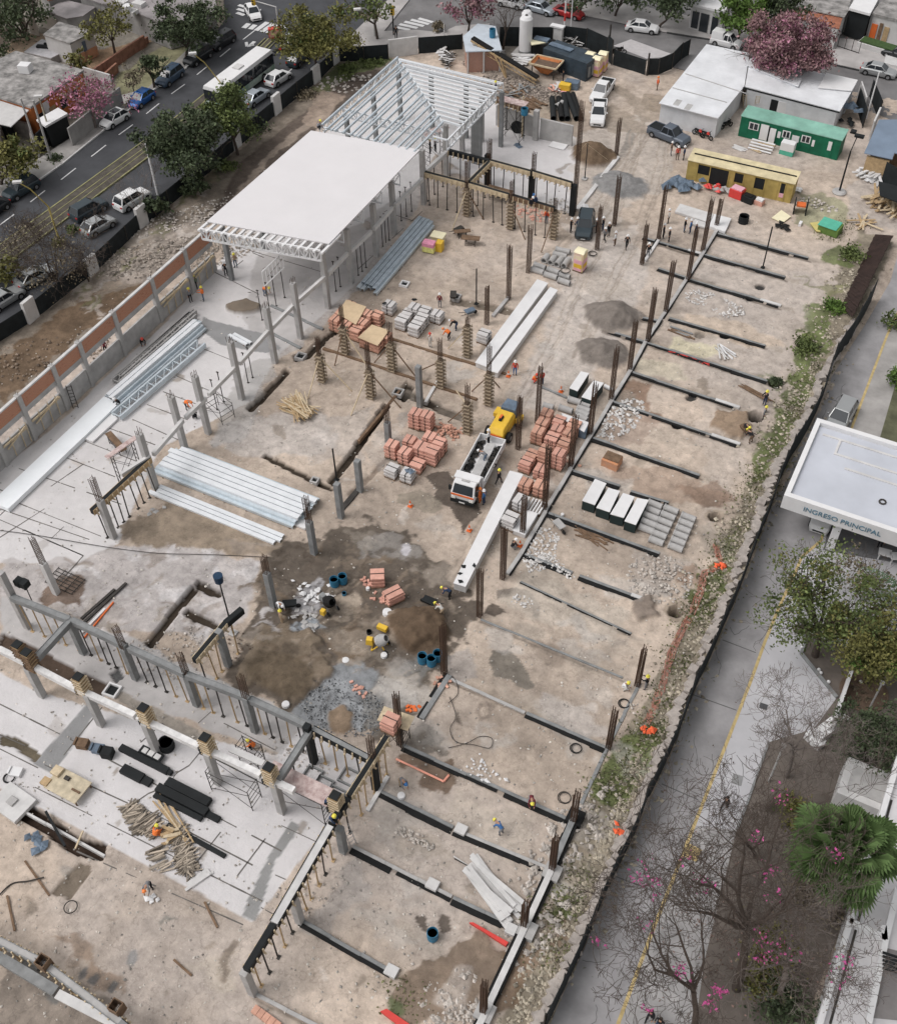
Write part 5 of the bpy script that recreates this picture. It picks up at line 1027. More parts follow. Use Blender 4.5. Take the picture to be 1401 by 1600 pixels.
def lattice(a,b,w,label,m,z=.15,hh=.5):
    p=G(*a);q=G(*b); L=(q-p).length; an=math.atan2(q.y-p.y,q.x-p.x); r=thing('lattice_girder',label,'girder',(p.x,p.y,0),an); 
    for s_ in (-1,1): mb=MB(); mb.box(0,L,s_*w/2-.09,s_*w/2+.09,z,z+hh); mb.build('chord',m,r)
    mb=MB(); n_=int(L/1.1)
    for i in range(n_): x=L*i/n_; mb.bar((x,-w/2,z+hh*.8),(x,w/2,z+hh*.8),.1); mb.bar((x,-w/2,z+hh*.8),(x+L/n_,w/2,z+hh*.8),.07)
    mb.build('lacing',m,r)
lattice((184,655),(316,541),1.0,'wide lattice girder on the near side of the truss bundle','gal'); lattice((183,602),(303,497),.8,'grey lattice girder on the wall side of the truss bundle','conc')
lattice((190,594),(306,491),.35,'slim grey lattice girder nearest the banded wall','conc')
profiles((366,527),(392,541),2,.4,'short white profiles beside the grey floor strip','wsteel',.2,1)
for i,(a,b,m_,l_) in enumerate((((120,985),(198,912),'dsteel','longest dark pipe lying beyond the beam crossing'),((128,968),(180,922),'dsteel','shorter dark pipe lying beside the longest one'),((128,990),(165,952),'white','white strip lying beyond the beam crossing'),((132,998),(178,942),'org','thin orange pipe lying beyond the beam crossing'))):
    p=G(*a);q=G(*b); mb=MB(); mb.bar((p.x,p.y,.1),(q.x,q.y,.1),.22 if i!=3 else .1,.12); solo(mb,'long_pipe',m_,l_,'pipe')
g=G(100,908); mb=MB()
for i in range(6): mb.bar((g.x-1.2,g.y-.8+i*.32,.1),(g.x+1.6,g.y-.8+i*.32,.1),.05)
for i in range(5): mb.bar((g.x-1.2+i*.68,g.y-.85,.13),(g.x-1.2+i*.68,g.y+.9,.13),.05)
solo(mb,'steel_grating','dsteel','dark steel grating beside the half cast left column','grating')
def toploc(px,h): g=G(px[0],px[1],h); return g
def palt(px,h,label,kind='brick',sz=(1.1,1.1),rz=0.0,**kw):
    g=G(px[0],px[1],h); rz=rz+random.uniform(-.05,.05)
    nm=kw.pop('nm','brick_pallet'); cat=kw.pop('cat','brick pallet')
    o=pallet((0,0),label,sz,h,kind,rz,**kw); o.location=(g.x,g.y,0); o.name=nm; o['category']=cat; return o
BP=[((854,643),1.2,'farthest left brick pallet of the big block beside the grey pipes'),((847.5,657.5),1.1,'brick pallet second down the left file of the big block'),((841,671),1.5,'tall brick pallet third down the left file of the big block'),((874,654),1.2,'brick pallet touching the white sheet at the far end of the big block'),((871,667),1.1,'brick pallet in the heart of the big block, far half'),((862.5,681),1.3,'brick pallet in the heart of the big block just above the tallest one'),((897,661),1.3,'brick pallet beside the blue grey box at the far right of the big block'),((890,674),1.2,'brick pallet second down the right file of the big block'),((882,689),1.2,'brick pallet third down the right file of the big block'),((852,700),2.0,'tallest brick pallet in the centre of the big block'),((873,705),1.9,'tall brick pallet at the right behind the rebar column'),((831,707),1.1,'brick pallet on the left flank of the tallest one'),((822,719),1.2,'leftmost brick pallet of the big block'),((845,730),1.2,'brick pallet in front of the tallest one'),((821,752),1.2,'brick pallet right behind the white panel end'),((845,756),1.3,'brick pallet beside the black roll and the tall rebar column')]
for p,h,l_ in BP: palt(p,h,l_,'brick' if random.random()<.6 else 'brickl')
BP2=[((649,642),1.9,'tall pink brick pallet at the back left of the pile near the truck'),((667,646),1.9,'tall pink brick pallet at the back right of the pile near the truck'),((640,685),1.2,'wide low pink pallet behind the square ones'),((612,692),1.6,'leftmost tall pink brick pallet near the truck'),((633,703),1.5,'pink brick pallet with three loose bricks on top'),((657,695),1.7,'pink brick pallet in the centre of the pile near the truck'),((675,701),1.7,'pink brick pallet nearest the truck cab'),((671,679),1.6,'far pink pallet beside the tumbled bricks'),((686,688),1.6,'pink pallet touching the tumbled bricks'),((652,722),1.0,'low orange toned pallet at the front of the pile')]
for p,h,l_ in BP2: palt(p,h,l_,'brickl')
palt((612.5,729),1.1,'front left pallet of wrapped bricks with broken top',kind='block',cat='brick pallet'); o=palt((636.5,736),1.1,'front pallet of wrapped bricks with a blue sheet thrown over',kind='block')
g=G(637,735,1.15); mb=MB(); mb.rockpile([(g.x,g.y,1.15),(g.x+.3,g.y,1.2)],.35,.45,.3); solo(mb,'plastic_sheet','tarpb','crumpled light blue sheet on the wrapped brick pallet','sheet')
BP3=[(524,496),(540,505),(556,512),(533,486),(550,494),(566,501),(546,474),(560,481),(575,488),(589,489),(572,524),(587,530),(601,521),(586,515)]
NM3='left front corner|second at the front|third at the front|left middle|centre|right middle|left back|second at the back|third at the back|uncovered right back corner|near corner of the smaller group|front of the smaller group|right corner of the smaller group|back of the smaller group'.split('|')
for p,l_ in zip(BP3,NM3): palt(p,1.5 if p[1]<510 else 1.35,'brick pallet of the plywood covered block: '+l_,'brick')
pslab([(541,468),(572,479),(556,507),(527,490)],1.58,.05,'plywood_sheet','large plywood cover over the bigger brick group','plywood',mat('plywood',(.60,.46,.30),var=.1)); pslab([(581,507),(608,516),(590,540),(559,527)],1.45,.05,'plywood_sheet','plywood cover over the smaller brick group',"plywood",mat('plywood'))
WBK=[((608,473),1.2,'white block pallet with a black lump on it, far left'),((647,477),1.1,'white block pallet with a black bag, middle of the back row'),((637,486),.8,'lower white block pallet in the middle'),((664,482),1.1,'white block pallet right of the black bag'),((683,488),1.1,'rightmost white block pallet of the group'),((628,496),1.3,'front left white block pallet'),((658,494),1.3,'white block pallet between the front one and the back row'),((648.5,506),1.3,'frontmost white block pallet'),((756,518),1.2,'lone white block pallet at the long white panels'),((814,779),1.3,'white wrapped block pallet behind the white slatted one'),((797,806),1.3,'white block pallet with black diagonal print beside the long panel')]
for p,h,l_ in WBK: palt(p,h,l_,'block',sz=(1.15,1.15),nm='block_pallet',cat='block pallet')
for px,z in (((646,470),1.1),((599,475),1.2)):
    g=G(px[0],px[1],z); mb=MB(); mb.rockpile([(g.x,g.y,z+.1),(g.x+.15,g.y+.1,z+.12)],.22,.28,.8); solo(mb,'bag','black','black bag on the white blocks, '+('back row' if px[0]>620 else 'far left pallet'),'bag')
pslab([(820,796),(840,802),(820,836),(801,829)],.5,.45,'panel_stack','small white panel stack at the foot of the thin rebar column','panel stack','white','concl')
g=G(837,789,.5); r=thing('slatted_pallet','white slatted pallet beside the tall rebar column','pallet',(g.x,g.y,0)); mb=MB()
for i in range(5): mb.box(-.6+i*.27,-.45+i*.27,-.75,.75,.3,.4)
mb.build('slats','white',r); mb=MB(); mb.box(-.6,.7,-.7,-.6,0,.29); mb.box(-.6,.7,.6,.7,0,.29); mb.build('bearer','woodd',r)
pslab([(877,645),(920,660),(912,675),(880,655)],1.0,.06,'sheet_cover','white sheet over the far right of the big pallet block','sheet','white'); pslab([(907,660),(919,663),(915,675),(904,672)],.95,.9,'blue_grey_box','blue grey box at the right end of the pallet block','box','tarpb')
palt((589,896),1.3,'pink brick pallet in the mud beside the mixers',kind='brickl',rz=.5); palt((614,924),1.1,'toppled pink brick pack in the mud behind the mixers',kind='brickl',rz=1.0,sz=(1.5,1.1)); o=pallet((0,0),'lone pink brick pack standing on the shored beam end',(1.1,1.1),1.35,'brickl',0,layers=5); o.location=G(609.5,1122,4.6)-Vector((0,0,1.35)); 
g=G(956,716,.8); r=thing('brick_crate','orange brick stack with a dark lid in an empty plot','brick stack',(g.x,g.y,0),-.05); mb=MB(); mb.box(-.75,.75,-.6,.6,0,.8); mb.build('bricks',brickify(mat('crate_brick',(.62,.27,.12),var=.15),(.55,.25,.13)),r); mb=MB(); mb.box(-.72,.72,-.35,.62,.8,.9); mb.build('lid','woodd',r)
for px,n_,l_,m_ in (((700,676),60,'heap of tumbled clay bricks behind the truck','brick'),((885,721),8,'few loose bricks at the main beam line','brick'),((578,913),14,'broken bricks between the pallets in the mud','brickl'),((596,937),12,'broken bricks under the toppled pack','brickl'),((560,1075),12,'broken bricks and boards on the wet mud','brickl'),((690,1065),10,'loose bricks in the channel by the barrels','brick'),((640,1108),9,'orange plastic netting and bricks by the beam','org'),((415,1592),0,'',''),((842,323-14),0,'','')):
    if not n_: continue
    g=G(*px); mb=MB(); random.seed(int(px[0]))
    for i in range(n_):
        d=random.gauss(0,.55 if n_>20 else .4); e=random.gauss(0,.45 if n_>20 else .25); T=Matrix.Translation((g.x+d,g.y+e,max(.05,.75-abs(d)*.5-abs(e)*.6) if n_>20 else .1))@Matrix.Rotation(random.random()*6,4,'Z')@Matrix.Rotation(random.uniform(-.5,.5),4,'X'); mb.T=T; mb.box(-.14,.14,-.09,.09,-.07,.07)
    mb.T=None; stuff(tag(mb.build('loose_bricks',m_,None,(g.x,g.y,0)),l_,'loose bricks'))
g=G(417,1592); r=thing('brick_row','flat row of orange hollow bricks at the bottom edge','bricks',(g.x,g.y,0),-.1); mb=MB()
for i in range(5): mb.box(-1+i*.4,-.63+i*.4,-.25,.25,0,.3)
mb.build('bricks','brick',r)
def pipe(a,b,label,rad=.3,z=None,m='conc',group=None,nm='concrete_pipe'):
    z=rad if z is None else z; p=G(a[0],a[1],z);q=G(b[0],b[1],z); mb=MB(); c=(p+q)/2; mb.tube(p,q,rad,rad*.74,14); d=(q-p).normalized(); mb.tube(p,p+d*.12,rad*1.12,rad,14)
    return solo(mb,nm,m,label,'pipe',org=(c.x,c.y,z-rad),group=group)
R_=[('first','left'),('second','middle'),('third','right')]
for c_,(ox,oy,sx,sy,n_,nmn) in enumerate(((1012,784,-3.4,9.6,5,'left'),(1037,792,-4.6,9.8,6,'middle'),(1064,804,-4.0,9.4,6,'right'))):
    for i in range(n_): a=(ox+sx*i,oy+sy*i); pipe(a,(a[0]+22,a[1]+8.5),f'concrete pipe, {ORD[i]} from the back in the {nmn} file beside the white topped boxes',.29)
for i,(a,b) in enumerate((((849,408),(855,399)),((859,411),(866,402)),((869,414),(877,404)),((880,416),(888,405)))): pipe(a,b,f'concrete pipe showing its dark mouth, {ORD[i]} from the left beside the lone toilet cabin',.33)
for a,b,l_ in (((868,389),(890,394),'back pipe lying crossways at the left of the toilet cabin'),((864,396),(885,401),'pipe lying crossways just in front of the back one'),((830,420),(849,426),'front row pipe farthest left in the centre pipe stack'),((850,428),(870,434),'front row pipe in the middle of the centre pipe stack'),((872,437),(890,443),'front row pipe with a wire coil on it'),((834,413),(852,419),'upper left pipe of the centre stack'),((855,420),(873,426),'upper middle pipe of the centre stack'),((874,428),(890,433),'upper right pipe of the centre stack'),
 ((848,633),(864,637),'pipe behind the far brick pallet'),((873,636),(894,643),'pipe along the back of the white sheet'),((887,623),(907,629),'pipe in front of the left white topped crate'),((902,636),(921,643),'upper pipe beside the rebar column at the crates'),((900,642),(919,650),'middle pipe beside the rebar column at the crates'),((900,648),(917,657),'lower pipe beside the rebar column at the crates'),((909,630),(922,635),'short pipe right under the right crate')): pipe(a,b,l_,.3)
pipe((944,603),(957,609),'white plastic pipe joining the right crate to the beam line',.2,m='white',nm='plastic_pipe')
for i,(a,b,m_) in enumerate((((862,158),(864,190),'black'),((872,158),(877,190),'tar'),((880,152),(886,190),'black'),((886,151),(900,190),'black'),((894,152),(906,190),'tar'),((868,172),(878,165),'conc'))):
    p=G(*a);q=G(*b); mb=MB(); mb.tube((p.x,p.y,.4),(q.x,q.y,.4),.36,.3,12); solo(mb,'black_pipe',m_,f'{"thick black drainage pipe" if i<5 else "grey hose"} behind the block wall, {ORD[i]} from the left','pipe')
def planks(px,n,L,label,m='woodp',rz=0,spread=.5,w=.14,nm='plank_pile',pile=.25,jit=.25,cat='planks'):
    g=G(*px); random.seed(int(px[0]*3)); r=thing(nm,label,cat,(g.x,g.y,0),rz); 
    for k_ in range(2):
        mb=MB()
        for i in range(n//2):
            a=random.gauss(0,jit); y=random.uniform(-spread,spread); l=L*random.uniform(.6,1.05)/2; z=random.uniform(.05,pile); x=random.uniform(-.3,.3); c,s_=math.cos(a),math.sin(a)
            mb.bar((x-c*l,y-s_*l,z),(x+c*l,y+s_*l,z+random.uniform(-.03,.08)),w,.06)
        mb.build('planks',m if k_==0 else {'wood':'woodp','woodp':'wood','concd':'woodd','conc':'concd'}.get(m,'concl' if m!='woodd' else 'woodd') if isinstance(m,str) else m,r)
    return r
planks((468,641),60,3.6,'heap of yellow timber battens on the open ground','wood',-.35,.9,.1,'batten_heap',.7,.35)
planks((768,1393),16,5.2,'pile of pale dismantled boards beside the ground beam','concl',-.42,.7,.3,pile=.4,jit=.08); planks((733,1355),2,3,'thin rusty rod lying in a plot','dsteel',-.1,.1,.06,'steel_rod',.1,0.02,'rod')
OFC=mat('offcuts',(.27,.23,.185),var=.3,island=.65); planks((215,1278),90,1.3,'left heap of formwork offcuts on the slab',OFC,1.1,1.2,.09,'offcut_heap',.18,.3); planks((240,1292),60,1.2,'offcuts stacked beside the crouching orange worker',OFC,1.1,.8,.1,'offcut_heap',.3,.2); planks((288,1330),150,1.4,'right heap of formwork offcuts at the slab edge',OFC,.9,1.7,.08,'offcut_heap',.25,.7); planks((268,1308),20,1.0,'pale boards at the top of the right offcut heap','woodp',.6,.5,.2,'offcut_heap',.6,.4); planks((250,1345),20,1.2,'fringe of short boards at the slab edge',OFC,.9,.9,.12,'offcut_heap',.3,.2)
planks((275,1285),14,4.4,'long pale battens above the crouching orange worker','woodp',-.42,.35,.1,pile=.25,jit=.05); planks((310,1375),14,1.6,'row of short pale boards along the slab edge','concl',-.42+1.57,.2,.2,'board_row',.1,.02)
planks((1385,322),34,4.2,'collapsed heap of pale timber against the right fence','woodp',1.1,2.0,.25,'timber_heap',.9,.5); planks((1365,275),30,3.6,'white and grey scrap boards under the blue roof','white',1.2,1.3,.3,'scrap_heap',.7,.5); planks((1350,352),10,3,'few boards left of the collapsed timber','woodp',1.2,.7,.2,pile=.3,jit=.6)
planks((1180,615),8,3.6,'wooden ladder frame lying on the plot','woodd',-.3,.3,.08,'ladder',.12,.02,'ladder'); planks((1130,560-8),10,2.2,'coiled bundle of white pipes on a plot','white',-.8,.5,.12,'pipe_bundle',.3,.35,'pipes')
planks((1065,519),6,2.6,'grey mesh panel with a red strip on a plot','concd',-.1,.5,.2,'reinforcing_mesh',.15,.02,'mesh'); planks((926,838),12,3.2,'grey rebar mats lying on the second paved plot','woodd',-.15,.6,.1,'rebar_mat',.1,.12,'mat')
planks((1197,233-8),6,1.8,'two slatted pallets on the ground before the green cabin','woodp',-.25,.7,.25,'slatted_pallet',.1,.02,'pallet'); planks((1155,233),6,1.8,'slatted pallets at the left of the steps','concl',-.25,.7,.25,'slatted_pallet',.1,.02,'pallet'); planks((1178,238),5,1.8,'dark edged pallet between the pallets and the yellow cabin','woodp',-.25,.7,.25,'slatted_pallet',.1,.02,'pallet')
pslab([(733,1441),(739,1441),(794,1472),(790,1478)],.3,.25,'red_board','red painted channel board lying by the dug soil','board','redp'); pslab([(594,1580),(604,1576),(640,1600),(628,1606)],.3,.25,'red_board','short red board at the bottom edge','board','redp')
p=G(619,1186,.1);q=G(693,1221,.1); mb=MB(); mb.cyl(p,q,.08,n=8); mb.cyl(q,q+Vector((.1,.6,.0)),.09,n=8); solo(mb,'orange_pipe',mat('salmon_plastic',(.75,.33,.24),.5),'long salmon plastic pipe on the wet soil','pipe')
def boxes(px,rz,parts,name,label,cat,m):
    g=G(*px); r=thing(name,label,cat,(g.x,g.y,0),rz); 
    for nm,(x0,x1,y0,y1,z0,z1),mm in parts: mb=MB(); mb.box(x0,x1,y0,y1,z0,z1); mb.build(nm,mm,r,bevel=.02)
    return r
rz=-.0
boxes((225,1188),rz,[('beam',(-2.0,2.2,-.25,.25,.05,.4),'black'),('end_cap',(2.2,2.5,-.18,.18,.05,.35),'black')],'black_profile_pack','long black pack below the small white tray','pack','black')
boxes((214,1214),rz,[('pack',(-1.2,.6,-.35,.35,.05,.4),'black'),('pack',(.6,1.3,-.3,.3,.05,.32),'black')],'black_profile_pack','short black pack in two lengths','pack','black')
boxes((298,1254),rz,[('pack',(-2.3,1.3,.15,.8,.05,.45),'black'),('pack',(-2.6,1.6,-.5,.1,.05,.5),'black'),('pack',(-2.5,1.5,-.9,-.55,.05,.3),'black'),('pack',(1.6,2.6,-.45,0,.05,.3),'black')],'black_profile_pack','largest black pack group on the lower slab','pack','black')
boxes((307,1314),rz-.02,[('beam',(-2.4,2.4,-.16,.16,.02,.2),'black')],'black_profile_pack','slim long black bar pack right of the offcuts','pack','black')
boxes((238,1182),rz,[('tray',(-.95,.95,-.35,.35,.3,.4),'black'),('foam_block',(-.7,-.3,-.2,.2,.4,.5),'concl'),('foam_block',(-.2,.25,-.2,.2,.4,.5),'concl'),('foam_block',(.35,.8,-.2,.2,.4,.5),'concl')],'tray_table','small black tray table with three pale blocks','table','black')
boxes((108,1232),rz+.0,[('table_top',(-1.3,1.5,-.9,.9,.55,.65),mat('bench_top',(.52,.45,.33),var=.25,sc=2)),('leg',(-1.2,-1.1,-.8,-.7,0,.55),'woodd'),('leg',(1.3,1.4,-.8,-.7,0,.55),'woodd'),('leg',(1.3,1.4,.7,.8,0,.55),'woodd'),('leg',(-1.2,-1.1,.7,.8,0,.55),'woodd'),('box',(-1.5,-.8,.1,.8,.65,.9),'woodp'),('box',(-1.7,-1.1,-.8,-.2,.5,.75),'wood'),('tool',(-.4,0,.2,.5,.65,.8),'dsteel'),('tool',(.6,1.3,-.2,-.05,.65,.75),'woodd')],'work_bench','cream work bench with boxes and tools on the lower slab','bench','cream')
for px,l_,m_,h in (((131,1165),'open cardboard box with tools on the lower slab','woodd',.5),((170,1180),'black crate with a lid on the lower slab','black',.7),((155,1172),'small blue grey tool box beside the black crate','tarpb',.35),((27,1208),'small white box at the left edge of the slab','white',.3)):
    boxes(px,.3,[('box',(-.4,.4,-.35,.35,0,h),m_),('flap',(-.55,-.4,-.3,.3,h-.1,h+.12),m_)],'tool_box',l_,'box',m_)
boxes((22,1256),-.1,[('slab',(-1.3,1.3,-1.0,1.0,0,.35),'concl'),('coil',(-.3,.3,-.3,.3,.35,.5),'conc')],'plaster_tub','white block with a hose coil at the left end of the soil trench','block','concl')
def ringm(px,R,t,label,m,nm='hose_coil',cat='hose',z=.08,turns=2):
    g=G(*px); mb=MB(); 
    for k_ in range(turns):
        t=min(t,.035); rr=R*(1-.13*k_); pts=[(g.x+rr*math.cos(a)+.05*k_,g.y+rr*math.sin(a),z+.04*k_) for a in [2*math.pi*i/18 for i in range(19)]]
        for a,b in zip(pts,pts[1:]): mb.cyl(a,b,t,n=5,caps=False)
    return solo(mb,nm,m,label,cat)
ringm((112,1419),.42,.035,'bicycle wheel like ring lying on the dirt','tyre','ring','ring',.2,1); ringm((15,1216),.4,.06,'black hose coil at the left edge','tyre'); ringm((899,1170),.4,.05,'black hose coil left of the edge column','tyre'); ringm((974,1100),.4,.06,'black hose coil below the crouching worker','tyre'); ringm((925,397),.45,.04,'wire ring at the thick rebar column','dsteel'); ringm((882,432),.5,.04,'wire coil on the front pipes','dsteel',z=.75); ringm((881,1247),.45,.03,'thin wire coil in the corner plot','dsteel')
def hose(pts,t,label,m,nm='hose'):
    mb=MB(); P=[G(*p) for p in pts]; Q=[]
    for i in range(len(P)-1):
        p0=P[max(0,i-1)];p1=P[i];p2=P[i+1];p3=P[min(len(P)-1,i+2)]
        for k_ in range(5): t_=k_/5; Q.append(.5*((2*p1)+(-p0+p2)*t_+(2*p0-5*p1+4*p2-p3)*t_**2+(-p0+3*p1-3*p2+p3)*t_**3))
    Q.append(P[-1])
    for a,b in zip(Q,Q[1:]): mb.cyl((a.x,a.y,.12),(b.x,b.y,.12),t,n=5,caps=False)
    return solo(mb,nm,m,label,'hose')
hose([(702,1090),(712,1120),(703,1140),(712,1160),(740,1165),(765,1170),(768,1155),(750,1152),(730,1162),(700,1170)],.025,'thin hose looping over the plot near the puddle','dsteel'); hose([(690,1050),(710,1062),(715,1085),(700,1100)],.025,'thin hose near the barrels','dsteel')
hose([(0,830),(60,838),(130,850),(180,858),(250,866),(330,868),(420,872)],.03,'dark cable running across the dusty slab','dsteel','cable'); hose([(0,1400),(20,1382),(45,1378),(70,1372)],.05,'curved cable in the lower left dirt','dsteel','cable')
def barrel(px,label,m='bluep',r0=.29,h=.88,z=0,cat='barrel',nm='barrel'):
    g=G(px[0],px[1],z); r=thing(nm,label,cat,(g.x,g.y,z)); mb=MB(); mb.lathe([(r0*.95,0),(r0,.05),(r0,h*.33),(r0*1.05,h*.36),(r0,h*.4),(r0,h*.66),(r0*1.05,h*.7),(r0,h*.74),(r0,h),(r0*.9,h),(r0*.9,h*.3)],n=16); mb.build('drum',m,r,smooth=False)
    mb=MB(); mb.lathe([(.01,h*.7),(r0*.88,h*.7)],n=14) if m!='white' else mb.lathe([(r0*.9,h),(.01,h+.03)],n=14); mb.build('contents' if m!='white' else 'lid',mat('dark_water',(.02,.04,.06),.15) if m!='white' else 'white',r); return r
for px,l_ in (((523,915),'left blue barrel of the pair above the mixers'),((536,910),'right blue barrel of the pair above the mixers'),((660,1034),'left blue barrel of the three beside the dark rebar column'),((674,1038),'middle blue barrel of the three beside the dark rebar column'),((684,1030),'rear blue barrel of the three, tilted over the others'),((676,1465),'blue barrel in the puddle of the lower plot'),): barrel(px,l_,r0=.36)
barrel((262,1168),'large black tub at the foot of the fourth column on the slab','black',.55,.8); 
for px,l_,m_,a,h in (((538,930),'small dark blue bucket near the barrel pair','bluep',.18,.32),((600,1026),'white bucket ring below the yellow mixer','white',.24,.3),((540,1032),'white round lid on the mud','white',.26,.1),((447,1103),'white round lid above the long dark beam','white',.28,.3),((577,990),'black bucket beside the yellow mixer','black',.2,.35),((627,1246),'white round lid on the ground beam','white',.26,.35),((605,960),'white bag like bucket near the sand','white',.35,.4),((575,930-8),'small white bucket behind the pallets','white',.15,.3),((878,806),'white bucket at the pipes','white',.14,.25),((1160,348),'black rounded container lying near the white slabs','black',.55,.9)): barrel(px,l_,m_,a,h,cat='bucket',nm='bucket')
def mixer(px,rz,label,m_='yel'):
    g=G(*px); r=thing('cement_mixer',label,'cement mixer',(g.x,g.y,0),rz)
    mb=MB(); mb.bar((-.5,-.4,.05),(.3,-.35,1.0),.07); mb.bar((-.5,.4,.05),(.3,.35,1.0),.07); mb.bar((.6,-.4,.05),(.3,-.35,1.0),.07); mb.bar((.6,.4,.05),(.3,.35,1.0),.07); mb.bar((-.5,-.4,.1),(-.5,.4,.1),.07); mb.build('frame',m_,r)
    mb=MB(); mb.T=Matrix.Translation((.25,0,1.05))@Matrix.Rotation(math.radians(50),4,'Y'); mb.lathe([(.22,-.5),(.46,-.3),(.5,.0),(.42,.3),(.28,.52),(.25,.52),(.38,.28),(.4,0)],n=16); mb.build('drum','conc' if m_=='yel' else 'tar',r,smooth=False)
    mb=MB(); mb.box(-.95,-.4,-.25,.25,.5,1.05,.05,.05); mb.build('motor_box',m_,r)
    for s_ in (-1,1): mb=MB(); mb.cyl((.6,s_*.42,.2),(.6,s_*.5,.2),.2,n=12); mb.build('wheel','tyre',r)
    return r
mixer((592,1012),.3,'yellow framed cement mixer with a grey drum in the mud centre'); mixer((514,950),-.4,'dark cement mixer beside the white powder heap',m_='concd')
g=G(504,952,1); mb=MB(); mb.cb((g.x,g.y,.4),(.35,.35,.5)); solo(mb,'yellow_box','yel','small yellow motor box left of the dark mixer','box'); g=G(597,978,.8); mb=MB(); mb.cb((g.x,g.y,.4),(.8,.4,.35)); solo(mb,'yellow_box','yel','yellow bin behind the yellow mixer','bin')
def barrow(px,rz,label,m='black',load=None):
    g=G(*px); r=thing('wheelbarrow',label,'wheelbarrow',(g.x,g.y,0),rz); mb=MB(); mb.loft([[(-.3,-.2,.35),(.35,-.2,.3),(.35,.2,.3),(-.3,.2,.35)],[(-.5,-.34,.68),(.6,-.3,.68),(.6,.3,.68),(-.5,.34,.68)]]); mb.build('tray',m,r)
    mb=MB(); mb.bar((.6,-.05,.2),(-1.1,-.28,.6),.04); mb.bar((.6,.05,.2),(-1.1,.28,.6),.04); mb.bar((-.3,-.2,.4),(-.35,-.24,0),.04); mb.bar((-.3,.2,.4),(-.35,.24,0),.04); mb.build('handle','dsteel',r)
    mb=MB(); mb.cyl((.7,-.05,.2),(.7,.05,.2),.2,n=14); mb.build('wheel','tyre',r); return r
barrow((672,946),3.1,'dark wheelbarrow pushed over the mud'); barrow((453,950),.6,'dark wheelbarrow at the white powder heap'); barrow((872,826),-.5,'grey wheelbarrow left on the second paved plot','conc'); barrow((716,365),1.2,'dark wheelbarrow with upright handle in front of the frame','dsteel'); barrow((708,1000-532),2.0,'dark wheelbarrow near the open pit','dsteel'); barrow((1163,677),2.6,'dark wheelbarrow between the two diggers','woodd'); barrow((733,493),1.0,'blue grey wheelbarrow behind the orange vest workers','tarpb')
def scaffold(px,label,L=2.4,W_=1.2,h=3.0,rz=0.0,deck=None,z=0):
    g=G(*px); r=thing('scaffold',label,'scaffold',(g.x,g.y,z),rz); mb=MB()
    for x in (-L/2,L/2):
        for y in (-W_/2,W_/2): mb.cyl((x,y,0),(x,y,h),.035,n=6)
        zz=.4
        while zz<h: mb.bar((x,-W_/2,zz),(x,W_/2,zz),.035); zz+=.55
    for y in (-W_/2,W_/2): mb.bar((-L/2,y,.3),(L/2,y,h*.8),.03); mb.bar((L/2,y,.3),(-L/2,y,h*.8),.03); mb.bar((-L/2,y,h-.1),(L/2,y,h-.1),.035)
    mb.build('frame','dsteel',r)
    if deck: mb=MB(); mb.box(-L/2-.5,L/2+.5,-W_/2,W_/2,h,h+.07); mb.build('deck',deck,r)
    return r
PK=mat('pink_boards',(.55,.36,.34),.85,var=.4,sc=2.5,second=(.66,.56,.53))
scaffold((205,745),'scaffold with a pink plank platform beside the inner columns',2.2,.5,3.6,1.35,PK); scaffold((185,700),'low bench like trestle beside the pink platform',2.0,.6,.8,-.4,'woodd')
scaffold((478,1260),'scaffold tower with a red spattered deck at the fifth stub',4.0,1.3,3.2,-.0,PK); scaffold((370,1240),'bare scaffold frame under the white beam right of the crack',3.4,1.1,2.6,0); scaffold((395,1188),'light scaffold frame beside the orange helmet worker',1.6,.8,2.2,0)
scaffold((680,262),'scaffold with pink deck at the roof corner',2.6,1.2,4.6,1.2,PK); scaffold((345,648),'low scaffold frames at the worker in orange between the columns',2.4,1.4,1.8,-.3); scaffold((800,220),'scaffold frame standing before the grey block wall',2.4,1.2,5.0,0,PK); scaffold((780,312),'stacked trestles inside the square bay',2.0,1.0,1.2,0,'woodd')
scaffold((735,382),'small trestle left in front of the frame',1.0,.8,.8,.3,'woodd'); scaffold((722,370),'small trestle right beside the wheelbarrow',.8,.6,.7,.6,'woodd')
scaffold((622,1160),'trestle of thin posts carrying the lone pink brick pack',1.3,1.2,3.2,.1,'woodp')
def ladder(a,b,za,zb2,label,w=.45,m='dsteel'):
    p=G(a[0],a[1],za);q=G(b[0],b[1],zb2); d=(q-p).normalized(); s_=d.cross(Vector((0,0,1))).normalized()*w/2; mb=MB(); mb.bar(p-s_,q-s_,.05); mb.bar(p+s_,q+s_,.05); n_=int((q-p).length/.35)
    for i in range(n_): c=p.lerp(q,(i+.5)/n_); mb.bar(c-s_,c+s_,.035)
    solo(mb,'ladder',m,label,'ladder')
ladder((119,638),(107,602),0,2.6,'grey ladder leaning on the banded wall'); ladder((553,1322),(540,1290),0,2.0,'pale ladder at the end of the ground beam under the shored beam',m='conc'); ladder((866,352),(874,332),0,1.0,'short ladder at the right clamp column',m='woodp')
ladder((1180,208-38),(1184,150),0,2.6,'wooden ladder leaning against the white hut wall',m='woodp'); ladder((1163,170),(1163,148),0,2.4,'short wooden ladder by the dark door',m='woodp')
def cone(px,label):
    g=G(*px); r=thing('traffic_cone',label,'traffic cone',(g.x,g.y,.02)); mb=MB(); mb.box(-.2,.2,-.2,.2,0,.04); mb.lathe([(.15,.04),(.03,.7)],n=12); mb.build('cone_body','org',r); mb=MB(); mb.lathe([(.112,.25),(.088,.4)],n=12); mb.build('white_band','white',r)
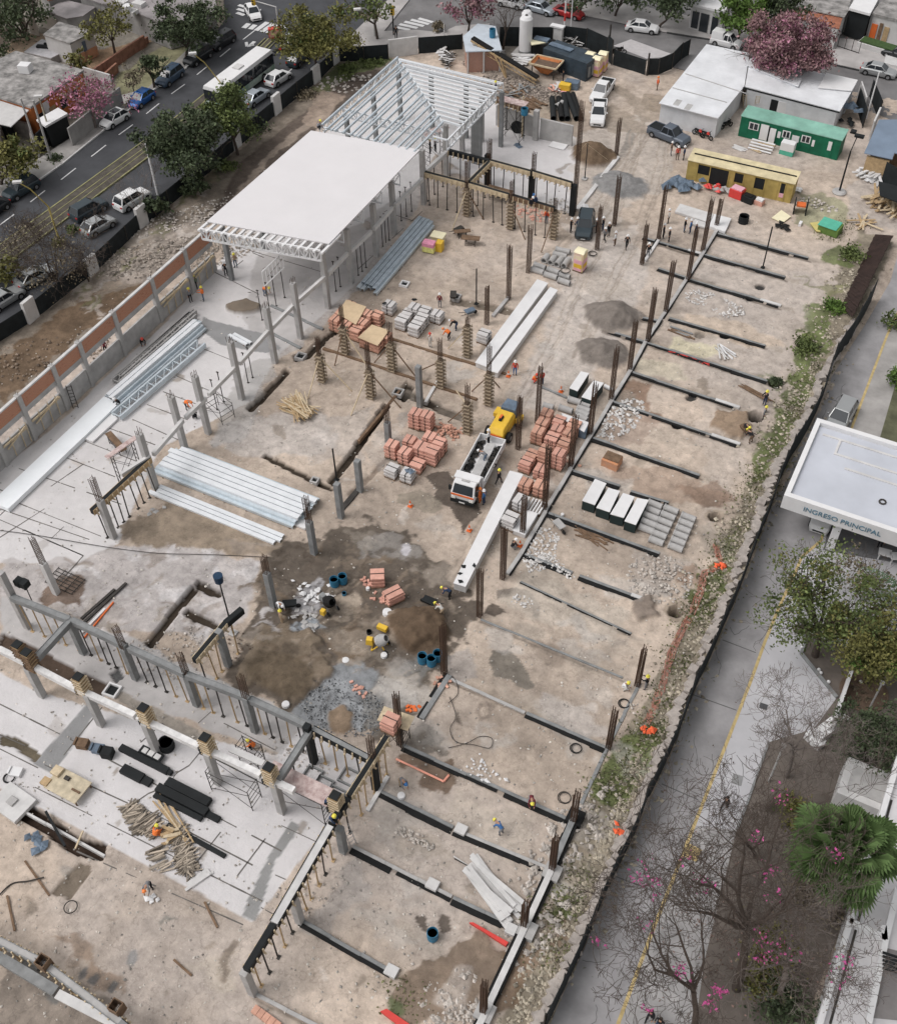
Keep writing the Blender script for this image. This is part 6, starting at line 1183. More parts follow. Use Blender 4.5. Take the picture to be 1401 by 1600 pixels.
for px,l_ in (((641,791),'orange cone on the wet patch in front of the pallets'),((733,829),'orange cone left of the long white panel'),((876,612),'small orange cone in front of the crates'),((794,586+2),'small dark cone beside the red shirted worker'),((812,853),'orange marker beside the crouching worker at the panel end')): cone(px,l_)
def toilet(px,label,top,z=0):
    g=G(*px); h=2.3; r=thing('toilet_cabin',label,'portable toilet',(g.x,g.y,z),random.uniform(-.1,.1)); mb=MB(); mb.box(-.55,.55,-.55,.55,0,h,.02,.02); mb.build('cabin','pink' if False else mat('toilet_pink',(.75,.52,.55),.5,second=(.80,.66,.30),sc=1.3),r,bevel=.04)
    mb=MB(); mb.loft([[(-.58,-.58,h),(.58,-.58,h),(.58,.58,h),(-.58,.58,h)],[(-.58,-.45,h+.12),(.58,-.45,h+.12),(.58,.45,h+.12),(-.58,.45,h+.12)],[(-.5,-.2,h+.22),(.5,-.2,h+.22),(.5,.2,h+.22),(-.5,.2,h+.22)]]); mb.build('roof','cream',r)
    mb=MB(); mb.box(-.38,.38,-.575,-.555,.12,2.0); mb.build('door',mat('toilet_door',(.78,.60,.60),.5,second=(.82,.74,.42),sc=2),r); mb=MB(); mb.box(-.57,.57,-.58,.58,0,.15); mb.build('skid','woodd',r)
    for z0,z1,m_ in ((1.05,1.5,'pink'),(.55,1.0,'yel'),(.2,.5,'pink')): mb=MB(); mb.box(-.45,.45,-.60,-.577,z0,z1); mb.box(.552,.575,-.45,.45,z0,z1); mb.build('coloured_band',m_,r)
    return r
toilet((920,111),'pink and cream toilet cabin left in the group of three by the black fence',0); toilet((931,118),'pink and cream toilet cabin at the front of the group of three',0); toilet((940,110),'pink and cream toilet cabin at the right of the group of three',0); toilet((905,421),'lone pink and yellow toilet cabin in the yard beside the concrete pipes',0)
hs_=HT((820,84),(821,24)); g=G(820,84); r=thing('silo','tall white twin cement tank standing on a concrete pad','tank',(g.x,g.y,0)); mb=MB(); mb.lathe([(.85,.6),(.85,hs_-.4),(.6,hs_-.1),(.2,hs_)],(0,0,0),18); mb.lathe([(.7,.6),(.7,hs_-.1),(.5,hs_+.2),(.2,hs_+.3)],(-.3,.8,0),18); mb.build('tank','white',r,smooth=False); mb=MB(); mb.box(-1.5,1.5,-1.5,1.7,0,.25); mb.build('base_pad','conc',r); mb=MB(); mb.lathe([(.9,.25),(.9,.6)],n=18); mb.build('skirt','concd',r)
mb=MB(); mb.lathe([(.2,hs_),(.2,hs_+.08)],n=10); mb.build('hatch','dsteel',r)
z=2.9; P=[G(*p,z) for p in ((746,38),(774,42),(784,80),(727,82),(723,58))]; r=thing('brick_shed','small brick shed with a pale blue sheet roof behind the conveyor','shed',(P[3].x,P[3].y,0),0,world=True); mb=MB(); mb.prism([(p.x,p.y) for p in P],z,z+.12); mb.build('roof',mat('pale_blue_sheet',(.50,.55,.60),.5,var=.1),r)
c=sum((Vector((p.x,p.y)) for p in P),Vector((0,0)))/5; Q=[(c.x+(p.x-c.x)*.9,c.y+(p.y-c.y)*.9) for p in P]; mb=MB(); mb.prism(Q,0,z); mb.build('wall',brickify(mat('shed_brick',(.36,.16,.11),var=.2,sc=2),(.42,.2,.14)),r)
a=Vector((P[3].x,P[3].y,0)); b_=Vector((P[2].x,P[2].y,0)); 
for t in (.06,.5,.94): p=a.lerp(b_,t); mb=MB(); mb.box(p.x-.1,p.x+.1,p.y-.0,p.y+.15,0,z); mb.build('post','conc',r)
barrel((769,58),'blue water barrel on the roof of the brick shed','bluep',.4,1.1,z=z+.15)
p=G(738,59,3.8);q=G(840,121,1.0); r=thing('conveyor','long dark belt conveyor rising over the shed roof, on an orange truss','conveyor',(q.x,q.y,0),0,world=True); mb=MB(); mb.bar(p,q,.75,.18); mb.build('belt','tar',r); mb=MB(); s_=(q-p).normalized().cross(Vector((0,0,1)))*.45
for sg in (-1,1):
    u=p+s_*sg-Vector((0,0,.2));w_=q+s_*sg-Vector((0,0,.2)); mb.bar(u,w_,.1,.2); mb.bar(u-Vector((0,0,.7)),w_-Vector((0,0,.5)),.07)
    for i in range(12): a=u.lerp(w_,i/12);b_=u.lerp(w_,(i+1)/12); mb.bar(a,b_-Vector((0,0,.6)),.05)
    m_=p.lerp(q,.45); mb.bar(m_+s_*sg,Vector((m_.x+1.2,m_.y-1,0)),.12); mb.bar(m_+s_*sg-(q-p)*.1,Vector((m_.x+1.2,m_.y-1,0)),.12)
mb.build('truss','wood',r)
g=G(852,118); r=thing('hopper','orange batching hopper with timber rim at the conveyor foot','hopper',(g.x,g.y,0),.0); mb=MB(); mb.loft([[(-.5,-.4,.4),(.5,-.4,.4),(.5,.4,.4),(-.5,.4,.4)],[(-1.8,-1.2,1.8),(1.8,-1.2,1.8),(1.8,1.2,1.8),(-1.8,1.2,1.8)]],False); mb.build('bin',mat('rust_orange',(.50,.19,.07),.8,var=.3),r); mb=MB(); mb.box(-1.9,1.9,-1.35,-1.2,1.7,1.9); mb.box(-1.9,1.9,1.2,1.35,1.7,1.9); mb.box(-1.95,-1.8,-1.2,1.2,1.7,1.9); mb.box(1.8,1.95,-1.2,1.2,1.7,1.9); mb.build('rim','woodp',r); mb=MB(); mb.box(-1.5,1.5,-1,1,1.4,1.5); mb.build('sand','soil',r)
for x in (-1.5,1.5):
    for y in (-1,1): mb=MB(); mb.bar((x,y,0),(x,y,1.7),.1); mb.build('leg','dsteel',r)
def orient_box(a,b,dep,h,name,label,cat,m,z0=0,extra=None,rf=None,ov=.0):
    """box whose front foot runs between two ground pixels; local x along the front, +y away from camera"""
    p=G(*a,z0);q=G(*b,z0); L=(q-p).length; an=math.atan2(q.y-p.y,q.x-p.x); r=thing(name,label,cat,(p.x,p.y,z0),an); mb=MB(); mb.box(0,L,0,dep,0,h); mb.build('wall',m,r)
    if rf: mb=MB(); mb.add([(-ov,-ov,h+.02),(L+ov,-ov,h+.02),(L+ov,dep+ov,h+.18),(-ov,dep+ov,h+.18),(-ov,-ov,h+.1),(L+ov,-ov,h+.1),(L+ov,dep+ov,h+.28),(-ov,dep+ov,h+.28)],[(3,2,1,0),(4,5,6,7),(0,1,5,4),(1,2,6,5),(2,3,7,6),(3,0,4,7)]); mb.build('roof',rf,r)
    return r,L
r,L=orient_box((847,103),(914,128),3.0,2.4,'tarp_container','long dark blue tarp covered container near the toilet cabins','container',mat('dark_blue_tarp',(.035,.05,.065),.45,var=.4,sc=.8,bump=1,sc2=2)); mb=MB()
for i in range(3): mb.box(L+.01,L+.06,.4+i*.8,.9+i*.8,.4,1.8)
mb.build('end_frame','concd',r); mb=MB(); mb.bar((0,1.5,2.5),(L*.5,1.6,2.5),.9,.08); mb.build('roof_strip','tarpb',r)
pslab([(828,62),(857,60),(856,66),(830,70)],1.9,.1,'sheet_roof','pale yellow sheet roof beside the white tank','roof sheet','cream'); boxes((845,84),0,[('body',(-1.6,1.6,-1,1,0,1.8),'tar'),('lid',(-1,1,-.5,.5,1.8,2.1),'tarpb')],'covered_stack','dark covered stack behind the white tank','stack','tar'); barrel((842,86),'red barrel behind the hopper','redp',.35,1.0)
planks((895,72),30,3.0,'jumble of dark frames and pipes behind the long container','dsteel',.3,2.2,.12,'scrap_heap',1.4,.7); planks((862,80),24,2.4,'grey scrap frames near the white gate pillar','conc',.3,1.2,.12,'scrap_heap',.9,.7); planks((815,97),20,3.0,'pale boards and bags at the foot of the conveyor','white',.1,1.2,.35,'scrap_heap',.5,.7)
planks((800,150),30,3.2,'rubble of boards between the hopper and the wall','concd',-.3,2.2,.2,'scrap_heap',.5,.7); planks((868,140),24,1.4,'pinkish scrap heap behind the yellow bags','brickl',0,1.1,.25,'scrap_heap',.6,.8)
boxes((882,141),.1,[('bags',(-.7,.7,-.5,.5,0,.9),'yel'),('sheet',(-.9,.9,-.8,-.5,0,.15),'pink')],'bag_pallet','yellow bags on a pallet behind the black pipes','bags','yel'); boxes((893,137),.1,[('cover',(-.9,.9,-.6,.6,0,.9),'tarpb')],'covered_stack','small dark covered stack right of the yellow bags','stack','tarpb')
boxes((682,384),.1,[('lid',(-.75,.75,-.1,1.1,1.0,1.12),'cream'),('body',(-.6,.6,0,1.0,0,1.0),'cream')],'bag_pallet','cream covered pallet at the back of the coloured bags','pallet','cream'); boxes((672,393),.1,[('bags',(-.75,.55,-.45,.45,.1,.75),mat('yellow_green_bags',(.70,.68,.25),.6,var=.2,sc=4)),('bags',(-.75,.55,-.45,.45,.76,1.2),mat('pink_bags',(.72,.30,.42),.6,var=.2,sc=4))],'bag_pallet','pallet of pink and yellow bags beside the blue steel stack','bags','pink'); boxes((687,391),.1,[('bags',(-.35,.35,-.4,.4,0,1.1),'yel')],'bag_pallet','narrow stack of yellow bags right of the pink ones','bags','yel')
g=G(809,205); r=thing('cable_drum','black cable drum in front of the grey block wall','cable drum',(g.x,g.y,0),.2); mb=MB(); mb.cyl((0,-.4,.8),(0,.4,.8),.5,n=18); mb.build('core','tar',r)
for y in (-.5,.5): mb=MB(); mb.cyl((0,y-.06,.8),(0,y+.06,.8),.8,n=20); mb.build('flange','black',r)
g=G(815,214); mb=MB(); mb.cyl((g.x,g.y,0),(g.x,g.y,5.2),.09,n=8); o=solo(mb,'lamp_mast','woodp','pale wooden mast with a blue tub on top before the block wall','mast'); barrel((819,171+8),'blue tub on the pale wooden mast','bluep',.4,.8,z=5.2)
for px in ((803,226),): 
    g=G(*px); mb=MB(); mb.rockpile([(g.x+random.uniform(-.8,.8),g.y+random.uniform(-.3,.3),.05) for _ in range(5)],.3,.5,.25); solo(mb,'plastic_sheet','tarpb','crumpled blue sheet on the white floor near the block wall','sheet')
g=G(872,228); mb=MB(); mb.box(g.x-1,g.x+1,g.y-.7,g.y+.7,.05,.12); solo(mb,'white_board','white','white board lying before the black pipes','board'); 
def mast(base,top,label,head='bluep',hd=True):
    g=G(*base); h=HT(base,top); r=thing('light_mast',label,'light mast',(g.x,g.y,0)); mb=MB(); mb.cyl((0,0,0),(0,0,h),.07,.05,8); mb.build('pole','black',r)
    if hd: mb=MB(); mb.cyl((0,0,h-.1),(0,0,h+.6),.32,.36,12); mb.build('lamp_head',head,r)
    mb=MB(); mb.cb((0,0,0),(.6,.6,.15)); mb.build('foot','conc',r); return r
mast((365,990),(351,905),'light mast with a dark blue head above the yellow shored beam',mat('dark_blue_plastic',(.015,.04,.08),.4)); 
g=G(36,915,ZB+.5); r=thing('floodlight','black twin floodlight mounted over the left end of the dark beam','floodlight',(g.x,g.y,ZB)); mb=MB(); mb.box(-.5,.0,-.3,.3,.5,1.1); mb.box(.1,.6,-.3,.3,.6,1.2); mb.build('lamp_head','black',r); mb=MB(); mb.cyl((0,0,0),(0,0,.6),.06,n=6); mb.bar((.3,0,.6),(1.2,-.6,-1.2),.08); mb.build('bracket','dsteel',r)
mast((913,280),(915,224),'dark guyed post in a bucket between the sand heap and the wall','black',False); 
for i,f in enumerate(((893,250),(952,252))): p=G(915,224,HT((913,280),(915,224)));q=G(*f); mb=MB(); mb.cyl(p,q,.02,n=4); solo(mb,'guy_rope','woodp',['left guy rope of the dark post by the sand heap','right guy rope of the dark post by the sand heap'][i],'rope')
g=G(1310,301); h=HT((1310,301),(1326,236)); r=thing('light_mast','tall black mast with two lamp heads in a concrete filled tyre','light mast',(g.x,g.y,0)); mb=MB(); mb.cyl((0,0,0),(0,0,h),.11,.08,8); mb.bar((0,0,h),(.2,.6,h+1.6),.08); mb.build('pole','black',r); mb=MB(); mb.box(-.1,.9,.3,.8,h+1.5,h+1.75); mb.box(-.7,-.1,.9,1.5,h+1.5,h+1.75); mb.build('lamp_head','black',r); mb=MB(); mb.lathe([(.75,0),(.8,.15),(.6,.3)],n=16); mb.build('foot','conc',r)
def heap(px,n_,rad,r0,r1,label,m,nm='tarp_heap',cat='tarp',flat=.6,z=.1,st=False):
    g=G(*px); random.seed(int(px[0]+px[1]*2)); mb=MB(); mb.rockpile([(g.x+random.gauss(0,rad),g.y+random.gauss(0,rad*.7),z+random.uniform(0,.15)) for _ in range(n_)],r0,r1,flat); o=solo(mb,nm,m,label,cat,org=(g.x,g.y,0)); 
    if st: stuff(o)
    return o
heap((1068,295),16,1.0,.7,1.1,'grey blue tarp heap left of the yellow cabin','tarpb',z=.3); heap((1112,308-12),8,.6,.4,.6,'red and white sheet bundle before the yellow cabin','redp',z=.3,nm='sheet_bundle'); heap((1133,302),7,.5,.4,.6,'grey plastic bundle beside the red crate','conc',z=.3,nm='sheet_bundle')
boxes((1150,307),-.2,[('crate',(-.75,.75,-.55,.55,0,1.0),'redp'),('contents',(-.65,.65,-.45,.45,1.0,1.15),'pink')],'red_crate','red crate with a pink lid before the yellow cabin','crate','redp'); boxes((1168,315),-.2,[('crate',(-.65,.65,-.5,.5,0,.75),'black'),('rim',(-.4,.4,-.3,.3,.75,.85),'tar')],'black_crate','black crate right of the red one','crate','black'); boxes((1185,319),-.2,[('crate',(-.5,.5,-.4,.4,0,.5),'brickl'),('contents',(-.4,.4,-.3,.3,.5,.7),'white')],'pink_crate','small pink crate at the right of the black one','crate','brickl')
pslab([(1062,318),(1114,334),(1108,348),(1054,330)],.3,.25,'white_slab','left long white slab before the yellow cabin','slab','concl'); pslab([(1115,334),(1142,341),(1132,362),(1107,353)],.35,.3,'white_slab','right white slab with a dark knob on its corner','slab','white'); pslab([(1085,342),(1108,350),(1104,356),(1080,349)],.3,.2,'white_slab','thin white slab behind the paired rebar columns','slab','concl')
pslab([(1220,328),(1235,338),(1222,348),(1205,340)],.15,.08,'sheet','left cream sheet lying on the ground','sheet','cream'); pslab([(1265,348),(1279,346),(1281,362),(1275,361)],.3,.1,'sheet','yellow bent sheet left of the green box','sheet',mat('dull_yellow',(.55,.47,.18))); boxes((1295,362),-.15,[('box',(-1.1,1.1,-.8,.8,0,.9),mat('olive_green',(.12,.20,.05))),('lid',(-1.2,.9,-.9,.9,.9,.98),mat('sea_green',(.10,.42,.30)))],'green_box','green box with a half white lid in the weeds','box','black'); heap((1222,352+3),5,.5,.4,.6,'dark burnt patch heap near the small white pipe','tar',flat=.3)
boxes((1248,332),.2,[('frame',(-.7,-.6,-.6,.6,0,1.5),'black'),('frame',(.6,.7,-.6,.6,0,1.5),'black'),('tray',(-.5,.5,-.4,.4,.9,1.1),'org')],'pump_frame','black machine frame with an orange tank at the corner of the yellow cabin','machine','black'); boxes((1249,352),0,[('post',(-.15,.15,-.3,.3,0,.4),'white')],'white_pipe_piece','short white pipe on the ground right of the burnt patch','pipe','white')
heap((1247,298),6,.3,.3,.4,'stack of white bags at the corner of the yellow cabin','white',nm='bag_stack',cat='bags'); heap((1370,275),10,1.0,.4,.8,'white sacks and sheets before the dark opening on the right','white'); heap((1245,325-4),0 or 1,.1,.2,.3,'small stone at the yellow cabin corner','rock',nm='stone',cat='stone')
heap((62,1313),8,.5,.35,.5,'dark blue tarp crumpled at the soil trench','tarpb',flat=.3); heap((912,328-5),4,.5,.5,.7,'white sheet heap below the grey gravel','white',flat=.3); heap((238,1408),5,.3,.2,.35,'white rags behind the bent worker','white',flat=.3); heap((242,790+10),4,.5,.2,.4,'pale crumpled foil on the dark sand','conc',flat=.3)
heap((490,930),46,.8,.1,.3,'white cement powder bags torn open left of the dark mixer','white',flat=.25,nm='torn_bags',cat='bags',st=True); heap((478,975),26,.8,.12,.35,'grey plastic sheet spread below the white powder','conc',flat=.2,nm='plastic_sheet',cat='sheet'); heap((753,1205),30,.8,.06,.2,'white plaster lumps beside the ground beam','white',flat=.4,nm='plaster_lumps',cat='lumps',st=True)
def rubble(px,rx,ry,n_,r0,r1,label,m='rock',z=.03,rot=0,flat=.6):
    g=G(*px); random.seed(int(px[0]*5+px[1])); mb=MB(); pts=[]
    for _ in range(n_): a=random.random()*6.283; q=math.sqrt(random.random()); x=math.cos(a)*q*rx;y=math.sin(a)*q*ry; pts.append((g.x+x*math.cos(rot)-y*math.sin(rot),g.y+x*math.sin(rot)+y*math.cos(rot),z+(1-q)*.15))
    mb.rockpile(pts,r0,r1,flat); return stuff(tag(mb.build('rubble',m,None,(g.x,g.y,0)),label,'rubble'))
WR=mat('white_rubble',(.60,.58,.56),var=.12,island=.2)
rubble((1097,466),1.8,1.3,120,.08,.22,'upper heap of white stone chips on the plot',WR); rubble((1133,482),1.9,1.4,140,.08,.24,'lower heap of white stone chips on the plot',WR); rubble((970,655),1.5,3.4,180,.1,.3,'loose pale stones at the corner of the reddish plot',WR,rot=-.15); rubble((845,858),1.3,2.6,170,.08,.24,'strip of white stones on the second paved plot',WR,rot=.1); rubble((862,880),2.4,.6,90,.08,.2,'line of stones along the ground beam',WR,rot=-.3)
rubble((1030,905),2.6,2.6,220,.07,.24,'broken rubble field left of the small pits'); rubble((815,940),.9,.6,40,.07,.2,'small stone heap inside the curved puddle',WR); rubble((700,1580),2.0,1.7,160,.08,.28,'grey rubble in the bottom plot'); rubble((722,1525),1.0,.5,10,.1,.3,'few boulders on the dark soil'); rubble((645,1370-62),1.6,.4,60,.06,.18,'short line of stones on a plot'); rubble((1275,320),2.4,1.2,60,.1,.3,'stones and litter near the weeds'); rubble((985,1115-10),.8,.6,0 or 12,.05,.15,'few chips near the crouching worker')
rubble((835,320+14),2.6,1.4,70,.1,.3,'broken bricks inside the far frame bay','brickl'); rubble((870,322),1.6,1.6,60,.08,.22,'white chips near the end of the far frame'); rubble((270,400),10,3.4,1100,.06,.26,'rubble strewn outside the banded wall',mat('grey_brown_stones',(.33,.29,.25),var=.3,island=.5),rot=.75); rubble((540,130),4,2.5,80,.1,.4,'debris between fence and roof frame',rot=.7); rubble((330,330),11,2,500,.06,.25,'pale rubble bank beside the dark track',rot=.95); rubble((60,560),9,3,300,.06,.24,'stones on the dark strip at the left edge',mat('brown_stones',(.22,.17,.13),var=.3,island=.6),rot=.75)
rubble((535,1105),3.6,2.2,900,.03,.1,'dark and pale gravel spread over the wet cement area',mat('dark_gravel',(.16,.165,.17),var=.4,island=.8),z=.08); rubble((420,1030),4,2.5,160,.04,.16,'clods on the dark mud',mat('clods',(.12,.09,.07),island=.5),z=.1); rubble((250,1030),3.2,1.3,120,.05,.16,'chips under the dark beam'); rubble((300,1000),2,1.2,60,.05,.15,'chips beside the trenches'); rubble((470,1180),2.4,1,60,.05,.15,'gravel under the beam with the battens'); rubble((480,1395),3,1.5,60,.05,.14,'chips along the lower shored beam',rot=1)
rubble((800,140),5,3.4,700,.06,.3,'rubble, boards and bricks dumped below the conveyor',mat('dump_rubble',(.26,.22,.19),var=.3,island=.7),z=.15); rubble((845,150),3.5,2,300,.06,.28,'rubble between the hopper and the black pipes',mat('dump_rubble'),z=.15); rubble((760,105),3.5,2,260,.06,.26,'dark rubble in front of the brick shed',mat('dump_rubble'),z=.1)
planks((700,98),40,1.8,'tangle of dark scrap left of the brick shed','dsteel',.4,1.6,.12,'scrap_heap',1.0,.9); planks((690,88),16,1.2,'pale rags and sheets left of the brick shed','white',.4,1.0,.3,'scrap_heap',.7,.8); planks((828,165),30,3.4,'long weathered boards above the block wall','woodd',-.3,1.2,.2,'board_heap',.4,.15); planks((780,88),14,1.6,'grey frames beside the bare tree','conc',.3,.8,.12,'scrap_heap',.8,.6)
gbeam((28,1262),(165,1338),'pale kerb along the near side of the soil trench',w=.16,h=.12,m='concl',coat=0); p=G(72,1268,.4);q=G(102,1322,.2); mb=MB(); mb.bar(p,q,.18); solo(mb,'steel_post','black','black post lying across the soil trench','post'); p=G(118,1326,.3);q=G(130,1298,.3); mb=MB(); mb.bar(p,q,.1); solo(mb,'plank','woodp','thin pale stick over the soil trench','plank')
for a,b,l_ in (((40,1346),(78,1400),'faint plank lying left of the dug strip'),((12,1400),(24,1455),'long weathered stick at the left edge of the lower dirt'),((272,1500),(300,1525),'curved twig on the lower dirt'),((320,1410),(340,1450),'narrow board on the dirt right of the bent worker')): p=G(*a);q=G(*b); mb=MB(); mb.bar((p.x,p.y,.08),(q.x,q.y,.08),.14,.08); solo(mb,'loose_board','woodd',l_,'board')
random.seed(11); mb=MB(); pts=[]
for _ in range(3200):
    t=random.random(); i=random.randrange(0,8); L1=[(1340,400),(1290,500),(1250,610),(1215,680),(1160,810),(1120,900),(1085,990),(1040,1110),(985,1230),(930,1350),(870,1470),(810,1600)]; i=random.randrange(len(L1)-1); a=L1[i];b_=L1[i+1]; x=lerp(a[0],b_[0],t)+random.gauss(8,20); y=lerp(a[1],b_[1],t)+random.gauss(0,8); g=G(x,y); pts.append((g.x,g.y,.05))
mb.rockpile(pts,.05,.24,.6); stuff(tag(mb.build('strip_stones',mat('mossy_stone',(.35,.31,.245),var=.3,island=.45)),'grey stones strewn along the weedy strip beside the road','stones'))
rubble((890,1310),1.6,5,170,.1,.34,'pale boulders below the orange mesh',rot=-.25); rubble((840,1450),1.4,3.4,90,.1,.35,'rubble beside the right edge beam',rot=-.2)
random.seed(5); mb=MB(); pts=[]
for _ in range(4200): x=random.uniform(0,1250);y=random.uniform(250,1600); g=G(x,y); pts.append((g.x,g.y,.03))
pts=[p for p in pts if p[0]>G(40,700).x-8 and p[0]<-6]; mb.rockpile(pts,.04,.14,.6); stuff(tag(mb.build('scattered_pebbles',mat('pebbles',(.45,.42,.38),var=.3,island=.5)),'small stones and litter scattered over the whole site','pebbles'))
random.seed(3); W2=[(x-13,y-6) for x,y in RL[3:]]; mb=MB()
for a,b in zip(W2,W2[1:]):
    p=G(*a);q=G(*b); n_=max(1,int((q-p).length/.55))
    for i in range(n_):
        c=p.lerp(q,(i+.5)/n_); mb.T=Matrix.Translation((c.x+random.uniform(-.2,.2),c.y,0))@Matrix.Rotation(random.uniform(-.5,.5)+1.1,4,'Z'); e=random.uniform(.7,1.2); mb.box(-.38*e,.38*e,-.4*e,.4*e,-.1,random.uniform(.25,.55),.08,.1)
mb.T=None; solo(mb,'rubble_kerb_wall',mat('old_rubble_concrete',(.38,.34,.31),var=.25,sc=1.5,bump=.8),'low broken stone wall along the foot of the black road fence','wall',org=None)
def meshfence(pts,label,h=.7,name='orange_mesh',m='org',jit=.22):
    mb=MB(); P=[G(*p) for p in pts]
    for a,b in zip(P,P[1:]):
        n_=max(1,int((b-a).length/.4))
        for i in range(n_):
            if random.random()<.06: continue
            c=a.lerp(b,i/n_);d=a.lerp(b,(i+1.02)/n_); o1=random.uniform(-jit,jit);o2=random.uniform(-jit,jit); hh=h*random.uniform(.3,1)
            for q_ in range(8): o1=(q_-3.5)*jit*.3; o2=o1+random.gauss(0,.04); o1+=random.gauss(0,.04); mb.bar((c.x+o1,c.y,.05+hh*.06*abs(q_-4)),(d.x+o2,d.y+random.gauss(0,.1),.06+hh*.06*abs(q_-4)),.05,.02)
    return solo(mb,name,m,label,'safety mesh')
OM=mat('faded_orange_mesh',(.50,.16,.10),.8,var=.3,sc=3,second=(.40,.25,.20)); BO=mat('bright_orange_mesh',(.85,.15,.06),.8,var=.2,sc=3)
meshfence([(1117,852),(1122,872),(1130,885),(1110,892),(1100,895),(1093,925),(1080,960),(1062,990),(1048,1020),(1040,1050),(1032,1080)],'long sagging faded orange mesh along the weeds',.6,m=OM); meshfence([(1030,1080),(1020,1110),(1010,1130)],'lower faded stretch of the orange mesh',.3,m=OM)
for px,l_ in (((1010,1145),'bright orange mesh bundle at the lower end of the mesh line'),((963,1297),'small bright orange mesh bundle among boulders'),((1124,886),'bright orange mesh knot near the pits')): heap(px,8 if px[1]!=1297 else 3,.25,.2,.4,l_,BO,nm='orange_mesh_bundle',cat='safety mesh')
meshfence([(1041,549),(1075,558),(1100,568),(1125,575)],'red liner strip laid along the ground beam',.25,'red_liner','redp',.05)
W_=paintm('white',(.72,.72,.72),0);DK=paintm('black',(.02,.022,.025));SG=paintm('steel_blue',(.055,.085,.13),.1);BL=paintm('blue',(.02,.10,.32),.3);SV=paintm('silver',(.42,.43,.43),.5);DG=paintm('dark_grey',(.035,.05,.06),.1);RD=paintm('red',(.35,.02,.02),.1);GR=paintm('grey',(.10,.12,.15),.1);PB=paintm('pale_blue',(.38,.42,.46),.3)
car('suv',DG,(16,313),(55,290),'dark grey off road car passing the black garage gate on the avenue'); car('hatch',W_,(160,205),(201,180),'white hatchback with a glass roof parked by the pink tree',roofglass=True); car('hatch',BL,(206,173),(239,149),'bright blue hatchback parked between two street trees'); car('suv',SG,(249,140),(284,113),'steel blue estate car parked behind the bright blue one'); car('suv',DK,(293,106),(328,84),'black pickup like car under the first yellow street lamp'); car('suv',DK,(332,80),(362,62),'black car parked nearest the crossing'); car('sedan',DK,(-24,345),(4,325),'dark car cut by the left edge of the picture')
car('suv',DG,(163,322),(119,347),'dark blue green off road car waiting beside the median'); car('hatch',SV,(176,348),(137,370),'silver white hatchback at the black fence'); car('suv',W_,(232,305),(186,332),'white off road car behind the bare street tree'); car('sedan',PB,(418,146),(383,170),'silver car half hidden by the dense trees beside the bus'); car('hatch',W_,(453,117),(419,139),'white hatchback right behind the bus'); car('hatch',DG,(478,88),(456,107),'dark car under the big yellow green tree'); car('sedan',SV,(468,60),(448,78),'white car seen through the crown of the big tree'); car('hatch',W_,(404,38),(389,14),'white car turning over the zebra crossing'); car('sedan',SV,(78,428),(36,450),'white car behind the bare bushes at the left'); car('sedan',SV,(28,462),(-10,486),'white car at the left edge behind the black fence')
car('van',W_,(362+455,14),(362+418,6),'white small van parked at the top edge'); car('sedan',PB,(862,24),(826,14),'pale grey car parked at the top edge'); car('sedan',RD,(908,31),(868,20),'red car parked behind the red and white pole'); car('sedan',W_,(1026,52),(979,46),'white saloon on the street beyond the black gate'); car('van',W_,(1157,78),(1110,66),'white van parked behind the white roofed huts'); car('sedan',SV,(1393,122),(1347,112),'silver white car on the street at the top right')
car('pickup',W_,(929,164),(950,134),'rear one of two white pickups inside the gate','pickup',nm='pickup_truck'); car('pickup',W_,(932,199),(936,168),'front one of two white pickups inside the gate','pickup',nm='pickup_truck'); car('pickup',GR,(1071,229),(1017,207),'dark grey pickup beside the white hut','pickup',nm='pickup_truck'); car('suv',DG,(910,376),(916,343),'dark green car among the white helmet visitors')
car('suv',SV,(1302,672),(1318,645),'silver off road car half under the white canopy roof'); car('sedan',W_,(1279,825),(1292,790),'white car whose nose shows below the canopy lettering'); car('sedan',DK,(1386,86),(1420,96),'dark car at the right edge in the far street')
a=G(419,120);b=G(334,186); c=(a+b)/2; c=G(378,141); r=thing('city_bus','white and green city bus beside the median','bus',(c.x,c.y,.02),math.atan2(G(424,105).y-G(330,178).y,G(424,105).x-G(330,178).x)); mb=MB(); mb.box(-5.9,5.9,-1.27,1.27,.35,1.15); mb.build('lower_body',mat('bus_green',(.03,.24,.08),.4,second=(.55,.58,.56),sc=.35),r,bevel=.05)
mb=MB(); mb.box(-5.85,5.85,-1.25,1.25,1.152,2.6); mb.build('window','glass',r); mb=MB(); mb.box(-5.9,5.9,-1.27,1.27,2.602,3.05,.08,.12); mb.build('roof','white',r,bevel=.04); mb=MB()
for x in (-4.9,-3.3,-1.7,0,1.7,3.3,5): mb.box(x-.05,x+.05,-1.275,1.275,1.153,2.6)
mb.build('pillar','black',r); mb=MB(); mb.box(-.6,.6,-.5,.5,3.06,3.2); mb.box(-4,-3.4,-.3,.3,3.06,3.12); mb.build('roof_unit','concl',r)
for sx in (-3.6,3.3):
    for sy in (-1,1): mb=MB(); mb.cyl((sx,sy*1.0,.5),(sx,sy*1.29,.5),.5,n=18); w2=mb.build('wheel','tyre',r); mb=MB(); mb.cyl((sx,sy*1.2,.5),(sx,sy*1.31,.5),.28,n=12); mb.build('rim','rim',w2)
for sy in (-1,1): mb=MB(); mb.box(5.88,5.93,sy*1.0-.2,sy*1.0+.2,.6,.8); mb.build('headlight','lamp',r)
a=G(722,792);b=G(768,706); c=(a+b)/2; r=thing('tipper_truck','white tipper truck with an orange front stripe and steel scrap in its bed','truck',(c.x,c.y,.02),math.atan2(a.y-b.y,a.x-b.x)); Wt=K['white']()
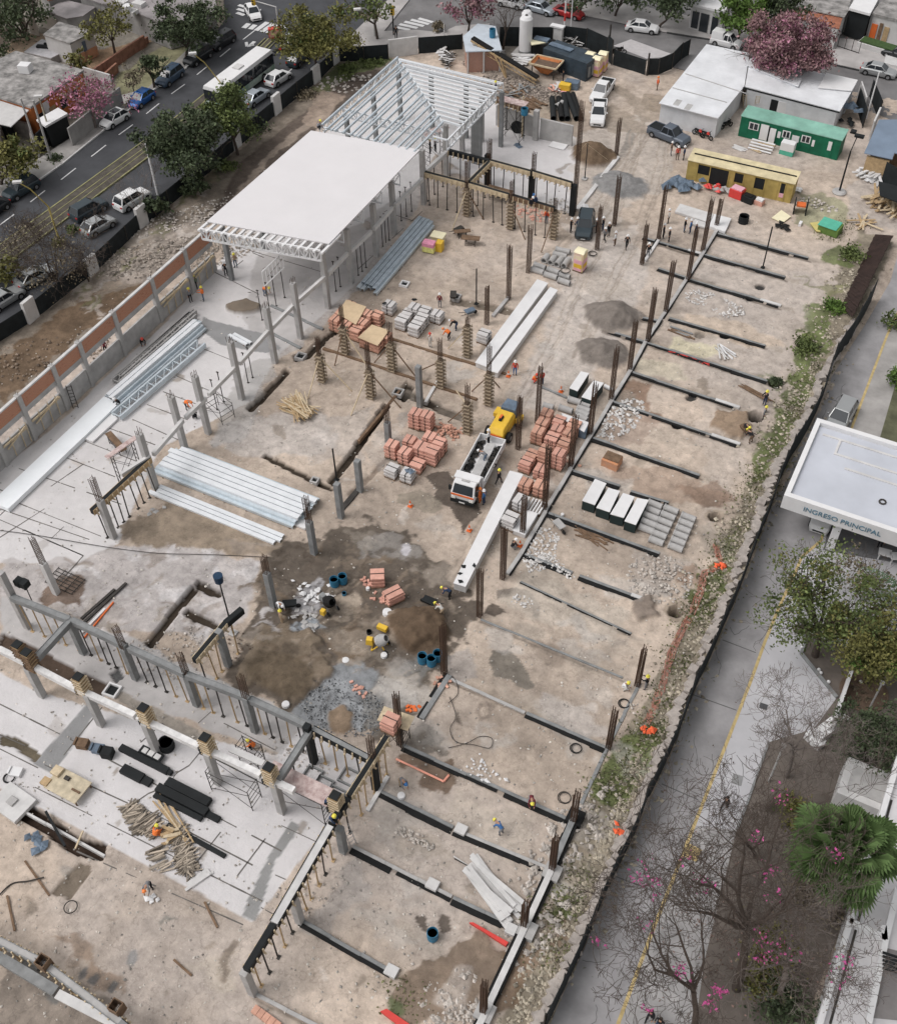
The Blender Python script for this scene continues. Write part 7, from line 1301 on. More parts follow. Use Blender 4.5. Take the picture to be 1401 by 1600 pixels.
mb=MB(); mb.loft([[(1.9,-1.02,.75),(3.45,-1.02,.7),(3.45,1.02,.7),(1.9,1.02,.75)],[(1.9,-1.05,1.5),(3.5,-1.05,1.45),(3.5,1.05,1.45),(1.9,1.05,1.5)],[(1.95,-.98,2.35),(3.05,-.95,2.35),(3.05,.95,2.35),(1.95,.98,2.35)]]); mb.build('cab',Wt,r,bevel=.05)
mb=MB(); mb.add([(3.51,-.9,1.5),(3.51,.9,1.5),(3.12,.82,2.25),(3.12,-.82,2.25)],[(0,1,2,3)]); mb.T=None; mb.add([(2.2,-1.055,1.55),(3.2,-1.055,1.55),(2.98,-.985,2.2),(2.2,-.99,2.2)],[(0,1,2,3)]); mb.add([(2.2,1.055,1.55),(3.2,1.055,1.55),(2.98,.985,2.2),(2.2,.99,2.2)],[(3,2,1,0)]); mb.build('window','glass',r)
mb=MB(); mb.box(3.5,3.56,-1.0,1.0,1.25,1.4); mb.build('orange_stripe','org',r); mb=MB(); mb.box(3.42,3.62,-1.06,1.06,.45,.8); mb.build('bumper','black',r)
for sy in (-1,1): mb=MB(); mb.box(3.5,3.58,sy*.8-.18,sy*.8+.18,.85,1.1); mb.build('headlight','lamp',r); mb=MB(); mb.box(3.2,3.35,sy*1.2-.1,sy*1.2+.1,1.5,2.0); mb.build('mirror','black',r)
mb=MB(); mb.box(3.63,3.65,-.26,.26,.55,.68); mb.build('number_plate','white',r); mb=MB(); mb.box(-3.6,3.2,-.45,.45,.5,.8); mb.build('chassis','dsteel',r)
mb=MB(); mb.box(-3.7,1.7,-1.2,1.2,.95,1.05); mb.box(-3.7,1.7,-1.2,-1.12,1.05,1.7); mb.box(-3.7,1.7,1.12,1.2,1.05,1.7); mb.box(-3.78,-3.7,-1.2,1.2,.95,1.7); mb.box(1.7,1.82,-1.2,1.2,.95,2.3); mb.box(1.82,2.6,-1.1,1.1,2.36,2.46); mb.build('bed',Wt,r); mb=MB(); mb.box(2.3,2.8,-.35,.35,2.36,2.42); mb.build('roof_hatch','conc',r)
for i,(m_,nm) in enumerate((('concl','steel_bars'),('dsteel','scrap'),('tar','hoses'))):
    mb=MB(); random.seed(i)
    if i==0:
        for j in range(7): y=-.3+j*.12; mb.bar((-3.2,y,1.25+.03*j),(1.3,y+.1,1.35),.09)
    else: mb.rockpile([(random.uniform(-3.3,1.4),random.choice((-.8,.8))+random.uniform(-.2,.2),1.2) for _ in range(60)],.15,.4,.7)
    mb.build('cargo_'+nm,m_,r)
for sx in (2.6,-2.0):
    for sy in (-1,1): mb=MB(); mb.cyl((sx,sy*.72,.42),(sx,sy*1.02,.42),.42,n=18); w2=mb.build('wheel','tyre',r); mb=MB(); mb.cyl((sx,sy*.9,.42),(sx,sy*1.04,.42),.22,n=12); mb.build('rim','rim',w2)
a=G(775,690);b=G(800,652); c=(a+b)/2; r=thing('yellow_machine','yellow wheeled concrete machine with a grey blue rear behind the tipper truck','machine',(c.x,c.y,.02),math.atan2(a.y-b.y,a.x-b.x)); mb=MB(); mb.loft([[(-.6,-.75,.5),(2.0,-.75,.5),(2.0,.75,.5),(-.6,.75,.5)],[(-.6,-.8,1.5),(2.1,-.78,1.2),(2.1,.78,1.2),(-.6,.8,1.5)],[(-.5,-.65,1.85),(1.7,-.62,1.6),(1.7,.62,1.6),(-.5,.65,1.85)]]); mb.build('hood','yel',r,bevel=.06); mb=MB(); mb.box(2.1,2.16,-.6,.6,.6,1.15); mb.box(.2,.7,-.25,-.05,1.75,1.95); mb.build('grille','org',r)
mb=MB(); mb.box(.3,.9,-.2,.05,1.72,1.9); mb.build('exhaust','black',r); mb=MB(); mb.loft([[(-2.0,-.7,.7),(-.65,-.75,.7),(-.65,.75,.7),(-2.0,.7,.7)],[(-1.9,-.6,2.0),(-.65,-.7,2.0),(-.65,.7,2.0),(-1.9,.6,2.0)]]); mb.build('cab','tarpb',r,bevel=.05); mb=MB(); mb.box(-1.3,-.4,.85,1.3,.75,1.2); mb.box(-1.3,-.4,-1.3,-.85,.75,1.2); mb.build('mudguard','yel',r)
for sx in (-.9,1.3):
    for sy in (-1,1): mb=MB(); mb.cyl((sx,sy*.85,.5),(sx,sy*1.2,.5),.5,n=18); w2=mb.build('wheel','tyre',r); mb=MB(); mb.cyl((sx,sy*1.1,.5),(sx,sy*1.22,.5),.22,n=12); mb.build('rim','rim',w2)
def moto(px,rz,label,m='tar'):
    g=G(*px); r=thing('motorcycle',label,'motorcycle',(g.x,g.y,.02),math.radians(rz))
    for x in (-.65,.65): mb=MB(); mb.tube((x,-.05,.3),(x,.05,.3),.3,.2,14); mb.build('wheel','tyre',r)
    mb=MB(); mb.bar((-.65,0,.3),(-.2,0,.6),.08); mb.bar((.65,0,.3),(.4,0,.95),.07); mb.box(-.3,.3,-.12,.12,.35,.65); mb.build('frame','dsteel',r); mb=MB(); mb.box(-.6,.05,-.12,.12,.7,.82); mb.build('seat','black',r); mb=MB(); mb.box(.05,.45,-.14,.14,.68,.92,.05,.04); mb.build('tank',m,r); mb=MB(); mb.bar((.4,-.35,1.0),(.4,.35,1.0),.04); mb.build('handlebar','dsteel',r); return r
moto((436,86),40,'motorcycle waiting behind the bus on the avenue','redp'); moto((1090,213),-20,'first motorcycle under the wall of the white hut, left','redp'); moto((1102,217),-15,'red tanked motorcycle under the wall of the white hut','redp'); moto((1134,200),60,'dark motorcycle beside the green cabin corner'); moto((967,84),20,'motorcycle on the pavement behind the black gate'); moto((955,88),60,'motorcycle at the black pillar of the gate')
BF=mat('black_mesh',(.014,.018,.020),.8,var=.4,sc=1.0,bump=.4)
def fence(pts,h,name,label,m,post=None,every=3,t=.05,wob=.05,cat='fence',z0=0,hj=.1):
    P=[G(*p) for p in pts]; r=thing(name,label,cat,(P[0].x,P[0].y,0),0,world=True); mb=MB()
    for a,b in zip(P,P[1:]):
        n_=max(1,int((b-a).length/every)); nrm=Vector((-(b-a).y,(b-a).x,0)).normalized()
        prev=a; ph=h
        for i in range(1,n_+1):
            c=a.lerp(b,i/n_)+nrm*random.uniform(-wob,wob)*(i<n_); hh=h+random.uniform(-hj,hj); o=nrm*t/2
            mb.add([prev-o+Vector((0,0,z0)),c-o+Vector((0,0,z0)),c-o+Vector((0,0,hh)),prev-o+Vector((0,0,ph)),prev+o+Vector((0,0,z0)),c+o+Vector((0,0,z0)),c+o+Vector((0,0,hh)),prev+o+Vector((0,0,ph))],[(3,2,1,0),(4,5,6,7),(3,7,6,2),(0,1,5,4)]); 
            if post: q=c-nrm*(t/2+.05); pm=MB(); pm.box(q.x-.04,q.x+.04,q.y-.04,q.y+.04,0,hh+.15); pm.build('post',post,r)
            prev=c; ph=hh
    mb.build('mesh',m,r); 
    return r
AV=[(-60,573),(-5,533),(46,496),(141,424),(219,354),(296,294),(364,234),(428,179),(489,130),(521,101),(531,96)]
AP=[(53,500),(147,427),(225,353),(302,291),(371,231),(434,177),(495,128),(525,99)]
for i,(a,b) in enumerate(zip([AV[0]]+AP,AP+[(532,95)])): fence([a,b],1.9,'mesh_fence',f'black mesh fence between avenue and site, {ORD[i]} bay from the near end',BF,'dsteel')
for i,(p,t_) in enumerate(zip(AP,[(50,466),(144,400),(223,321),(299,265),(368,203),(432,147),(494,103),(524,80)])):
    g=G(*p); h=max(1.9,HT(p,t_)); mb=MB(); mb.box(g.x-.2,g.x+.2,g.y-.75,g.y+.75,0,h); solo(mb,'fence_pillar','concl',f'white plastered pillar of the avenue fence, {ORD[i]} from the near end','pillar')
fence([(531,96),(607,93)],2.0,'mesh_fence','black fence panel before the corner pavement',BF,'dsteel'); p=G(608,90);q=G(653,84); mb=MB(); mb.bar((p.x,p.y,1.2),(q.x,q.y,1.2),.25,2.4); solo(mb,'white_wall','concl','white wall piece between two black fence panels at the street corner','wall')
fence([(654,84),(722,78)],2.2,'mesh_fence','black fence right of the white wall piece',BF,'dsteel'); fence([(780,72),(862,72)],2.6,'mesh_fence','black fence behind the white tank',BF,'dsteel'); fence([(876,70),(915,74),(947,90)],2.6,'mesh_fence','black fence curving behind the toilet cabins',BF,'dsteel'); fence([(947,92),(955,101)],3.2,'mesh_fence','tall black corner piece behind the toilets',BF,'dsteel'); fence([(957,101),(1007,117)],2.0,'site_gate','black sheeted site gate with pale scrapes',BF,'dsteel',cat='gate'); fence([(1010,117),(1027,117),(1048,108),(1062,94),(1074,86)],2.2,'mesh_fence','black mesh bulging right of the gate',BF,'dsteel',every=1.5,wob=.25)
for b_,t_,l_ in (((949,93),(952,38),'tall dark post at the corner behind the toilets'),((1010,118),(1012,83),'dark gate post at the right end of the gate')):
    g=G(*b_); h=HT(b_,t_); mb=MB(); mb.cyl((g.x,g.y,0),(g.x,g.y,h),.12,n=8); solo(mb,'post','dsteel',l_,'post')
g=G(869,72); h=HT((869,72),(869,42)); r=thing('gate_pillar','white plastered gate pillar with a cap behind the long container','pillar',(g.x,g.y,0)); mb=MB(); mb.box(-.8,.8,-.3,.3,0,h); mb.build('shaft','concl',r); mb=MB(); mb.box(-.95,.95,-.42,.42,h,h+.2); mb.build('cap','white',r); g=G(918,62); mb=MB(); mb.box(g.x-.8,g.x+.8,g.y-.4,g.y+.4,0,.9); solo(mb,'white_block','concl','low white block behind the curving black fence','block')
RF=[(1360,470),(1349,492),(1326,534),(1300,570),(1285,618),(1262,669),(1222,740),(1195,815),(1163,898),(1145,944),(1109,1026),(1081,1085),(1055,1157),(1026,1220),(992,1300),(964,1357),(936,1418),(912,1478),(880,1547),(850,1610)]
for i,(a,b,nm) in enumerate(((0,5,'beside the far weeds'),(5,8,'beside the white canopy building'),(8,11,'beside the leafy garden tree'),(11,14,'beside the pale forecourt'),(14,19,'lowest, along the yellow lined road'))): fence(RF[a:b+1],2.7,'mesh_fence',f'black mesh road fence, stretch {nm}',BF,'dsteel',every=2,wob=.12)
RB=wave(mat('brown_sheet',(.05,.03,.025),.75,.2,var=.35,sc=1.2),3,'Y',.05,.9,.3)
def leanfence(b0,b1,t0,t1,h,label):
    a=G(*b0);b=G(*b1);c=G(t1[0],t1[1],h);d=G(t0[0],t0[1],h); mb=MB(); n_=26
    for i in range(n_):
        u=i/n_;v=(i+.96)/n_; p=a.lerp(b,u);q=a.lerp(b,v);r_=d.lerp(c,v);s_=d.lerp(c,u); e=Vector((.04 if i%2 else 0,0,.03)); mb.add([p+e,q+e,r_+e,s_+e,p+e+Vector((.04,0,-.02)),q+e+Vector((.04,0,-.02)),r_+e+Vector((.04,0,-.02)),s_+e+Vector((.04,0,-.02))],[(0,1,2,3),(7,6,5,4),(3,2,6,7),(1,0,4,5)])
    solo(mb,'corrugated_hoarding',RB,label,'hoarding')
leanfence((1313,478),(1366,366),(1330,496),(1394,368),1.2,'dark brown corrugated hoarding leaning along the far right edge of the site')
fence([(1375,285),(1401,300),(1440,320)],2.6,'mesh_fence','black sheet beside the collapsed timber at the right edge',BF,'dsteel'); pslab([(1372,283),(1440,300),(1440,330),(1374,305)],2.2,.1,'black_sheet_roof','black sheet roof over the right edge of the scrap corner','sheet','black'); fence([(1336,165),(1347,200)],2.4,'mesh_fence','dark fence piece between the far hut and the blue roof',BF,'dsteel'); fence([(1357,150),(1371,185)],2.2,'mesh_fence','black fence piece beside the thin white pole',BF,'dsteel')
p=G(1361,204,1.2);q=G(1371,182,1.2); mb=MB(); mb.bar((p.x,p.y,1.2),(q.x,q.y,1.2),.2,2.4); solo(mb,'white_wall','concl','short white wall left of the blue roof','wall'); p=G(1342,140,1.2);q=G(1350,165,1.2); mb=MB(); mb.bar((p.x,p.y,1.2),(q.x,q.y,1.2),.15,2.2); solo(mb,'white_wall','concl','pale panel beyond the end of the far hut','wall')
CW_=wave(mat('hut_white_sheet',(.66,.67,.69),.5,var=.12,sc=.8),2.4,'X',.03,.5,.06); CR_=wave(mat('hut_roof_sheet',(.70,.71,.73),.45,var=.14,sc=.35),2.2,'X',.03,.5,.05)
def proof(quads,z,name,label,cat,roofm,wallm,inset=.96,extra=None,thick=.1):
    """building from roof outlines given in pixels at height z"""
    P=[G(a,b,z) for a,b in quads]; r=thing(name,label,cat,(P[0].x,P[0].y,0),0,world=True); c=sum((Vector((p.x,p.y)) for p in P),Vector((0,0)))/len(P); mb=MB(); mb.prism([(p.x,p.y) for p in P],z,z+thick); mb.build('roof',roofm,r); mb=MB(); mb.prism([(c.x+(p.x-c.x)*inset,c.y+(p.y-c.y)*inset) for p in P],0,z-.003); mb.build('wall',wallm,r); r['zz']=z; return r,P
r,P=proof([(1029,162),(1121,186),(1162,136),(1170,84),(1103,70)],2.7,'site_hut','left white site hut with a patched sheet roof','hut',CR_,CW_); mb=MB()
for px in ((1058,160),(1075,167)): g=G(px[0],px[1],2.82); mb.cb((g.x,g.y,2.805),(.7,1.4,.02),-.0)
mb.build('roof_patch','conc',r); mb=MB(); 
for a,b in (((1070,115),(1165,146)),((1050,137),(1135,160))): p=G(a[0],a[1],2.83);q=G(b[0],b[1],2.83); mb.bar(p,q,.12,.05)
mb.build('roof_seam','conc',r)
r,P=proof([(1163,136),(1311,175),(1338,130),(1172,86)],2.8,'site_hut','right white site hut behind the green cabin','hut',CR_,CW_,.95); mb=MB(); p=G(1160,137,2.95);q=G(1311,176,2.95); mb.bar(p,q,.15,.12); mb.build('eaves_edge','black',r); 
for (x,y,w2,h2,m_) in ((1211,168,1.3,2.1,'black'),(1220,171,1.0,2.1,'white')): 
    g=G(x,y+8,0); f=P[0].lerp(P[1],(g.x-P[0].x)/(P[1].x-P[0].x)); mb=MB(); mb.box(g.x-w2/2,g.x+w2/2,f.y+.05+.1,f.y+.25+.1,0,h2); mb.build('door',m_,r)
r,P=proof([(1165,102),(1246,136),(1252,124),(1172,92)],3.1,'roof_sheets','raised white sheets laid over the far hut under the pink tree','roof sheets',CR_,CW_,.9); r,P=proof([(1277,138),(1330,143),(1339,126),(1290,115)],3.0,'roof_sheets','bright white sheets at the right end of the far hut','roof sheets','white',CW_,.9)
heap((1322,182),9,.8,.6,.9,'grey blue tarp hanging at the right end of the far hut','tarpb',z=1.2); heap((1318,193),6,.6,.4,.6,'black plastic heap below the hanging tarp','black',z=.3)
GRN=wave(mat('cabin_green',(.012,.15,.08),.6,var=.3,sc=.8),4,'X',.04,.6,.12); GRR=wave(mat('cabin_green_roof',(.22,.42,.34),.6,var=.28,sc=.4),3,'X',.03,.5,.05)
r,L=orient_box((1152,212),(1306,251),2.3,2.5,'green_cabin','long green site cabin with white posters and two windows','site cabin',GRN,rf=GRR,ov=.08)
def on(px_t,z): return px_t
mb=MB()
def pane(x0,x1,z0,z1,y,m,nm,par): mb=MB(); mb.box(x0,x1,y,y+.03,z0,z1); return mb.build(nm,m,par)
for x0,x1 in ((.09,.19),(.43,.51),(.62,.71)):
    w2=pane(L*x0,L*x1,1.2,2.1,-.04,'white','window',r); mid=(x0+x1)/2
    pane(L*x0+.12,L*mid-.05,1.3,2.0,-.06,'glass','pane',w2); pane(L*mid+.05,L*x1-.12,1.3,2.0,-.06,'glass','pane',w2)
pane(L*.21,L*.29,.25,2.2,-.05,'white','door',r); pane(L*.31,L*.37,.1,2.1,-.25,'white','door',r); pane(L*.29,L*.31,.25,2.1,-.02,'black','door_gap',r); pane(L*.885,L*.92,1.0,2.1,-.04,'white','window',r)
for x0,x1 in ((.385,.415),(.53,.6),(.73,.755)): pane(L*x0,L*x1,1.0,1.8,-.05,'white','poster',r)
for x_ in (.08,.2,.38,.42,.53,.62,.72,.86,.93): pane(L*x_-.04,L*x_+.04,0,2.4,-.03,GRN,'rib',r)
boxes((1228,240),ang((1152,212),(1306,251)),[('body',(-.8,.8,-.5,.5,0,.55),mat('sea_green')),('lid',(-.8,.8,-.5,.5,.55,1.5),'white')],'green_white_tank','green and white box before the green cabin','box','white')
g=G(1190,230); r=thing('wooden_steps','three pale steps at the white door of the green cabin','steps',(g.x,g.y,0),ang((1152,212),(1306,251))); 
for i in range(4): mb=MB(); mb.box(-1.4,1.4,-1.2+i*.4,-.95+i*.4,.1+i*.16,.18+i*.16); mb.build('tread','white',r)
YL=wave(mat('cabin_yellow',(.44,.33,.11),.7,var=.28,sc=.8),3,'X',.03,.4,.06); YR=mat('cabin_cream_roof',(.60,.52,.33),.7,var=.22,sc=.9)
r,L=orient_box((1070,280),(1233,318),2.3,2.4,'yellow_cabin','long yellow open sided cabin with a cream roof','site cabin',YL,rf=YR,ov=.1); mb=MB(); mb.box(.3,L-.1,1.2,1.3,2.62,2.72); mb.build('roof_rib','black',r)
for x0,x1,z0 in ((.10,.22,1.1),(.22,.40,.15),(.45,.54,1.1),(.64,.74,.9),(.885,.925,.9)): pane(L*x0,L*x1,z0,2.2,-.02,'black','opening',r)
for x_ in (.10,.22,.40,.45,.54,.64,.74,.86,.93): pane(L*x_-.05,L*x_+.05,0,2.35,-.06,YL,'post',r)
pane(L*.885,L*.925,.5,1.0,-.05,'pink','small_panel',r)
BLR=mat('blue_grey_roof',(.17,.22,.29),.5,var=.18,sc=.3); r,P=proof([(1372,188),(1349,240),(1393,250),(1396,240),(1460,255),(1480,205),(1401,188)],2.6,'open_shed','open shed with a blue grey tarp roof at the right edge','shed',BLR,'woodd',.8); mb=MB()
for i,m_ in enumerate(('org','black','wood','black','yel')): p=P[1].lerp(P[2],.2+i*.16); mb.box(p.x-.25,p.x+.25,p.y+.1,p.y+.4,0,2.3)
mb.build('stacked_boards','wood',r)
OLD=mat('old_roof_concrete',(.20,.195,.185),.95,var=.5,sc=.9,second=(.42,.40,.385)); OLD2=mat('dusty_roof',(.27,.25,.25),.95,var=.3,sc=.4,second=(.36,.33,.33)); ORW=mat('orange_wall',(.50,.16,.05),.85,var=.2,sc=.5); WHW=mat('white_wall_paint',(.55,.54,.53),.85,var=.12,sc=.6); GRW=mat('grey_wall',(.30,.29,.28),.9,var=.25,sc=.6); TER=wave(mat('terracotta_tiles',(.38,.15,.09),.85,var=.2,sc=1.5),3,'X',.05,.6,.15)
def hwin(r,P,i,items,z):   # windows on wall edge i->i+1 of the roof outline
    a=P[i];b=P[(i+1)%len(P)]; c=sum((Vector((p.x,p.y)) for p in P),Vector((0,0)))/len(P); a=Vector((c.x+(a.x-c.x)*.96,c.y+(a.y-c.y)*.96,0)); b=Vector((c.x+(b.x-c.x)*.96,c.y+(b.y-c.y)*.96,0)); d=(b-a); n=Vector((d.y,-d.x,0)).normalized()
    if (a-Vector((c.x,c.y,0))).dot(n)<0: n=-n
    for t0,t1,z0,z1,m_,nm in items:
        p=a.lerp(b,t0)+n*.06;q=a.lerp(b,t1)+n*.06; mb=MB(); mb.bar((p.x,p.y,(z0+z1)/2),(q.x,q.y,(z0+z1)/2),.1,z1-z0); mb.build(nm,m_,r)
r,P=proof([(-60,110),(-75,160),(0,155),(49,170),(132,112),(26,82),(0,95)],3.6,'house','house with a stained grey flat roof and orange front wall','house',OLD,ORW,.97,thick=.25); hwin(r,P,3,[(.05,.22,0,2.3,'black','door'),(.28,.4,.9,2.2,'wood','window'),(.5,.62,1.0,2.2,'black','window'),(.75,.83,1.2,2.2,'black','window'),(.2,.3,0,3.2,'white','pillar')],3.6)
g=G(58,152,3.8); boxes((56,158),.3,[('tank',(-.7,.7,-.6,.6,3.9,4.9),'white'),('stand',(-.5,.5,-.4,.4,3.7,3.9),'black')],'roof_box','white box unit on the corner of the stained roof','box','white')
r,P=proof([(69,192),(96,212),(50,235),(30,214)][0:0] or [(92,171),(107,180),(72,200),(58,190)],2.7,'porch_canopy','white canopy slab over the black garage gate','canopy','white','black',.9,thick=.25); mb=MB(); 
p=G(66,240);q=G(94,213); mb.bar((p.x,p.y,1.3),(q.x,q.y,1.3),.1,2.6); mb.build('garage_gate','black',r)
p=G(110,215,1.2);q=G(190,150,1.2); mb=MB(); mb.bar((p.x,p.y,1.2),(q.x,q.y,1.2),.2,2.4); solo(mb,'front_wall',GRW,'long grey front wall behind the pink tree','wall')
p=G(134,121,1.4);q=G(176,133,1.4); mb=MB(); mb.bar((p.x,p.y,1.4),(q.x,q.y,1.4),.2,2.8); solo(mb,'side_wall',WHW,'white side wall behind the pink blossom','wall')
r,P=proof([(0,158),(46,173),(18,199),(-40,185),(-40,150)],3.3,'white_roof','pale canopy roof at the left edge before the grey roofed house','roof',mat('pale_roof',(.52,.51,.50),var=.1),'black',.3); 
for a,b,l_ in (((18,205),(52,215),'low stone yard wall under the pale canopy'),((52,215),(58,245),'short yard wall beside the garage gate'),((10,200),(6,235),'stone yard wall at the left edge')):
    p=G(*a);q=G(*b); mb=MB(); mb.bar((p.x,p.y,.9),(q.x,q.y,.9),.3,1.9); solo(mb,'yard_wall',mat('stone_wall',(.20,.18,.165),var=.35,sc=1.5),l_,'wall')
r,P=proof([(68,56),(110,70),(148,51),(93,36)],3.0,'house','small house with a grey roof and a half white brick gable','house',OLD,WHW,.95,thick=.2); hwin(r,P,1,[(.02,.98,0,1.3,mat('crate_brick'),'brick_base'),(.45,.58,0,2.6,'tarpb','pipe_cover')],3)
r,P=proof([(38,82),(80,92),(112,76),(66,62)],.9,'yard_slab','pale tiled yard with black chairs beside the small house','yard',mat('pale_tiles',(.45,.44,.45),var=.15,sc=2),GRW,.98); boxes((75,86),.3,[('seat',(-1.2,1.2,-.3,.3,1.0,1.3),'black'),('seat',(-.5,.5,.6,.9,1.0,1.3),'black')],'garden_bench','dark benches on the pale tiled yard','bench','black')
for i,(a,b,h) in enumerate((((0,78),(16,72),2.6),((16,68),(30,62),2.4),((38,57),(46,54),2.6),((50,52),(62,56),2.6),((62,40),(94,50),1.8))): p=G(*a);q=G(*b); mb=MB(); mb.bar((p.x,p.y,h/2),(q.x,q.y,h/2),.25,h); solo(mb,'ruined_wall',mat('peeling_wall',(.52,.47,.42),var=.2,sc=.8),['leftmost peeling wall stub of the ruin','second peeling wall stub of the ruin','narrow wall stub before the dark tree trunk','peeling wall stub right of the dark tree trunk','long broken wall running to the small house'][i],'wall')
BRW=mat('ruin_brick',(.26,.13,.09),.9,var=.3,sc=1.5)
for i,(a,b,h) in enumerate((((150,125),(228,72),1.5),((165,130),(185,112),1.2),((182,104),(232,66),.8))): p=G(*a);q=G(*b); mb=MB(); mb.bar((p.x,p.y,h/2),(q.x,q.y,h/2),.3,h); solo(mb,'brick_ruin_wall',BRW,['long low brick wall of the overgrown lot','short broken brick wall near the street','inner crumbling brick wall of the lot'][i],'wall')
r,P=proof([(122,-6),(160,8),(196,14),(262,42),(340,20),(330,-40),(150,-50)],3.2,'house','large pale flat roofed building at the top left','house',OLD2,GRW,.97,thick=.2); 
for px in ((192,5),(206,20),(218,8)): g=G(px[0],px[1],3.5); mb=MB(); mb.cb((g.x,g.y,3.41),(1.6,1.2,.5)); mb.build('roof_unit','concl',r)
barrel((201,22),'white water tank on the large pale roof','white',.6,1.2,z=3.42)
p=G(210,34);q=G(268,70); mb=MB(); mb.bar((p.x,p.y,1.4),(q.x,q.y,1.4),.25,2.8); solo(mb,'plaster_wall',GRW,'pale plaster wall below the large flat roof','wall')
r,P=proof([(60,-12),(76,2),(130,-10),(110,-40)],3.0,'house','house with a rust red roof at the top left edge','house',mat('rust_roof',(.22,.10,.07),var=.3),GRW,.95); r,P=proof([(72,18),(104,30),(130,26),(150,12),(100,0)],2.4,'house','low grey roof behind the small house','house',OLD2,GRW,.95)
r,P=proof([(1078,9),(1132,22),(1138,2),(1090,-12)],3.2,'shop','white fronted shop at the top edge','shop','white',WHW,.94,thick=.3); hwin(r,P,0,[(.08,.28,.4,2.6,'glass','window'),(.33,.58,.2,2.6,'glass','window'),(.68,.86,0,2.5,'glass','door')],3)
r,P=proof([(1232,26),(1262,22),(1318,34),(1310,52),(1242,42)][0:0] or [(1228,25),(1310,46),(1316,26),(1240,12)],2.9,'house','house with a terracotta roof behind the pink tree','house',TER,WHW,.95); hwin(r,P,0,[(.65,.85,.8,2.0,'black','window')],3); r,P=proof([(1240,12),(1318,28),(1345,-12),(1260,-30)],3.1,'house','house with a weathered grey roof beyond the terracotta one','house',OLD,WHW,.95)
r,P=proof([(1325,16),(1358,25),(1376,-8),(1345,-18)],3.6,'garage','white garage with an open dark carport','garage','white','black',.93,thick=.3); mb=MB(); 
for px in ((1316,50),(1352,60)): p=G(px[0],px[1]); q=G(px[0]+12,px[1]-30); mb.bar((p.x,p.y,1.6),(q.x,q.y,1.6),.25,3.2)
mb.build('side_wall',WHW,r); 
p=G(1307,74);q=G(1340,85); mb=MB(); mb.bar((p.x,p.y,1.7),(q.x,q.y,1.7),.07); mb.bar((p.x,p.y,.2),(q.x,q.y,.2),.07); 
for i in range(4): c=p.lerp(q,i/3); mb.bar((c.x,c.y,0),(c.x,c.y,1.75),.07)
solo(mb,'railing','dsteel','thin dark gate frame before the white garage drive','railing')
r,P=proof([(1361,24),(1430,42),(1440,10),(1382,-4)],3.3,'house','house with a dark grey roof, orange shutter and white wall','house',OLD,WHW,.95,thick=.3); hwin(r,P,0,[(.04,.18,.3,2.3,'org','shutter'),(.22,.3,.3,2.6,'woodd','door'),(.34,.46,.3,2.3,'wood','shutter')],3)
boxes((1380,82),-.2,[('planter',(-3.5,3.5,-1.0,1.0,0,.8),WHW),('hedge',(-3.3,3.3,-.8,.8,.8,1.0),mat('clipped_hedge',(.05,.09,.03),var=.3,sc=3))],'planter','white walled planter with a clipped hedge at the right edge','planter','white'); pslab([(1380,98),(1401,103),(1440,120),(1440,70),(1385,80)],.4,.3,'forecourt_slab','pale forecourt step at the top right','step','concl')
zc=5.0; A_=G(1277,653,zc);B_=G(1223,773,zc); xl=(A_.x+B_.x)/2; yb=A_.y; yf=B_.y; XR=xl+26
r=thing('entrance_canopy','white entrance canopy building with blue lettering on its fascia','building',(xl,yf,0)); hx=XR-xl; hy=yb-yf
mb=MB(); mb.box(0,hx,0,hy,zc-1.45,zc-.4); mb.build('roof_slab','white',r); mb=MB(); mb.box(0,hx,0,.45,zc-.395,zc); mb.box(0,hx,hy-.45,hy,zc-.395,zc); mb.box(0,.4,.45,hy-.45,zc-.395,zc); mb.build('parapet','white',r)
mb=MB(); mb.box(.45,hx-.1,.5,hy-.5,zc-.398,zc-.36); mb.build('roof_membrane',mat('canopy_roof',(.50,.52,.57),.6,var=.1,sc=.25),r)
mb=MB(); mb.box(2.5,9,hy-3.3,hy-3.1,zc-.36,zc-.28); mb.box(3.5,9.5,hy-4.6,hy-4.4,zc-.36,zc-.28); mb.box(2.3,2.5,hy-3.3,hy-1.5,zc-.36,zc-.28); mb.box(.9,7,hy-1.5,hy-1.3,zc-.36,zc-.28); mb.build('roof_patch','concl',r)
mb=MB(); g=G(1378,784,zc-.3); mb.tube((g.x-xl,g.y-yf,zc-.36),(g.x-xl,g.y-yf,zc-.25),.3,.2,12); mb.build('roof_vent','dsteel',r)
g=G(1290,858); 
mb=MB(); mb.box(g.x-xl-.1,g.x-xl+.55,g.y-yf,g.y-yf+.7,0,zc-1.45); mb.build('column','white',r); mb=MB(); mb.box(g.x-xl,g.x-xl+.5,hy-1.5,hy-.9,0,zc-1.45); mb.build('column','white',r)
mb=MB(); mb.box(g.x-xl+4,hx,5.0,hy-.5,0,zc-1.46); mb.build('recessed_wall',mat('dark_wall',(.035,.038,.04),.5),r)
cu=bpy.data.curves.new('lettering','FONT'); cu.body='INGRESO PRINCIPAL'; cu.size=.66; cu.extrude=.02; cu.space_character=1.0; cu.offset=0; cu.materials.append(mat('sign_blue',(.10,.20,.27),.5)); t0=bpy.data.objects.new('t',cu); COL.objects.link(t0); bpy.context.view_layer.update(); lm=bpy.data.meshes.new_from_object(t0.evaluated_get(bpy.context.evaluated_depsgraph_get())); bpy.data.objects.remove(t0); to=bpy.data.objects.new('lettering',lm); COL.objects.link(to); to.parent=r; g=G(1252,800,zc-.8); to.location=(g.x-xl,-.03,zc-.95); to.rotation_euler=(math.radians(90),0,0)
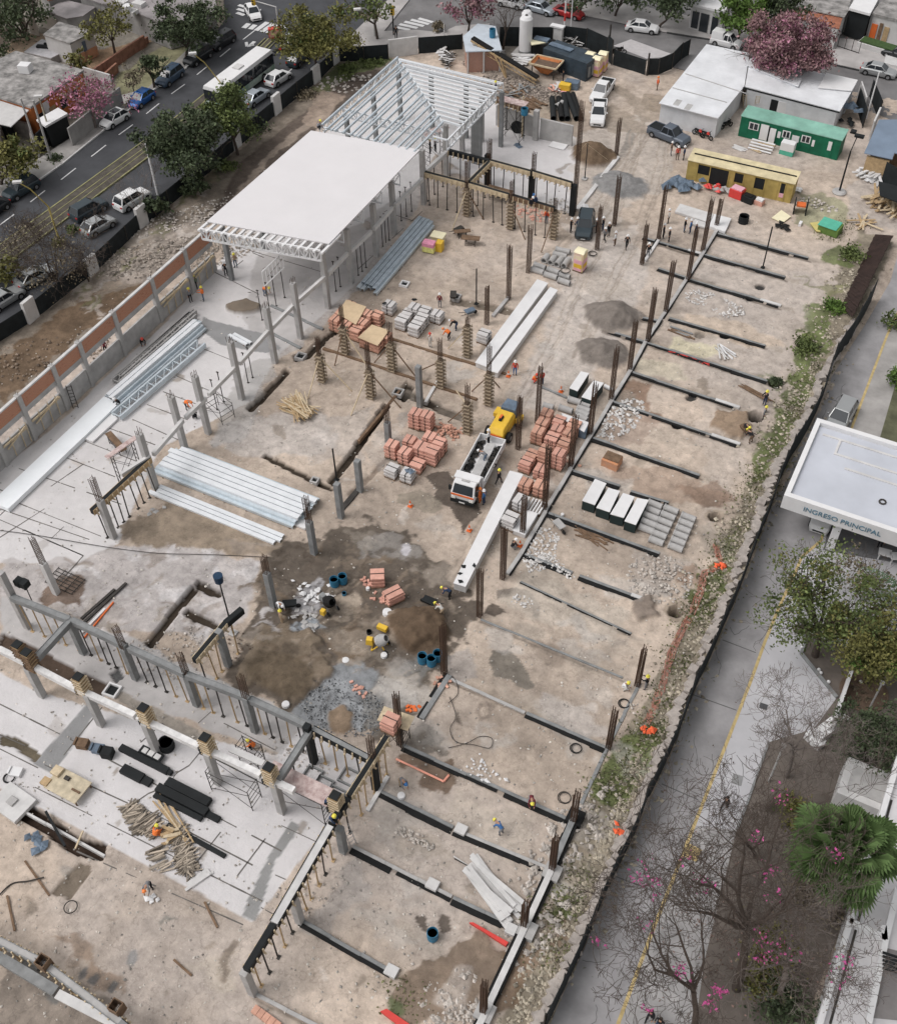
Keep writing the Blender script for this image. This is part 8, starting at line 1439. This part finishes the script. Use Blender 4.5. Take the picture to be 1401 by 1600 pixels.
sheet('shaded_floor',[[(1285,860),(1401,880),(1600,940),(1600,800),(1345,700),(1300,800)]],mat('shade_darkened_paving',(.16,.16,.165),var=.2),.022)  # shade under the canopy is put into this floor's colour
boxes((1378,872),.1,[('top',(-.5,.5,-.4,.4,.7,.76),'white'),('leg',(-.4,-.3,-.3,-.2,0,.7),'white'),('leg',(.3,.4,.2,.3,0,.7),'white')],'white_table','left white table in the shade under the canopy','table','white'); boxes((1396,878),.4,[('top',(-.5,.5,-.4,.4,.7,.76),'white'),('leg',(-.4,-.3,-.3,-.2,0,.7),'white'),('leg',(.3,.4,.2,.3,0,.7),'white')],'white_table','right white table in the shade under the canopy','table','white')
g=G(1305,985); r=thing('planter_box','white square planter box with dark soil beside the leafy tree','planter',(g.x,g.y,0),-.05); mb=MB(); mb.box(-1.2,1.2,-1.2,-1.0,0,.6); mb.box(-1.2,1.2,1.0,1.2,0,.6); mb.box(-1.2,-1.0,-1,1,0,.6); mb.box(1.0,1.2,-1,1,0,.6); mb.build('rim','white',r); mb=MB(); mb.box(-1,1,-1,1,0,.45); mb.build('soil','soil',r)
for a,b,l_,m_ in (((1268,998),(1302,1012),'upper garden rail by the leafy tree','conc'),((1270,1006),(1300,1018),'lower garden rail by the leafy tree','concd'),((1231,1146+60),(1216,1160+60),'','')):
    if l_: p=G(*a);q=G(*b); mb=MB(); mb.bar((p.x,p.y,.5),(q.x,q.y,.5),.12,.12); mb.bar((p.x,p.y,0),(p.x,p.y,.5),.1); mb.bar((q.x,q.y,0),(q.x,q.y,.5),.1); solo(mb,'garden_rail',m_,l_,'rail')
p=G(1293,1150);q=G(1324,1060); mb=MB(); mb.bar((p.x,p.y,.75),(q.x,q.y,.75),.22,1.5); solo(mb,'garden_wall','white','thin white garden wall running up to the yellow green tree','wall'); boxes((1293,1142),1.1,[('plinth',(-1.5,1.5,-.45,.45,0,.9),'white'),('step',(-1.9,-1.0,-.7,.7,0,.5),'white')],'white_plinth','white stepped plinth at the lower end of the garden wall','plinth','white')
for a,b,l_ in (((1356,1110),(1374,1066),'slim grey lamp post leaning over the round flower bed'),((1200,1222),(1222,1165),'grey lamp post between the bare trees')):
    g=G(*a); h=max(3,HT(a,b)); mb=MB(); mb.cyl((g.x,g.y,0),(g.x,g.y,h),.07,n=8); mb.cb((g.x,g.y,h),(.3,.3,.12)); solo(mb,'lamp_post','conc',l_,'lamp post')
g=G(1348,1083); mb=MB(); mb.lathe([(1.7,0),(1.75,.12),(1.6,.12),(1.5,.06),(.01,.06)],(g.x,g.y,0.05),24); solo(mb,'flower_bed','soil','round flower bed of bare earth with five small plants','flower bed'); 
for i,(x,y) in enumerate(((1335,1075),(1358,1076),(1346,1083),(1340,1093),(1354,1094))): shrub((x,y),.3,'dry','small plant in the round bed, '+['upper left','upper right','centre','lower left','lower right'][i],n=90,size=.08,nm='small_plant',cat='plant')
for i,(x,y) in enumerate(((1252,1013),(1278,1048),(1281,1053),(1293,1067),(1343,1067))): g=G(x,y); mb=MB(); mb.lathe([(.12,0),(.14,.15),(.05,.25)],(g.x,g.y,.05),8); solo(mb,'ground_light','white',f'small white ground light along the garden edge, {ORD[i]} from the left','garden light')
zr=3.2; r,P=proof([(1401,1190),(1383,1240),(1352,1345),(1326,1440),(1300,1530),(1276,1610),(1520,1700),(1560,1150),(1425,1120)],zr,'white_building','long white building with parapets along the garden at the lower right','building',mat('white_flat_roof',(.60,.585,.59),.8,var=.12,sc=.4),'white',.985)
mb=MB()
for a,b in (((1401,1190),(1276,1610)),((1325,1440),(1382,1468)),((1382,1468),(1355,1600)),((1382,1468),(1401,1390)),((1378,1448),(1380,1470)),((1401,1190),(1425,1120))): p=G(a[0],a[1],zr+.35);q=G(b[0],b[1],zr+.35); mb.bar(p,q,.35,.5)
mb.build('parapet','white',r); mb=MB(); 
for a,b in (((1388,1250),(1290,1600)),): p=G(a[0]+4,a[1],zr+.13);q=G(b[0]+6,b[1],zr+.13); mb.bar(p,q,.14,.05)
mb.build('roof_gutter','dsteel',r); mb=MB(); P2=[G(a,b,zr+.15) for a,b in ((1380,1480),(1460,1500),(1460,1600),(1362,1590))]; mb.prism([(p.x,p.y) for p in P2],zr+.11,zr+.14); mb.build('courtyard_floor',mat('taupe_floor',(.22,.205,.20),var=.1),r)
mb=MB()
for i in range(5): p=G(1378,1488+i*6,zr+.8);q=G(1440,1508+i*6,zr+.8); mb.bar(p,q,.12,.1)
mb.build('dark_louvre','black',r)
boxes((1342,1250),-.0,[('tank',(-1.7,1.7,-1.5,1.5,0,2.2),'concl'),('lid',(-1.2,1.2,-1.0,1.0,2.2,2.3),'conc')],'white_store','white box shaped store with a flat top beside the fan palm','store','white')
YP=mat('pole_yellow',(.50,.40,.13),.6,var=.15)
def streetlamp(base,knee,head,label,m=YP,hz_=8.5):
    g=G(*base); h=max(3,HT(base,knee)); r=thing('street_lamp',label,'street lamp',(g.x,g.y,0),0,world=True); e=G(head[0],head[1],hz_); mb=MB(); mb.cyl((g.x,g.y,0),(g.x,g.y,h),.12,.09,8); a=Vector((g.x,g.y,h)); m_=a.lerp(e,.55)+Vector((0,0,.5)); mb.cyl(a,m_,.085,.065,8); mb.cyl(m_,e,.065,.05,8); mb.build('pole',m,r); mb=MB(); mb.cb((e.x,e.y,e.z-.12),(.9,.4,.2),.6); mb.build('lamp_head','concl',r)
streetlamp((92,372),(80,322),(27,284),'yellow street lamp with a long arm at the lower left of the avenue'); streetlamp((351,165),(345,130),(301,83),'yellow street lamp arching over the black parked cars'); streetlamp((586,58),(583,30),(558,14),'grey street lamp at the corner trees',mat('pole_grey',(.4,.4,.38))); streetlamp((84,225),(72,165),(60,150),'pale lamp post in front of the orange house',mat('pole_pale',(.45,.42,.33)))
for b_,t_,l_,m_,w2 in (((247,304),(233,224),'white post between the avenue trees','white',.16),((81,250),(46,158),'tall grey utility pole before the orange house','conc',.15),((62,245),(42,152),'second grey utility pole at the yard wall','conc',.13),((881,47),(884,-4),'red and white striped pole at the street','white',.14),((891,48),(895,-4),'plain white pole beside the striped one','white',.1),((1352,186),(1372,112),'thin white pole by the far right fence','white',.09),((694,60),(694,38),'thin white pole at the corner','white',.07),((1104+28,20+28),(1131,-5),'thin dark pole at the shop','dsteel',.08),((1044,18+4),(1046,-6),'white post at the dark trees','white',.12)):
    g=G(*b_); h=max(2,HT(b_,t_)); mb=MB(); mb.cyl((g.x,g.y,0),(g.x,g.y,h),w2,w2*.8,8); solo(mb,'utility_pole',m_,l_,'pole')
g=G(881,47); h=HT((881,47),(884,20)); mb=MB(); mb.cyl((g.x,g.y,h*.55),(g.x,g.y,h),.155,n=8); solo(mb,'red_band','redp','red band wrapped round the striped pole','band')
def signal(base,top,label,armto=None):
    g=G(*base); h=max(3,HT(base,top)); r=thing('traffic_light',label,'traffic light',(g.x,g.y,.1),0); mb=MB(); mb.cyl((0,0,0),(0,0,h),.09,n=8); mb.build('pole','black' if not armto else 'concl',r); e=Vector((0,0,h-.3)); 
    if armto: e2=G(armto[0],armto[1],h+.6); e=Vector((e2.x-g.x,e2.y-g.y,h+.6)); mb=MB(); mb.cyl((0,0,h),e,.07,n=6); mb.build('arm','concl',r)
    mb=MB(); mb.box(e.x-.22,e.x+.22,e.y-.18,e.y+.18,e.z-.6,e.z+.6); hb=mb.build('signal_head','yel',r)
    for i in range(3): mb=MB(); mb.cyl((e.x,e.y-.2,e.z-.38+i*.38),(e.x,e.y-.26,e.z-.38+i*.38),.13,n=10); mb.build('lens','black',hb)
signal((615,56),(613,14),'yellow traffic light on a black post beside the man in black'); signal((437,56),(431,12),'overhead traffic light with a white arm over the avenue',(396,2))
boxes((431,58),.6,[('cabinet',(-.9,.9,-.4,.4,0,1.3),'redp'),('panel',(-.8,.8,-.42,-.4,.2,1.1),'brickl')],'red_kiosk','small red cabinet at the end of the median','cabinet','redp')
Pp=person
ZS=HT((662,319),(663,268))
Pp((1026,141),'worker in orange vest alone near the gate','orange','brown','orange','stand',200,vest='red'); Pp((1047,243),'man in a brown jacket beside the grey pickup, left of three','brown','grey','white','stand',20); Pp((1057,250),'man in a red shirt between two others at the grey pickup','red','brown','white','stand',-60); Pp((1067,250),'man in dark clothes nearest the yellow cabin corner','navy','black','white','stand',200)
Pp((891,363),'visitor in black on the left side of the dark car','black','black','white','fold',0); Pp((901,362),'visitor in navy close to the windscreen of the dark car','navy','black','white','fold',180); Pp((931,364),'visitor in black at the right side of the dark car, nearest','black','black','white','stand',180); Pp((941,361),'visitor behind the thick rebar column','black','navy','white','stand',180); Pp((944,378),'visitor in grey shirt in front of the thick rebar column','grey','black','white','walk',150); Pp((950,370),'visitor in dark coat second right of the thick rebar column','black','black','white','stand',150); Pp((960,384),'visitor in white with brown trousers','white','brown','white','stand',180); Pp((978,389),'lone visitor in black walking in the open yard','black','black','white','walk',-60); Pp((1011,402),'visitor beside the rebar column at the beam end','black','grey','white','stand',90)
Pp((1043,349),'visitor in a pale shirt behind the splayed rebar column','pale','black','white','stand',200); Pp((1035,372),'left visitor of two on the dark ground beam','black','black','white','stand',30); Pp((1044,378),'right visitor of two on the dark ground beam','black','black','white','stand',200); Pp((1068,363),'left visitor of three before the thin white slab','black','jeans','white','stand',0); Pp((1077,365),'middle visitor of three, in blue','blue','navy','white','stand',180); Pp((1085,370),'right visitor of three at the rebar column','navy','grey','white','stand',180)
Pp((498,203),'roofer at the left corner of the finished sheets','grey','black','yellow','crouch',40,z=ZR+.1); Pp((774,150),'roofer in dark clothes at the right corner of the open frame','navy','black','yellow','stand',200,z=ZR-1.2); Pp((672,240),'left worker on the pink platform under the frame','black','black','yellow','stand',40,z=4.7); Pp((680,238),'right worker on the pink platform under the frame','grey','black','yellow','reach',60,z=4.7)
Pp((853,349),'worker in orange behind the end clamp column','orange','jeans','white','stand',-80,vest='red'); Pp((837,318),'carpenter in dark blue crouching on the formwork beam','navy','navy','blue','crouch',200,z=ZS-.1); Pp((828,322),'second carpenter kneeling behind the crouching one','black','black','white','crouch',20,z=ZS-.1); Pp((879,130),'worker in black behind the yellow bags','black','black',None,'stand',200)
Pp((354,431),'worker in black shirt under the roof edge','black','black','white','stand',-40); Pp((369,418),'worker in tan under the roof edge','tan','jeans','yellow','stand',-60); Pp((299,472),'worker in grey at the foot of the banded wall','grey','black','yellow','stand',-20); Pp((307,452),'worker in green against the banded wall','green','black','yellow','stand',-60); Pp((319,470),'worker in an orange vest holding a pole at the wall','orange','jeans','yellow','reach',220,vest='orange'); Pp((167,553),'worker in dark red behind the gap of the banded wall','darkred','black','yellow','stand',-60,z=.8); Pp((186,634),'worker in black crouching at the end of the truss bundle','black','black','white','crouch',-100); Pp((294,640),'worker in orange bending between the inner columns','orange','black','orange','bend',0,vest='orange'); Pp((305,655),'worker in dark clothes among the low scaffold frames','black','black','yellow','crouch',120)
Pp((415,462),'worker in orange bending on the pale slab','tan','jeans','yellow','bend',0,vest='orange'); Pp((224,540),'worker crouching over dark sheets at the banded wall','black','grey','red','crouch',-30)
Pp((687,481),'worker in dark red right of the white blocks','darkred','grey','white','stand',100); Pp((672,543),'worker with a red cap in pale clothes in the centre','pale','pale','red','stand',80); Pp((701,531),'worker in an orange vest beside the clamp column','orange','black','orange','bend',180,vest='orange'); Pp((712,516),'worker in dark clothes behind the orange vest one','black','navy','white','bend',200)
Pp((804,586),'worker in a red shirt and blue trousers below the white panels','red','blue','white','stand',-70); Pp((846,602),'worker in red behind the tall rebar column','red','navy','white','stand',150); Pp((834,597),'child sized figure in orange beside the same column','orange','red','red','crouch',0)
Pp((763,694),'man in a white shirt on the rear of the tipper truck','white','black','white','stand',180,z=1.0); Pp((757,722),'man in grey blue bending inside the truck bed','grey','jeans','white','bend',180,z=1.1); Pp((779,756),'worker in black walking right of the truck','black','black','yellow','walk',70); Pp((756,788),'worker in blue beside the truck cab','blue','navy','white','stand',180); Pp((750,785),'worker in orange close to the truck cab door','orange','orange','orange','stand',180)
Pp((1193,633),'worker with arms out between the ladder and the pit','black','navy','yellow','reach',-120); Pp((1191,657),'worker standing in the dug pit','grey','black','yellow','stand',0,z=-1.0); Pp((1161,676),'digger at the soil heap, left of the barrow','black','brown','yellow','bend',-40); Pp((1171,692),'digger bending right of the barrow','black','brown','yellow','bend',150)
Pp((801,858),'worker crouching at the foot of the white panel stack','black','grey','white','crouch',60); Pp((441,975),'mixer worker in beige with a yellow helmet','tan','tan','yellow','stand',60); Pp((437,954),'mixer worker in white at the dark column','white','grey','white','bend',-20); Pp((702,935),'worker in navy at the end of the long panel','navy','black','yellow','bend',190); Pp((690,962),'worker in pale clothes pushing the barrow','pale','tan','yellow','bend',170)
Pp((396,1169),'worker in a yellow green helmet and orange shirt on the lower slab','orange','black','yellow','crouch',-160,vest='orange'); Pp((246,1306),'worker in bright orange crouching between the offcuts','orange','orange','yellow','crouch',90,vest='orange'); Pp((236,1390),'worker bending at the edge of the lower dirt','grey','black','orange','bend',-70)
Pp((512,1258),'upper worker of two on the red spattered deck','navy','black','yellow','crouch',20,z=ZW+.1); Pp((519,1284),'lower worker of two on the red spattered deck','navy','grey','yellow','crouch',0,z=ZW); Pp((628,1228),'worker with a blue cap on the wet soil','grey','tan','blue','bend',-30); Pp((829,1256),'worker in dark red stepping on the ground beam','darkred','grey','yellow','bend',-60); Pp((782,1303),'worker in a blue and yellow shirt in the corner plot','blue','grey','yellow','bend',160)
Pp((974,1077),'worker in white crouching at the stones','white','pale','yellow','crouch',0); Pp((1008,1077),'worker in black at the dense rebar column','black','grey','yellow','reach',170); Pp((1130,1264),'pedestrian in black walking on the forecourt','black','black',None,'walk',-110); Pp((1013,1594),'pedestrian in black at the bottom of the road','black','black',None,'walk',-100); Pp((1027,1606),'second pedestrian at the bottom edge of the road','black','navy',None,'stand',-100); Pp((619,60),'man in black standing beside the yellow traffic light','black','black',None,'stand',-60,z=.14); Pp((347,30),'man in dark clothes on the pavement at the top','black','black',None,'stand',0,z=.02); Pp((338,27),'person in a red top on the pavement at the top','red','navy',None,'stand',90,z=.02); Pp((1372,856),'person in dark blue in the shade under the canopy','navy','black',None,'stand',-100)
T=tree
T((45,62),(22,18),5.6,'dark','large dark green tree at the top left corner',n=4200,trunk_r=.28); T((291,92),(296,44),3.8,'dark','dense green tree beside the black parked cars',n=7220,size=.2); T((242,138),(235,102),1.55,'dark','small pointed dark tree on the avenue pavement',n=1100,size=.2,rz_=1.35,depth=1,clumps=16,nm='conifer'); T((212,152),(205,124),1.6,'dry','thin sparse young tree on the avenue pavement',n=420,size=.16,depth=2,clumps=10,trunk_r=.07); T((150,201),(143,152),3.8,'pink','pink flowering tree in front of the grey front wall',n=1300,size=.18,rz_=.42,depth=3,bark='barkg',nm='pink_tree',cat='flowering tree',extra=('dry',.35)); T((182,92),(172,42),2.9,'olive','pale feathery tree below the large flat roof',n=1100,size=.22); T((2,290),(8,246),3.4,'olive','yellow green tree at the left edge by the yard wall',n=2400,extra=('mid',.3)); T((130,118),(120,100),1.7,'olive','light green bush tree beside the small house',n=500,trunk_r=.08,depth=1)
T((497,120),(487,64),4.5,'olive','broad yellow green tree over the end of the median',n=7980,size=.2,extra=('mid',.3),rz_=.62); T((302,302),(275,232),3.7,'dark','dense dark tree left of the avenue fence pair',n=8740,size=.2,limbs=7); T((325,268),(308,212),2.6,'dark','middle dense tree between the two fence trees',n=5700,size=.2); T((372,242),(357,190),3.4,'mid','bushy green tree hiding the silver car',n=6840,size=.2,extra=('dark',.4)); T((590,62),(580,12),3.3,'mid','open street tree on the corner pavement',n=900,size=.24,extra=('dry',.3)); T((731,56),(736,10),3.6,'mauve','pinkish flowering tree behind the brick shed',n=1500,bark='bark',nm='pink_tree',cat='flowering tree',extra=('pink',.4)); T((786,76),(796,30),2.6,None,'bare tree beside the white tank',nm='bare_tree',depth=3,trunk_r=.14,bark='bark')
T((690,50),(686,42),.9,'dry','dry low shrub on the corner pavement',n=200,depth=1,trunk_r=.05); T((1150,70),(1161,30),2.9,'bright','round bright green tree behind the white van',n=3200,size=.25); T((1218,60),(1215,10),3.4,'dark','dark green tree behind the pink one',n=3000); T((1027,44),(1062,2),4.0,'dark','black green tree at the top edge behind the white saloon',n=3200); T((905,20),(915,-22),4.2,'dark','left dark tree along the top edge',n=2400); T((960,26),(975,-20),4.2,'dark','right dark tree along the top edge',n=2400); T((820,4),(830,-30),3.5,'dark','dark tree above the parked van at the top edge',n=1500)
T((1222,140),(1226,80),4.6,'mauve','large mauve pink tree over the white huts',n=13000,size=.2,rz_=.62,clumps=40,nm='pink_tree',cat='flowering tree',extra=('pink',.5),limbs=8,trunk_r=.25)
T((92,455),(84,412),4.0,'dry','large bare bush against the avenue fence',n=1300,size=.13,depth=5,limbs=10,bark='bark',trunk_r=.12,nm='bare_bush',cat='bush',rz_=.6); T((140,440),(128,420),2.0,'dry','smaller brown bush right of the bare one',n=200,size=.12,depth=4,limbs=7,bark='bark',trunk_r=.08,nm='bare_bush',cat='bush'); T((222,352),(214,308),2.4,None,'bare thin tree in front of the white off road car',nm='bare_tree',depth=3,trunk_r=.09,bark='barkg'); T((12,440),(6,424),1.9,'olive','yellow green shrub tree at the left edge',n=700,trunk_r=.08,depth=1); T((237,292),(243,262),1.4,None,'thin bare sapling at the white post',nm='bare_tree',depth=2,trunk_r=.05)
T((246,340),(240,325),1.6,'dark','dark shrub behind the fence pillar',n=700,depth=1,trunk_r=.06,nm='shrub',cat='shrub'); T((315,305),(305,290),1.5,'dark','dark shrub at the foot of the dense trees',n=600,depth=1,trunk_r=.06,nm='shrub',cat='shrub')
shrub((112,362),.9,'mid','small green shrub in the median',n=300); shrub((92,382),.9,'olive','pale green shrub beside the lamp foot',n=300); shrub((85,250),1.2,'dark','low hedge patch on the pavement by the pole',n=400,h=.3); shrub((397,205),2.2,'dark','dark undergrowth behind the fence near the pillar',n=900,h=.5); shrub((356,262),1.6,'mid','weedy shrub beside the dark track',n=450,h=.4); shrub((540,112),2.2,'mid','weeds in the corner behind the black panel',n=700,h=.25); shrub((583,100),2.0,'mid','green weeds along the white wall piece',n=600,h=.2); shrub((480,150),1.6,'dry','dry weeds beside the pillar row',n=350,h=.4)
shrub((1322,400),1.6,'mid','thorny weeds at the foot of the brown hoarding',n=700,h=.5,nm='weeds',cat='weeds'); shrub((1300,482),1.5,'bright','green weeds below the brown hoarding',n=700,h=.4,nm='weeds',cat='weeds'); shrub((1252,545),1.6,'mid','weeds at the end of the beam below the rubble heaps',n=600,h=.4,nm='weeds',cat='weeds'); shrub((1211,597),.8,'dark','weeds growing in the small pit',n=350,h=.4,nm='weeds',cat='weeds')
GRS=[(1270,560),(1250,600),(1235,640),(1225,660),(1205,700),(1195,730),(1180,760),(1170,790),(1150,830),(1135,850),(1140,880),(1125,910),(1105,940),(1085,960),(1070,1000),(1055,1040),(1030,1100),(1015,1140),(1005,1170),(985,1195),(1000,1150),(965,1230),(950,1260),(905,1370),(880,1400),(865,1430),(870,1480),(625,1570),(1290,350),(1310,355)]
random.seed(21); rn=np.random.default_rng(4); mb=MB()
for p in GRS:
    for _ in range(3): g=G(p[0]+random.gauss(0,12),p[1]+random.gauss(0,12)); leaves(mb,(g.x,g.y,.1),(1.5,1.3,.15),70,.10,rn)
stuff(tag(mb.build('weed_cover',leafm('weed',(.08,.10,.035),(.19,.19,.085))),'patchy green weeds covering the stony strip beside the road','weeds'))
T((1273,1025),(1272,952),4.0,'mid','spreading green tree reaching over the yellow line',n=6200,size=.13,rz_=.5,depth=3,limbs=9,clumps=34,extra=('olive',.35),trunk_r=.24,hollow=.8); T((1352,1068),(1362,1010),3.2,'olive','yellow green garden tree above the lamp post',n=7500,size=.13,rz_=.6,extra=('bright',.4),clumps=26); T((1350,1190),(1352,1155),2.4,'dark','dark round bush tree beside the white store',n=5000,size=.12,rz_=.7,trunk_r=.12); T((1385,905),(1345,905),2.2,'dry','reddish brown shrub tree under the canopy edge',n=700,size=.15,trunk_r=.08)
T((1228,1215),(1238,1150),3.4,None,'leafless pale tree over the edge of the forecourt',nm='bare_tree',depth=5,trunk_r=.13,bark='barkg',limbs=7,rz_=.5); T((1150,1545),(1140,1400),5.6,'magenta','large bare tree with sparse magenta flowers',n=330,size=.10,depth=5,trunk_r=.24,bark='bark',limbs=9,nm='pink_tree',cat='flowering tree',rz_=.5,clumps=9,tight=.35); T((1085,1610),(1050,1510),4.0,'magenta','lower bare tree with magenta flowers over the walkway',n=260,size=.10,depth=5,trunk_r=.18,bark='bark',limbs=7,nm='pink_tree',cat='flowering tree',rz_=.5,clumps=6,tight=.35); T((1215,1560),(1215,1470),3.6,'dry','grey leafless tree in the lower garden',n=250,size=.09,depth=5,trunk_r=.16,bark='barkg',limbs=8,nm='bare_tree',rz_=.5); T((1180,1340),(1165,1310),3.0,None,'bare tree left of the fan palm',nm='bare_tree',depth=5,trunk_r=.12,bark='bark',limbs=6,rz_=.5)
shrub((1240,1270),1.7,'olive','yellow green shrub left of the fan palm',n=1300,size=.14); shrub((1222,1262),.7,'bright','bright yellow green shrub tip',n=400,size=.12); shrub((1250,1345),1.5,'dark','dark shrub at the foot of the fan palm',n=1100,size=.14); shrub((1270,1410),1.9,'dry','brownish shrub below the dry palm skirt',n=1000,size=.13); shrub((1205,1485),1.7,'olive','low green shrub under the magenta tree',n=1000,size=.13); shrub((1195,1535),1.4,'olive','dull green shrub lower in the garden',n=800,size=.12); shrub((1235,1575),2.2,'dark','dark shrub mass at the bottom of the garden',n=1500,size=.13); shrub((1383,1590),1.6,'bright','clipped bright green bush in the bottom right corner',n=1600,size=.12); shrub((1400,512),1.5,'mid','leafy branch end at the right edge beside the yellow line',n=900,size=.16,h=1.4); shrub((1398,600),1.2,'bright','lower green shrub at the right edge of the verge',n=700,size=.14,h=1.2); shrub((1255,985),.9,'dry','flowering shrub at the corner of the garden bed',n=300,size=.1)
random.seed(8); mb=MB()
for _ in range(520): x=random.gauss(1190,80);y=random.gauss(1430,100); g=G(x,y); leaves(mb,(g.x,g.y,.08),(.3,.3,.03),2,.09,rn)
stuff(tag(mb.build('leaf_litter',leafm('litter',(.13,.09,.07),(.30,.20,.17))),'fallen leaves and petals on the garden soil','leaf litter'))
def palm(base,crown,label,R,n,fan=True,skirt=True,m=None):
    g=G(*base); h=HT(base,crown); r=thing('palm_tree',label,'palm',(g.x,g.y,0)); random.seed(int(base[0])); q=G(crown[0],crown[1],h); off=Vector((q.x-g.x,q.y-g.y,h)); mb=MB(); mb.cyl((0,0,-.2),off*.5,.34,.28,10,False); mb.cyl(off*.5,off,.28,.24,10,False); mb.build('trunk','barkg',r)
    mb=MB()
    for i in range(n):
        a=i*2.39996+random.uniform(-.2,.2); el=lerp(1.5,-.55,(i/n)**.8); st=off+Vector((0,0,0)); d=Vector((math.cos(a)*math.cos(el),math.sin(a)*math.cos(el),math.sin(el))); L=R*random.uniform(.75,1.05); side=d.cross(Vector((0,0,1))).normalized()
        if fan:
            hub=st+d*L*.58; mb.cyl(st,hub,.03,.02,4,False)
            for j in range(17):
                b_=lerp(-1.25,1.25,j/16); dd=(d*math.cos(b_)+side*math.sin(b_)); l=L*.55*(1-.25*abs(b_)/1.25); m1=hub+dd*l*.6+Vector((0,0,.04)); e=hub+dd*l-Vector((0,0,l*.32)); w2=dd.cross(Vector((0,0,1))).normalized()*.12*(L/2.2)
                mb.add([hub,m1-w2,m1+w2,e],[(0,1,3),(0,3,2)])
        else:
            p=st
            for j in range(9):
                dd=(d+Vector((0,0,-.11*j))).normalized(); e=p+dd*L/9; mb.cyl(p,e,.03,.02,4,False)
                if j>0:
                    for s_ in (-1,1): t=e+side*s_*L*.22*(1-j/12)+dd*.25-Vector((0,0,.12)); w2=dd*.07; mb.add([e-w2,e+w2,t],[(0,1,2)])
                p=e
    mb.build('fronds',m or mat('palm_leaf',(.12,.185,.07),.5,var=.35,sc=1.2,island=.35),r)
    if skirt:
        mb=MB()
        for i in range(260): a=random.random()*6.283; z0=random.uniform(.3,.72); p=off*z0; l=random.uniform(.8,1.7); d=Vector((math.cos(a)*.55,math.sin(a)*.55,-1)).normalized(); e=p+d*l; w2=Vector((-math.sin(a),math.cos(a),0))*.06; mb.add([p-w2,p+w2,e+w2*.6,e-w2*.6],[(0,1,2,3)])
        mb.build('dry_skirt',mat('dry_palm',(.30,.25,.20),var=.3,island=.3),r)
palm((1290,1440),(1316,1328),'fan palm with a grey skirt of dead leaves beside the white building',3.3,40); palm((1440,1010),(1412,935),'feather palm whose fronds reach in from the right edge',3.6,26,False,False,mat('grey_palm_leaf',(.09,.14,.08),.5,var=.3,sc=1)); palm((1455,1075),(1425,1010),'second palm mostly beyond the right edge',2.6,20,False,False,mat('grey_palm_leaf'))
